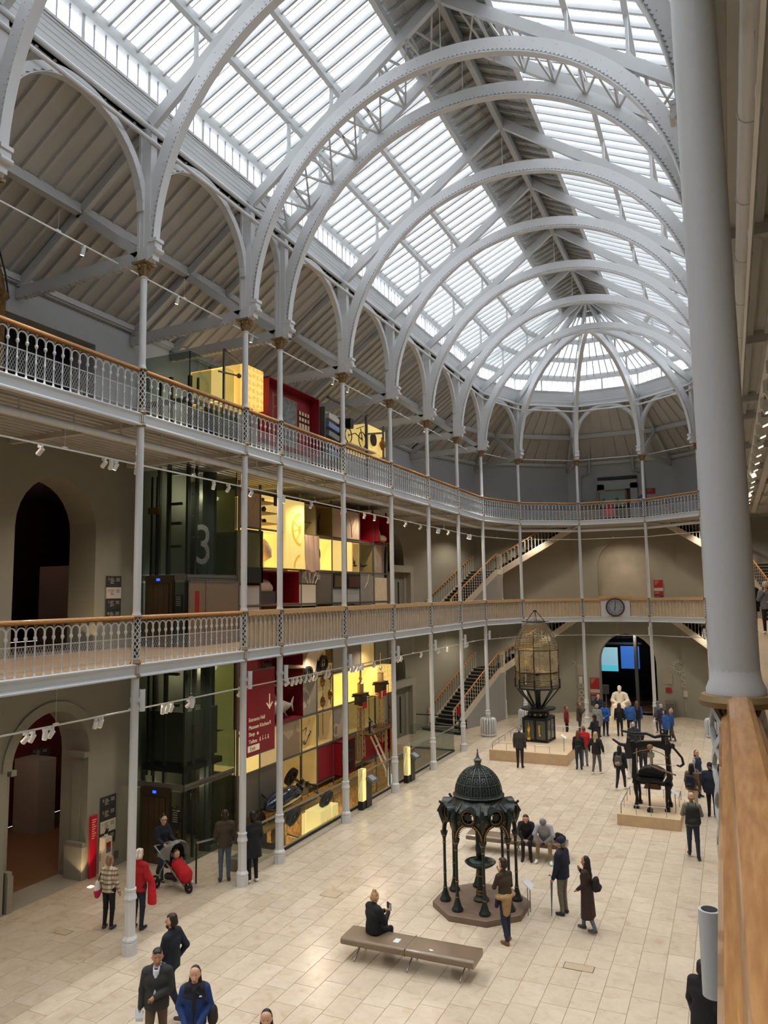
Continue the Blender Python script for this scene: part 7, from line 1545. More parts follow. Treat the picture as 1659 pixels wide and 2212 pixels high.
    if hat:
        c_, kind = hat; W_ = [(Hd((0, -.012, .175)), Hd((0, -.008, .20)), .096, .090, 0)]
        if kind == 'beanie': W_ += [(Hd((0, -.015, .15)), Hd((0, -.012, .19)), .097, .096, 0)]
        else: W_ += [(Hd((-.03, .10, .165)), Hd((.03, .10, .165)), .042, .042, 0, (1, 1, .35))]
        if kind == 'flat': W_ += [(Hd((0, .03, .21)), Hd((0, .06, .195)), .08, .06, 0, (1, 1, .6))]
        sdf_obj('hat', W_, [cloth(c_)], t, .014, .015)
    t['_s'] = s; return t, T, Hd
def shell(T, B_, bulk, d, cut, lab=0):
    b = bulk+d; return [(T((0, 0, 1.0)), T((0, 0, 1.25)), .145*B_+b, .15*B_+b, lab, (1, .8, 1), cut), (T((-.085*B_, 0, 1.28)), T((.085*B_, 0, 1.28)), .115*B_+b, .115*B_+b, lab, (1, .9, 1), cut), (T((-.12*B_, -.005, 1.40)), T((.12*B_, -.005, 1.40)), .068+b, .068+b, lab, None, cut)]
def to_world(t, p):
    a = t.rotation_euler[2]; s = t.scale[0]; x_, y_ = p[0]*s, p[1]*s; return (t.location.x+x_*math.cos(a)-y_*math.sin(a), t.location.y+x_*math.sin(a)+y_*math.cos(a), t.location.z+p[2]*s)
def backpack(t, T, col, lab, name='backpack', z0=1.05, z1=1.38, y=-.20, w_=.13, straps=True, col2=None, sc_=1):
    b = thing(name, lab, 'bag', tuple(t.location), t.rotation_euler[2]); b.scale = tuple(t.scale)
    sdf_obj('bag_body', [(T((sx*w_*.5, y, z0+.06)), T((sx*w_*.42, y+.01, z1-.06)), .088*sc_, .08*sc_, 0, (1, .8, 1)) for sx in (-1, 1)]+[(T((0, y, z0+.06)), T((0, y, z1-.06)), .10*sc_, .09*sc_, 0, (1, .8, 1)), (T((-w_*.3, y-.07, z0+.05)), T((w_*.3, y-.07, z0+.08)), .06*sc_, .06*sc_, 1 if col2 else 0)], [cloth(col), cloth(col2 or col)], b, .016, .03)
    if straps:
        m = MB()
        for sx in (-1, 1): m.path([T((sx*.09, y+.06, z1-.02)), T((sx*.10, -.02, 1.485)), T((sx*.11, .09, 1.42)), T((sx*.13, .145, 1.25)), T((sx*.16, .06, 1.10)), T((sx*.12, y+.08, 1.08))], .014, 5)
        m.build('strap', cloth(col), b)
    return b
def shoulder_bag(t, T, pos, r, col, lab, name='shoulder_bag', shape=(1, .6, .9), strap=None):
    b = thing(name, lab, 'bag', tuple(t.location), t.rotation_euler[2]); b.scale = tuple(t.scale); p = T(pos)
    sdf_obj('bag_body', [((p[0], p[1], p[2]-r*.3), (p[0], p[1], p[2]+r*.3), r, r*.9, 0, shape)], [cloth(col)], b, .014, .03)
    m = MB(); m.path([(p[0], p[1], p[2]+r)]+[T(q) for q in (strap or ((pos[0]*.95, pos[1]*.5, 1.35),))], .011, 5); m.build('strap', cloth(col), b); return b
def held(name, lab, cat, t, p, fn, m_, rot=None):
    m = MB(); fn(m); o = m.build(name, m_, None, to_world(t, p)); o.rotation_euler = (0, 0, t.rotation_euler[2]) if rot is None else rot; return tag(o, lab, cat)
dg = math.radians
AW = dg(112)        # facing away from the camera
NAVYC, BLK, DNM, KHA, DRK = (24, 34, 54), (22, 23, 26), (44, 58, 84), (138, 120, 92), (34, 34, 38)
# plaid shirt material
pm = bpy.data.materials.new('plaid_flannel'); pm.use_nodes = True; n_t = pm.node_tree; pb = n_t.nodes['Principled BSDF']; pb.inputs['Roughness'].default_value = .9
g = n_t.nodes.new('ShaderNodeTexCoord'); sep = n_t.nodes.new('ShaderNodeSeparateXYZ'); n_t.links.new(g.outputs['Object'], sep.inputs[0]); last = None
for ax_, fr_, ph_ in (('X', 9, 0), ('Z', 9, .4), ('X', 4.5, .2), ('Z', 4.5, .1)):
    ml = n_t.nodes.new('ShaderNodeMath'); ml.operation = 'MULTIPLY_ADD'; ml.inputs[1].default_value = fr_; ml.inputs[2].default_value = ph_+10; fc = n_t.nodes.new('ShaderNodeMath'); fc.operation = 'FRACT'; lt = n_t.nodes.new('ShaderNodeMath'); lt.operation = 'LESS_THAN'; lt.inputs[1].default_value = .35 if fr_ == 9 else .12
    n_t.links.new(sep.outputs[ax_], ml.inputs[0]); n_t.links.new(ml.outputs[0], fc.inputs[0]); n_t.links.new(fc.outputs[0], lt.inputs[0]); mx = n_t.nodes.new('ShaderNodeMix'); mx.data_type = 'RGBA'; mx.inputs['B'].default_value = lin({('X', 9): (150, 132, 104), ('Z', 9): (84, 84, 70), ('X', 4.5): (150, 40, 44), ('Z', 4.5): (40, 44, 56)}[(ax_, fr_)])+(1,)
    sc2 = n_t.nodes.new('ShaderNodeMath'); sc2.operation = 'MULTIPLY'; sc2.inputs[1].default_value = .65; n_t.links.new(lt.outputs[0], sc2.inputs[0]); n_t.links.new(sc2.outputs[0], mx.inputs['Factor'])
    if last: n_t.links.new(last.outputs['Result'], mx.inputs['A'])
    else: mx.inputs['A'].default_value = lin((222, 210, 186))+(1,)
    last = mx
n_t.links.new(last.outputs['Result'], pb.inputs['Base Color'])
# ---- foreground and left side
t, T, Hd = person(-13.38, 13.88, 0, dg(100), 1.60, 'person in plaid shirt and black trousers seen from behind by the nearest left column', (200, 180, 150), BLK, (60, 58, 56), hair=(140, 108, 78), hs='short', plaid=pm, bulk=.012, vox=.014, build=.98)
b = thing('tote_bag', 'white and pink tote bag on the shoulder of the plaid shirt wearer', 'bag', tuple(t.location), t.rotation_euler[2]); b.scale = tuple(t.scale); sdf_obj('bag_body', [((-.27, -.08, 1.06), (-.27, -.08, .96), .11, .13, 0, (.5, 1, 1)), ((-.27, -.08, .93), (-.27, -.08, .84), .13, .11, 1, (.5, 1, 1))], [cloth((222, 212, 208)), cloth((206, 40, 84))], b, .014); m = MB(); m.path([(-.26, -.1, 1.12), (-.2, -.08, 1.3), (-.15, -.03, 1.475), (-.18, .1, 1.3), (-.26, -.02, 1.12)], .014, 5); m.build('strap', BLACK, b)
t, T, Hd = person(-12.72, 14.12, 0, dg(98), 1.76, 'white haired person in red jumper and navy trousers behind the nearest left column', (168, 16, 28), (30, 38, 56), (30, 26, 26), hair=(214, 206, 196), hs='short', bulk=.015, vox=.014, arms=(((.25, -.06, 1.16), (.24, .10, 1.0)), ((-.23, -.02, 1.14), (-.24, .08, .92))))
b = thing('red_coat', 'bright red coat carried over the arm of the white haired person', 'coat', tuple(t.location), t.rotation_euler[2]); sdf_obj('coat_folds', [((.20, .02, 1.30), (.27, .08, 1.05), .05, .075, 0), ((.27, .08, 1.05), (.33, .04, .62), .075, .11, 0, (1, .7, 1), .56), ((.26, .16, 1.02), (.28, .18, .66), .05, .07, 0, (1, .7, 1), .60)], [cloth((196, 22, 38))], b, .016, .02)
t, T, Hd = person(-14.35, 16.75, 0, dg(-12), 1.66, 'person in dark navy coat and grey headband pushing the pushchair', (24, 32, 46), (40, 52, 74), BLK, hair=(40, 28, 22), hs='bun', bulk=.025, hem=.78, step=.8, vox=.014, lean=.12, headpitch=.15, arms=(((.22, .12, 1.14), (.20, .36, 1.06)), ((-.22, .12, 1.14), (-.20, .36, 1.06))))
m = MB(); m.path([Hd((.088*math.cos(a), .088*math.sin(a)-.005, .165)) for a in [k*PI/8 for k in range(16)]], .02, 6, closed=True); o = m.build('headband', cloth((120, 122, 126)), t)
t = thing('pushchair', 'black pushchair with silver frame, rain cover and red footmuff', 'pushchair', (-13.52, 16.38, 0), dg(-14))
m = MB()
for s in (-1, 1): m.beam((-.62, s*.24, 1.0), (.30, s*.22, .42), .03, .03); m.beam((-.1, s*.26, .72), (-.45, s*.28, .16), .03, .03); m.beam((.0, s*.24, .62), (.52, s*.14, .2), .03, .03); m.beam((-.45, s*.28, .2), (.5, s*.1, .26), .025, .025)
m.tube((-.62, -.26, 1.0), (-.62, .26, 1.0), .018, n=8); m.build('silver_frame', mat('polished_steel'), t)
def wheel_(x_, y_, r): m = MB(); m.band((x_, y_, r), (1, 0, 0), (0, 0, 1), (0, .05, 0), r*.72, r, 0, 2*PI, 24, mat('tyre')); [m.beam((x_, y_, r), (x_+r*.75*math.cos(k*PI*.4), y_, r+r*.75*math.sin(k*PI*.4)), .02, .02, m=BLACK) for k in range(5)]; m.tube((x_, y_-.03, r), (x_, y_+.03, r), .03, n=8, m=BLACK); m.build('wheel', None, t)
wheel_(-.45, -.30, .16); wheel_(-.45, .30, .16); wheel_(.52, 0, .14)
sdf_obj('seat_shell', [((-.18, -.12, .62), (-.18, .12, .62), .12, .12, 0), ((.1, -.12, .50), (.1, .12, .50), .10, .10, 0), ((-.2, -.12, .3), (.3, .12, .28), .09, .09, 0)], [BLACK], t, .02)
m = MB(); m.sheet(lambda u, v: (-.28+.34*math.sin(u*PI*.62)-.02, .22*math.cos(v*PI)*(1.0), .72+.42*math.sin(.25+u*PI*.5)*math.sin(v*PI)**.6), 10, 12); m.build('hood', cloth((18, 24, 34)), t, smooth=True)
m = MB(); m.sheet(lambda u, v: (-.42+.55*u, .30*math.cos(v*PI), .78+.42*(math.sin(.3+u*PI*.5))*math.sin(v*PI)**.5+.015*math.sin(v*25+u*9)), 14, 24); m.build('rain_cover', glass_mat('clear_plastic', (235, 238, 240), .62, .1, (190, 192, 196)), t, smooth=True)
sdf_obj('footmuff', [((.05, 0, .62), (.38, 0, .42), .15, .17, 0, (1, 1.15, 1)), ((.38, 0, .42), (.44, 0, .34), .16, .13, 0, (1, 1.15, 1))], [cloth((176, 14, 30))], t, .018)
c = thing('person', 'small child looking out of the pushchair', 'person', (-13.52, 16.38, 0), dg(-14)); X = MB()
for s in (-1, 1): X.ball((.085, s*.028, .86), .009, mat('eye_dark'), 6, 4)
sdf_obj('body', [((.0, 0, .84), (.0, 0, .875), .085, .085, 0), ((-.04, 0, .70), (-.02, 0, .76), .1, .07, 1), ((-.02, -.09, .70), (.12, -.1, .66), .04, .03, 1), ((-.02, .09, .70), (.12, .1, .66), .04, .03, 1), ((.13, -.1, .66), (.16, -.1, .66), .025, .022, 0), ((.13, .1, .66), (.16, .1, .66), .025, .022, 0), ((.085, 0, .84), (.09, 0, .835), .014, .014, 0)], [SKIN['fair'], cloth((90, 88, 86))], c, .014, extra=X); sdf_obj('hair', [((-.02, 0, .87), (-.02, 0, .90), .085, .082, 0)], [cloth((110, 84, 56))], c, .014)
t, T, Hd = person(-12.66, 17.29, 0, dg(130), 1.82, 'man in brown hooded jacket and blue jeans by the lift, seen from behind', (66, 56, 44), (78, 94, 112), (50, 50, 50), hair=(48, 36, 28), hs='short', bulk=.02, vox=.015, arms=(((.23, .0, 1.14), (.16, .18, 1.08)), ((-.23, .0, 1.14), (-.16, .18, 1.08))))
t, T, Hd = person(-11.93, 17.52, 0, dg(150), 1.80, 'person in long black coat and white trainers partly behind a slim column', (18, 20, 24), (16, 17, 20), (228, 228, 226), skin='dark', hair=(20, 16, 14), hs='short', bulk=.03, hem=.62, vox=.016)
t, T, Hd = person(-9.58, 11.51, 0, dg(186), 1.78, 'bearded man in glasses and dark navy jacket walking left', (18, 26, 38), (20, 26, 38), (60, 52, 44), skin='fair', hair=(44, 30, 22), hs='short', beard=(66, 38, 26), bulk=.022, step=1.0, vox=.0125, arms=(((.22, -.16, 1.16), (.20, -.04, .98)), ((-.22, .05, 1.15), (-.18, .18, .96))), headyaw=.1)
sdf_obj('shirt_collar', [(T((-.045, .03, 1.46)), T((0, .075, 1.42)), .022, .018, 0), (T((.045, .03, 1.46)), T((0, .075, 1.42)), .022, .018, 0)], [cloth((170, 178, 190))], t, .01)
m = MB()
for s in (-1, 1): m.band(Hd((s*.032, .095, .125)), (1, 0, 0), (0, 0, 1), (0, .004, 0), .018, .022, 0, 2*PI, 12); m.path([Hd((s*.054, .09, .128)), Hd((s*.082, 0, .13))], .003, 4)
m.build('glasses', cloth((90, 30, 34)), t)
t, T, Hd = person(-8.95, 10.41, 0, dg(-62), 1.73, 'man in dark green jacket over a white shirt walking towards the camera', (44, 46, 44), (92, 72, 56), (40, 34, 30), skin='tan', hair=(22, 18, 18), hs='short', bulk=.028, step=.7, vox=.0115, arms=(((.24, -.02, 1.12), (.25, .06, .88)), ((-.22, .02, 1.14), (-.02, .22, 1.10))), collar=(206, 210, 218), headyaw=.25, build=1.02)
sdf_obj('shirt_front', [(T((0, .135, 1.05)), T((0, .10, 1.44)), .035, .03, 0, (1, .6, 1)), (T((-.03, .09, 1.40)), T((-.045, .06, 1.49)), .02, .016, 0), (T((.03, .09, 1.40)), T((.045, .06, 1.49)), .02, .016, 0)], [cloth((206, 210, 220))], t, .011, .015)
sdf_obj('hood', [(T((-.08, -.09, 1.44)), T((.08, -.09, 1.44)), .055, .055, 0), (T((-.10, -.05, 1.46)), T((-.09, .03, 1.44)), .035, .03, 0), (T((.10, -.05, 1.46)), T((.09, .03, 1.44)), .035, .03, 0)], [cloth((54, 60, 68))], t, .014)
held('folded_map', 'pale folded leaflet in the hand of the man in the dark green jacket', 'leaflet', t, T((.26, .10, .78)), lambda m: m.obox((0, 0, 0), V(.06, 0, 0), V(0, .01, .03), V(.01, -.02, .07)), mat('leaflet'))
t, T, Hd = person(-8.10, 10.31, 0, dg(-58), 1.65, 'long haired woman in blue and black padded jacket in the foreground', (24, 52, 104), (60, 58, 62), (40, 36, 40), skin='fair', hair=(26, 20, 20), hs='long', bulk=.032, step=.3, vox=.0115, arms=(((.25, .0, 1.14), (.14, .22, .98)), ((-.25, .0, 1.13), (-.10, .24, .96))), headyaw=-.1, build=.98)
sdf_obj('jacket_yoke', shell(T, .98, .032, .006, 1.30), [cloth((22, 24, 32))], t, .012)
sdf_obj('scarf', [(T((-.05, .06, 1.46)), T((.05, .06, 1.46)), .045, .045, 0), (T((0, .10, 1.42)), T((0, .15, 1.12)), .045, .03, 0)], [cloth((24, 24, 30))], t, .012)
m = MB(); m.tube(T((0, .16, 1.28)), T((0, .155, .92)), .006, n=5); m.build('zip', cloth((12, 16, 28)), t)
m = MB(); m.prism([(0, 0), (.05, 0), (.05, .012), (.034, .026), (.012, .024)], T((-.135, .158, 1.335)), (1, 0, 0), (0, 0, 1), (0, .004, 0)); m.build('chest_logo', cloth((235, 236, 238)), t)
shoulder_bag(t, T, (-.30, .02, .98), .13, (44, 38, 34), 'dark brown bag at the side of the woman in the blue jacket', 'shoulder_bag', (.7, .8, 1.05), ((-.2, .1, 1.25), (-.05, .16, 1.42)))
held('white_stick', 'thin white wand held low by the woman in the blue jacket', 'stick', t, T((.12, .28, .90)), lambda m: m.tube((.0, 0, .04), (.26, .14, -.16), .008, n=6), WHITE)
t, T, Hd = person(-6.39, 9.75, 0, dg(-65), 1.60, 'dark long haired woman whose head shows at the bottom edge', (40, 40, 48), (40, 40, 48), skin='fair', hair=(24, 18, 18), hs='long', vox=.014)
# ---- around the fountain and benches
t, T, Hd = person(-7.22, 15.05, 0, dg(62), 1.62, 'woman with a blonde bun and black padded coat sitting on the near bench', (20, 22, 25), (24, 26, 30), BLK, skin='fair', hair=(170, 140, 104), hs='bun', bulk=.035, sit=.45, vox=.014, lean=.06, headpitch=.15, build=1.05, arms=(((.23, .14, 1.14), (.10, .34, 1.24)), ((-.23, .14, 1.14), (-.06, .34, 1.24))))
held('phone', 'phone held up by the woman on the near bench', 'phone', t, T((.03, .42, 1.34)), lambda m: (m.box(-.08, -.01, -.006, .006, -.07, .08, BLACK), m.box(0, .075, -.006, .006, -.07, .08, mat('phone_silver', (190, 194, 206), .3)), m.box(.01, .03, -.010, -.006, .05, .07, BLACK)), BLACK)
t, T, Hd = person(-4.82, 16.72, 0, dg(150), 1.73, 'man in brown sweater and jeans with a jacket tied at the waist by the fountain', (62, 48, 34), (32, 42, 66), (116, 76, 44), skin='fair', hair=(52, 34, 26), hs='short', vox=.0135, lean=.10, legs=(((.10, .06, .49), (.11, .06, .09)), ((-.10, -.02, .49), (-.10, -.12, .09))), arms=(((.24, .06, 1.12), (.12, .22, 1.38)), ((-.22, .10, 1.16), (-.02, .18, 1.28))))
sdf_obj('tied_jacket', [(T((-.10, .0, .98)), T((.10, .0, .98)), .165, .165, 0, (1, .85, .4)), ((-.05, -.08, .92), (-.05, -.06, .66), .13, .10, 0, (1, .7, 1)), ((-.18, .05, .95), (-.24, .04, .80), .06, .045, 1), ((.14, .1, .93), (.16, .12, .74), .05, .045, 0)], [cloth((164, 134, 90)), cloth((30, 26, 34))], t, .015)
shoulder_bag(t, T, (.20, .20, .98), .12, (26, 20, 22), 'dark bag hanging at the front of the man in the brown sweater', 'waist_bag', (1.3, .8, .8), ((.18, .1, 1.15),))
t, T, Hd = person(-3.98, 18.62, 0, dg(165), 1.72, 'man in navy jacket and flat cap leaning on a closed umbrella right of the fountain', (24, 30, 48), (112, 106, 96), (40, 44, 56), skin='fair', hair=(120, 110, 100), hs='short', hat=((28, 36, 58), 'flat'), bulk=.035, vox=.0135, build=1.06, arms=(((.24, -.02, 1.13), (.22, .06, .95)), ((-.25, .02, 1.13), (-.26, .10, .88))))
held('umbrella', 'grey closed umbrella held point down by the man in the flat cap', 'umbrella', t, T((-.26, .15, .80)), lambda m: (m.tube((0, 0, .02), (0, .03, -.79), .030, .008, n=8), m.path([(0, 0, .02), (0, .0, .10), (0, .04, .13), (0, .07, .10)], .012, 6)), cloth((96, 100, 108)))
t, T, Hd = person(-3.30, 17.92, 0, dg(172), 1.60, 'woman in long brown coat walking, dark hair and hand at her chin', (52, 34, 30), (96, 108, 122), (70, 70, 74), skin='tan', hair=(22, 18, 20), hs='long', bulk=.022, hem=.34, skirtcol=(54, 36, 32), step=.6, vox=.0135, arms=(((.23, .06, 1.14), (.04, .16, 1.40)), ((-.22, .0, 1.14), (-.20, .14, 1.02))), collar=(150, 30, 40))
backpack(t, T, (22, 20, 22), 'black handbag slung behind the woman in the long brown coat', 'handbag', 1.0, 1.28, -.24, .14, False)
t, T, Hd = person(-5.72, 22.20, 0, dg(-78), 1.66, 'woman in black sitting on the far bench and looking at her phone', (26, 26, 30), (24, 24, 28), BLK, skin='fair', hair=(50, 32, 26), hs='bob', sit=.45, vox=.015, lean=.42, headpitch=.7, bulk=.02, arms=(((.24, .20, 1.16), (.10, .36, .98)), ((-.24, .20, 1.16), (-.06, .36, .98))))
held('phone', 'white phone held by the woman in black on the far bench', 'phone', t, T((.02, .46, .95)), lambda m: m.obox((0, 0, 0), V(.035, 0, 0), V(0, .05, .05), V(0, -.003, .004)), WHITE)
t, T, Hd = person(-5.18, 22.20, 0, dg(-84), 1.74, 'man in grey sweatshirt and cap bent over his phone on the far bench', (150, 152, 160), (132, 112, 86), (226, 224, 220), skin='fair', hair=(60, 50, 44), hs='short', hat=((120, 122, 126), 'cap'), sit=.45, vox=.015, lean=.62, headpitch=.9, bulk=.02, arms=(((.26, .24, 1.18), (.08, .34, .94)), ((-.26, .24, 1.18), (-.06, .34, .94))), legs=(((.16, .42, .51), (.20, .42, .09)), ((-.16, .42, .51), (-.18, .46, .09))))
held('phone', 'dark phone in the hands of the man in the grey sweatshirt', 'phone', t, T((.01, .42, .88)), lambda m: m.obox((0, 0, 0), V(.035, 0, 0), V(0, .05, .05), V(0, -.003, .004)), BLACK)
b = thing('rucksack', 'black rucksack lying on the far bench beside the man in grey', 'bag', (-4.82, 22.36, .45)); sdf_obj('bag_body', [((-.08, 0, .10), (.10, 0, .10), .10, .09, 0), ((-.05, 0, .17), (.05, 0, .16), .08, .07, 0)], [cloth((24, 24, 28))], b, .018); m = MB(); m.path([(-.05, -.09, .2), (0, -.12, .26), (.05, -.09, .2)], .01, 5); m.build('strap', cloth((24, 24, 28)), b)
# ---- right side
t, T, Hd = person(-1.34, 23.75, 0, dg(98), 1.79, 'bald man with dark green rucksack and jeans walking away right of the plinth', (120, 116, 108), (38, 48, 66), (36, 36, 38), hair=(150, 120, 96), hs='bald', bulk=.012, step=-.6, vox=.0145, arms=(((.25, .06, 1.15), (.14, .24, 1.12)), ((-.25, .06, 1.15), (-.14, .24, 1.12))))
backpack(t, T, (30, 32, 30), 'large dark green rucksack of the bald man', 'rucksack', .98, 1.40, -.22, .2, True, None, 1.2)
t, T, Hd = person(-1.53, 28.28, 0, dg(70), 1.66, 'dark haired woman in tan jacket with navy backpack beyond the bald man', (104, 84, 64), (196, 182, 160), (60, 50, 44), hair=(26, 18, 18), hs='long', bulk=.02, vox=.018)
backpack(t, T, (28, 34, 50), 'navy backpack of the woman in the tan jacket', 'backpack', .98, 1.36, -.21, .16)
t, T, Hd = person(-1.46, 30.63, 0, dg(-30), 1.66, 'woman with auburn hair and navy gilet over a grey top at the right', (150, 152, 156), (60, 58, 60), BLK, hair=(84, 34, 26), hs='bob', bulk=.01, vox=.018, sleeve=(164, 166, 168), headyaw=-.4)
sdf_obj('gilet', shell(T, 1, .01, .012, .95), [cloth((36, 52, 82))], t, .018)
t, T, Hd = person(-.95, 28.17, 0, dg(80), 1.74, 'man in navy coat and black flat cap at the right edge of the floor', (26, 34, 50), (20, 20, 24), BLK, hair=(100, 94, 90), hs='short', hat=((24, 22, 24), 'flat'), bulk=.04, hem=.78, build=1.08, vox=.018)
t, T, Hd = person(-.72, 13.32, 0, dg(60), 1.78, 'man in black suit walking below the close handrail at the lower right', (18, 20, 26), (18, 20, 26), BLK, skin='dark', hair=(24, 18, 16), hs='short', bulk=.03, hem=.74, vox=.013, build=1.04)
# ---- round the lens, press and statue
t, T, Hd = person(-8.66, 32.90, 0, dg(96), 1.74, 'grey haired man in dark green jacket looking up at the lighthouse lens', (48, 50, 44), (26, 28, 36), BLK, hair=(128, 128, 130), hs='short', bulk=.03, vox=.018, build=1.05)
t, T, Hd = person(-6.26, 33.50, 0, dg(100), 1.62, 'long haired woman with black backpack in dark jeans near the lens plinth', (26, 26, 30), (40, 52, 72), BLK, hair=(110, 62, 38), hs='long', bulk=.012, vox=.02)
backpack(t, T, (24, 24, 28), 'black backpack on the woman near the lens plinth', 'backpack', .98, 1.36, -.20, .15)
t, T, Hd = person(-6.14, 34.18, 0, dg(110), 1.70, 'man in red jacket and tan cap beside the woman near the lens plinth', (190, 22, 34), (100, 110, 120), (60, 44, 36), hair=(90, 60, 40), hs='short', hat=((150, 112, 86), 'cap'), bulk=.02, vox=.02, headyaw=.6, headpitch=.3)
t, T, Hd = person(-5.43, 32.92, 0, dg(75), 1.70, 'blonde woman in black puffer jacket walking away with grey trousers', (20, 21, 25), (86, 88, 88), (220, 218, 214), hair=(190, 164, 126), hs='long', bulk=.035, step=.6, vox=.019, arms=(((.30, -.06, 1.16), (.32, -.02, .98)), ((-.30, -.06, 1.16), (-.32, .02, .96))))
t, T, Hd = person(-8.10, 40.35, 0, dg(20), 1.66, 'short haired woman in dark red jumper standing behind the lens stand', (116, 24, 26), (26, 26, 30), BLK, hair=(90, 76, 64), hs='short', bulk=.02, vox=.02)
t, T, Hd = person(-7.61, 41.30, 0, dg(15), 1.75, 'man in brown parka with raised hands looking towards the statue', (64, 54, 42), (52, 70, 98), (60, 46, 34), hair=(100, 60, 40), hs='short', bulk=.03, hem=.75, vox=.02, arms=(((.24, .12, 1.2), (.14, .28, 1.34)), ((-.24, .12, 1.2), (-.14, .28, 1.3))))
t, T, Hd = person(-7.17, 44.94, 0, dg(-82), 1.68, 'guide with curly hair and navy top speaking beside the statue', (32, 38, 56), (30, 32, 40), BLK, hair=(120, 94, 70), hs='bob', bulk=.01, vox=.02, arms=(((.24, .06, 1.16), (.06, .16, 1.42)), ((-.24, .1, 1.14), (-.02, .24, 1.14))))
t, T, Hd = person(-6.66, 41.15, 0, dg(84), 1.66, 'grey haired person in long pale grey hooded coat in the group', (132, 132, 128), (30, 30, 34), BLK, hair=(160, 152, 140), hs='short', bulk=.02, hem=.58, vox=.02)
t, T, Hd = person(-6.16, 37.27, 0, dg(150), 1.70, 'man in black coat and cap holding a booklet in front of the group', (24, 26, 30), (40, 40, 44), BLK, skin='tan', hair=(30, 24, 22), hs='short', hat=((26, 26, 28), 'cap'), bulk=.03, hem=.62, vox=.02, arms=(((.24, .08, 1.14), (.14, .3, 1.1)), ((-.24, .08, 1.14), (-.1, .3, 1.1))))
t, T, Hd = person(-6.32, 41.55, 0, dg(80), 1.70, 'person in bright blue jacket and black hat with hands behind the back', (32, 84, 156), (24, 26, 32), (90, 56, 36), hair=(40, 36, 34), hs='short', hat=((26, 28, 34), 'cap'), bulk=.03, hem=.80, vox=.02, arms=(((.26, -.08, 1.14), (.06, -.2, 1.0)), ((-.26, -.08, 1.14), (-.06, -.2, 1.0))))
t, T, Hd = person(-5.63, 41.80, 0, dg(96), 1.68, 'long haired woman in black jacket with pale hem facing the statue', (18, 20, 24), (22, 24, 30), BLK, hair=(58, 40, 30), hs='long', bulk=.03, vox=.02)
sdf_obj('pale_hem', [(T((-.06, 0, .93)), T((.06, 0, .93)), .155, .155, 0, (1, .8, .35))], [cloth((200, 198, 196))], t, .02)
t, T, Hd = person(-5.11, 41.90, 0, dg(100), 1.76, 'tall grey haired man in blue anorak facing the statue', (42, 88, 152), (22, 24, 30), (80, 60, 44), hair=(150, 150, 150), hs='short', bulk=.035, vox=.02)
t, T, Hd = person(-4.80, 42.30, 0, dg(104), 1.76, 'woman in black gilet with blue sleeves right of the tall man', (20, 22, 28), (52, 66, 84), BLK, hair=(96, 80, 62), hs='long', bulk=.015, sleeve=(40, 86, 150), vox=.02)
t, T, Hd = person(-3.86, 43.43, 0, dg(130), 1.62, 'person in checked scarf and grey beanie near the fourth end column', (92, 98, 108), (60, 44, 38), (150, 140, 128), hair=(140, 136, 130), hs='short', hat=((104, 104, 106), 'beanie'), bulk=.02, vox=.02)
t, T, Hd = person(-3.62, 42.52, 0, dg(125), 1.62, 'grey haired person in navy with a bag beside the beanie wearer', (40, 48, 62), (58, 60, 62), (110, 110, 108), hair=(168, 164, 158), hs='short', bulk=.02, vox=.02)
t, T, Hd = person(-3.22, 40.10, 0, dg(165), 1.70, 'person in bright blue jacket and black trousers standing in profile', (34, 82, 156), (18, 18, 22), BLK, hair=(52, 36, 30), hs='short', bulk=.03, hem=.78, vox=.02, lean=.08)
t, T, Hd = person(-3.04, 41.16, 0, dg(175), 1.60, 'person in blue fleece and olive trousers at the right of the group', (34, 76, 140), (70, 64, 52), (90, 84, 76), hair=(170, 140, 110), hs='bun', bulk=.02, step=.5, vox=.02)
t, T, Hd = person(-4.25, 35.76, 0, dg(100), 1.72, 'bald headed person in dark hooded coat behind the press', (36, 40, 48), (40, 48, 60), BLK, hair=(170, 160, 150), hs='short', bulk=.035, hem=.75, vox=.02)
t, T, Hd = person(-4.10, 32.71, 0, dg(125), 1.62, 'long haired person in black pointing up with an outstretched arm', (26, 28, 32), (210, 208, 206), (222, 222, 220), hair=(18, 16, 18), hs='long', bulk=.025, step=.4, vox=.019, arms=(((.22, -.02, 1.16), (.2, .1, 1.0)), ((-.36, .14, 1.44), (-.58, .26, 1.62))))
t, T, Hd = person(-3.60, 33.04, 0, dg(105), 1.70, 'man with dark padded jacket and red lining carrying a big backpack', (40, 36, 34), (40, 48, 66), BLK, hair=(30, 24, 24), hs='short', hat=((34, 34, 36), 'cap'), bulk=.035, vox=.019)
backpack(t, T, (32, 30, 30), 'big dark backpack of the man behind the press', 'backpack', .95, 1.38, -.24, .18, True, None, 1.2)
t, T, Hd = person(-4.19, 30.69, 0, dg(78), 1.64, 'person in black hoodie striding away with a grey striped backpack', (20, 22, 28), (24, 28, 40), (218, 216, 212), hair=(24, 26, 32), hs='bob', bulk=.03, step=.8, vox=.0175)
backpack(t, T, (84, 80, 76), 'grey and tan striped backpack left of the printing press', 'backpack', 1.02, 1.36, -.23, .14, True, (142, 128, 108))
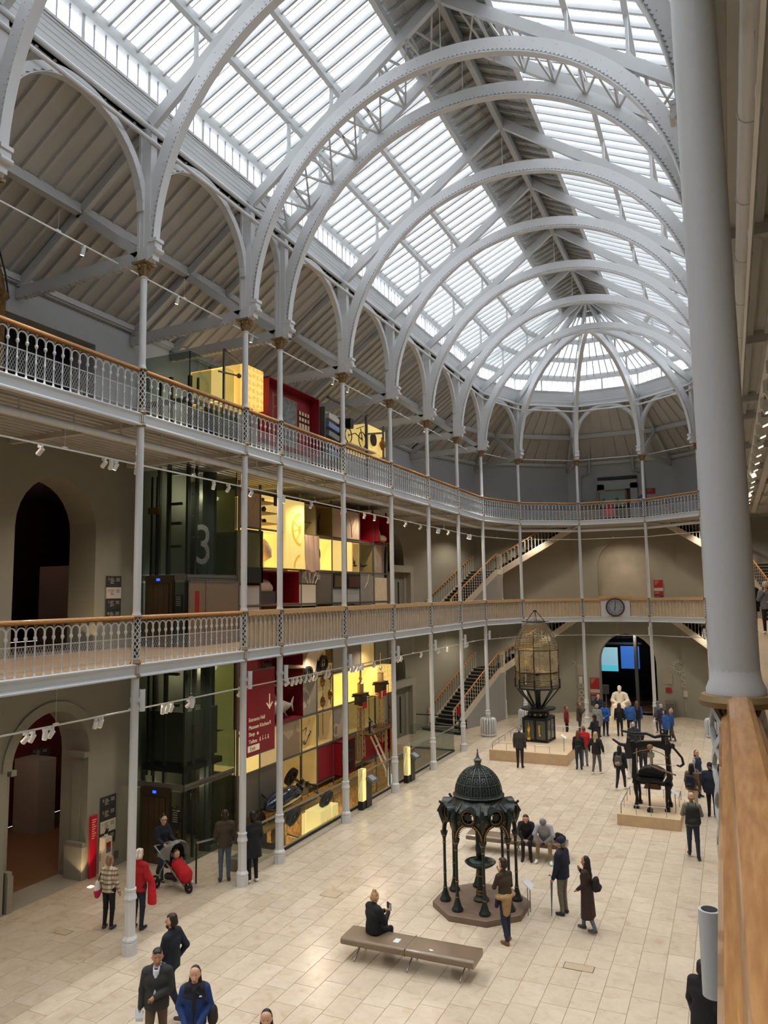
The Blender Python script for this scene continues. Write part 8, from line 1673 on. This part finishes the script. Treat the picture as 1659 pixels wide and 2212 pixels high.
# ---- upper galleries
t, T, Hd = person(.62, 27.9, FL1, dg(100), 1.76, 'man in black coat on the first gallery just right of the close column', (18, 18, 22), (20, 20, 24), BLK, hair=(24, 20, 20), hs='short', bulk=.03, hem=.7, vox=.02)
t, T, Hd = person(1.06, 27.5, FL1, dg(-95), 1.66, 'woman in pale cap and grey jacket on the first gallery at the right edge', (110, 112, 118), (26, 26, 30), (224, 224, 222), skin='fair', hair=(50, 34, 28), hs='long', hat=((206, 192, 174), 'beanie'), bulk=.03, vox=.018, step=.4, collar=(214, 196, 176), arms=(((.24, .06, 1.16), (.06, .2, 1.40)), ((-.24, .06, 1.16), (-.1, .22, 1.1))))
t, T, Hd = person(-4.28, 46.4, FL2, dg(-110), 1.70, 'person in blue top leaning on the top rail at the far end', (56, 82, 120), (40, 42, 50), hair=(150, 120, 90), hs='short', vox=.022, lean=.3, arms=(((.24, .16, 1.16), (.04, .34, 1.18)), ((-.24, .16, 1.16), (-.04, .34, 1.16))))
# ================================================================ SEATED MARBLE STATUE
MAR = mat('cream_marble', (236, 222, 196), .4, noise=.03, nscale=3)
t = thing('statue', 'cream marble statue of a seated robed man on a block before the far archway', 'statue', (-5.95, 44.75, 0), 0)
m = MB(); m.box(-.62, .62, -.70, .55, 0, .10); m.box(-.54, .54, -.62, .48, .10, .62); m.box(-.50, .50, -.30, .45, .62, 1.05); m.build('block_and_seat', MAR, t)
s_ = lambda x_, y_, z_: (x_, -y_, z_)
Pm = [(s_(-.12, -.05, 1.18), s_(.12, -.05, 1.18), .22, .22, 0), (s_(0, -.05, 1.25), s_(0, 0, 1.65), .25, .24, 0, (1, .8, 1)), (s_(-.19, 0, 1.78), s_(.19, 0, 1.78), .13, .13, 0), (s_(0, .02, 1.82), s_(0, .08, 1.98), .09, .08, 0), (s_(0, .12, 2.06), s_(0, .10, 2.15), .105, .115, 0), (s_(0, .20, 1.98), s_(0, .18, 2.02), .06, .08, 0), (s_(0, .235, 2.05), s_(0, .25, 2.02), .014, .02, 0),
      (s_(-.13, 0, 1.15), s_(-.22, .50, 1.16), .16, .14, 0), (s_(.13, 0, 1.15), s_(.22, .50, 1.16), .16, .14, 0), (s_(-.22, .50, 1.15), s_(-.24, .52, .72), .15, .20, 0), (s_(.22, .50, 1.15), s_(.20, .58, .72), .15, .19, 0), (s_(-.1, .46, 1.0), s_(.1, .5, .75), .14, .18, 0), (s_(-.24, .66, .66), s_(-.24, .80, .64), .07, .055, 0), (s_(.2, .70, .66), s_(.2, .84, .64), .07, .055, 0),
      (s_(-.30, 0, 1.74), s_(-.40, .08, 1.42), .12, .11, 0), (s_(-.40, .08, 1.42), s_(-.14, .40, 1.34), .10, .07, 0), (s_(.30, 0, 1.74), s_(.42, .08, 1.42), .12, .11, 0), (s_(.42, .08, 1.42), s_(.22, .42, 1.34), .10, .07, 0), (s_(-.12, .42, 1.34), s_(-.02, .50, 1.30), .05, .04, 0), (s_(.2, .44, 1.33), s_(.12, .54, 1.28), .05, .04, 0),
      (s_(.36, -.05, 1.3), s_(.44, -.1, .7), .12, .14, 0), (s_(-.36, -.05, 1.3), s_(-.42, -.1, .7), .12, .14, 0)]
for i in range(6): a = -.28+.11*i; Pm.append((s_(a, .60+.03*(i % 2), 1.12), s_(a*1.05, .74, .68), .028, .04, 0))
for i in range(4): a = -.15+.1*i; Pm.append((s_(a, .16, 1.80), s_(a*.6, .24, 1.32), .022, .03, 0))
X = MB()
for j, b0 in enumerate((s_(-.02, .50, 1.30), s_(.12, .54, 1.28))):
    for i in range(4): X.path([V(*b0)+V(-.03+.02*i, 0, .01), V(*b0)+V(-.03+.02*i, -.05, .0), V(*b0)+V(-.03+.02*i, -.08, -.03)], [.012, .012, .009], 5, MAR)
    X.path([V(*b0)+V(.045, .0, .01), V(*b0)+V(.06, -.04, .02)], [.014, .011], 5, MAR)
for s in (-1, 1): X.ball(s_(s*.038, .215, 2.09), .014, MAR, 6, 4)
sdf_obj('seated_figure', Pm, [MAR], t, .024, .05, extra=X)
l = bpy.data.lights.new('statue_lamp', 'SPOT'); l.energy = 420; l.color = (1, .86, .66); l.spot_size = .30; l.spot_blend = .5; l.shadow_soft_size = .1; lo = bpy.data.objects.new('statue_lamp', l); C.objects.link(lo); lo.location = (-6.0, 38.0, 10.3); dirv = Vector((-5.95, 44.5, 1.5))-Vector(lo.location); lo.rotation_euler = dirv.to_track_quat('-Z', 'Y').to_euler()
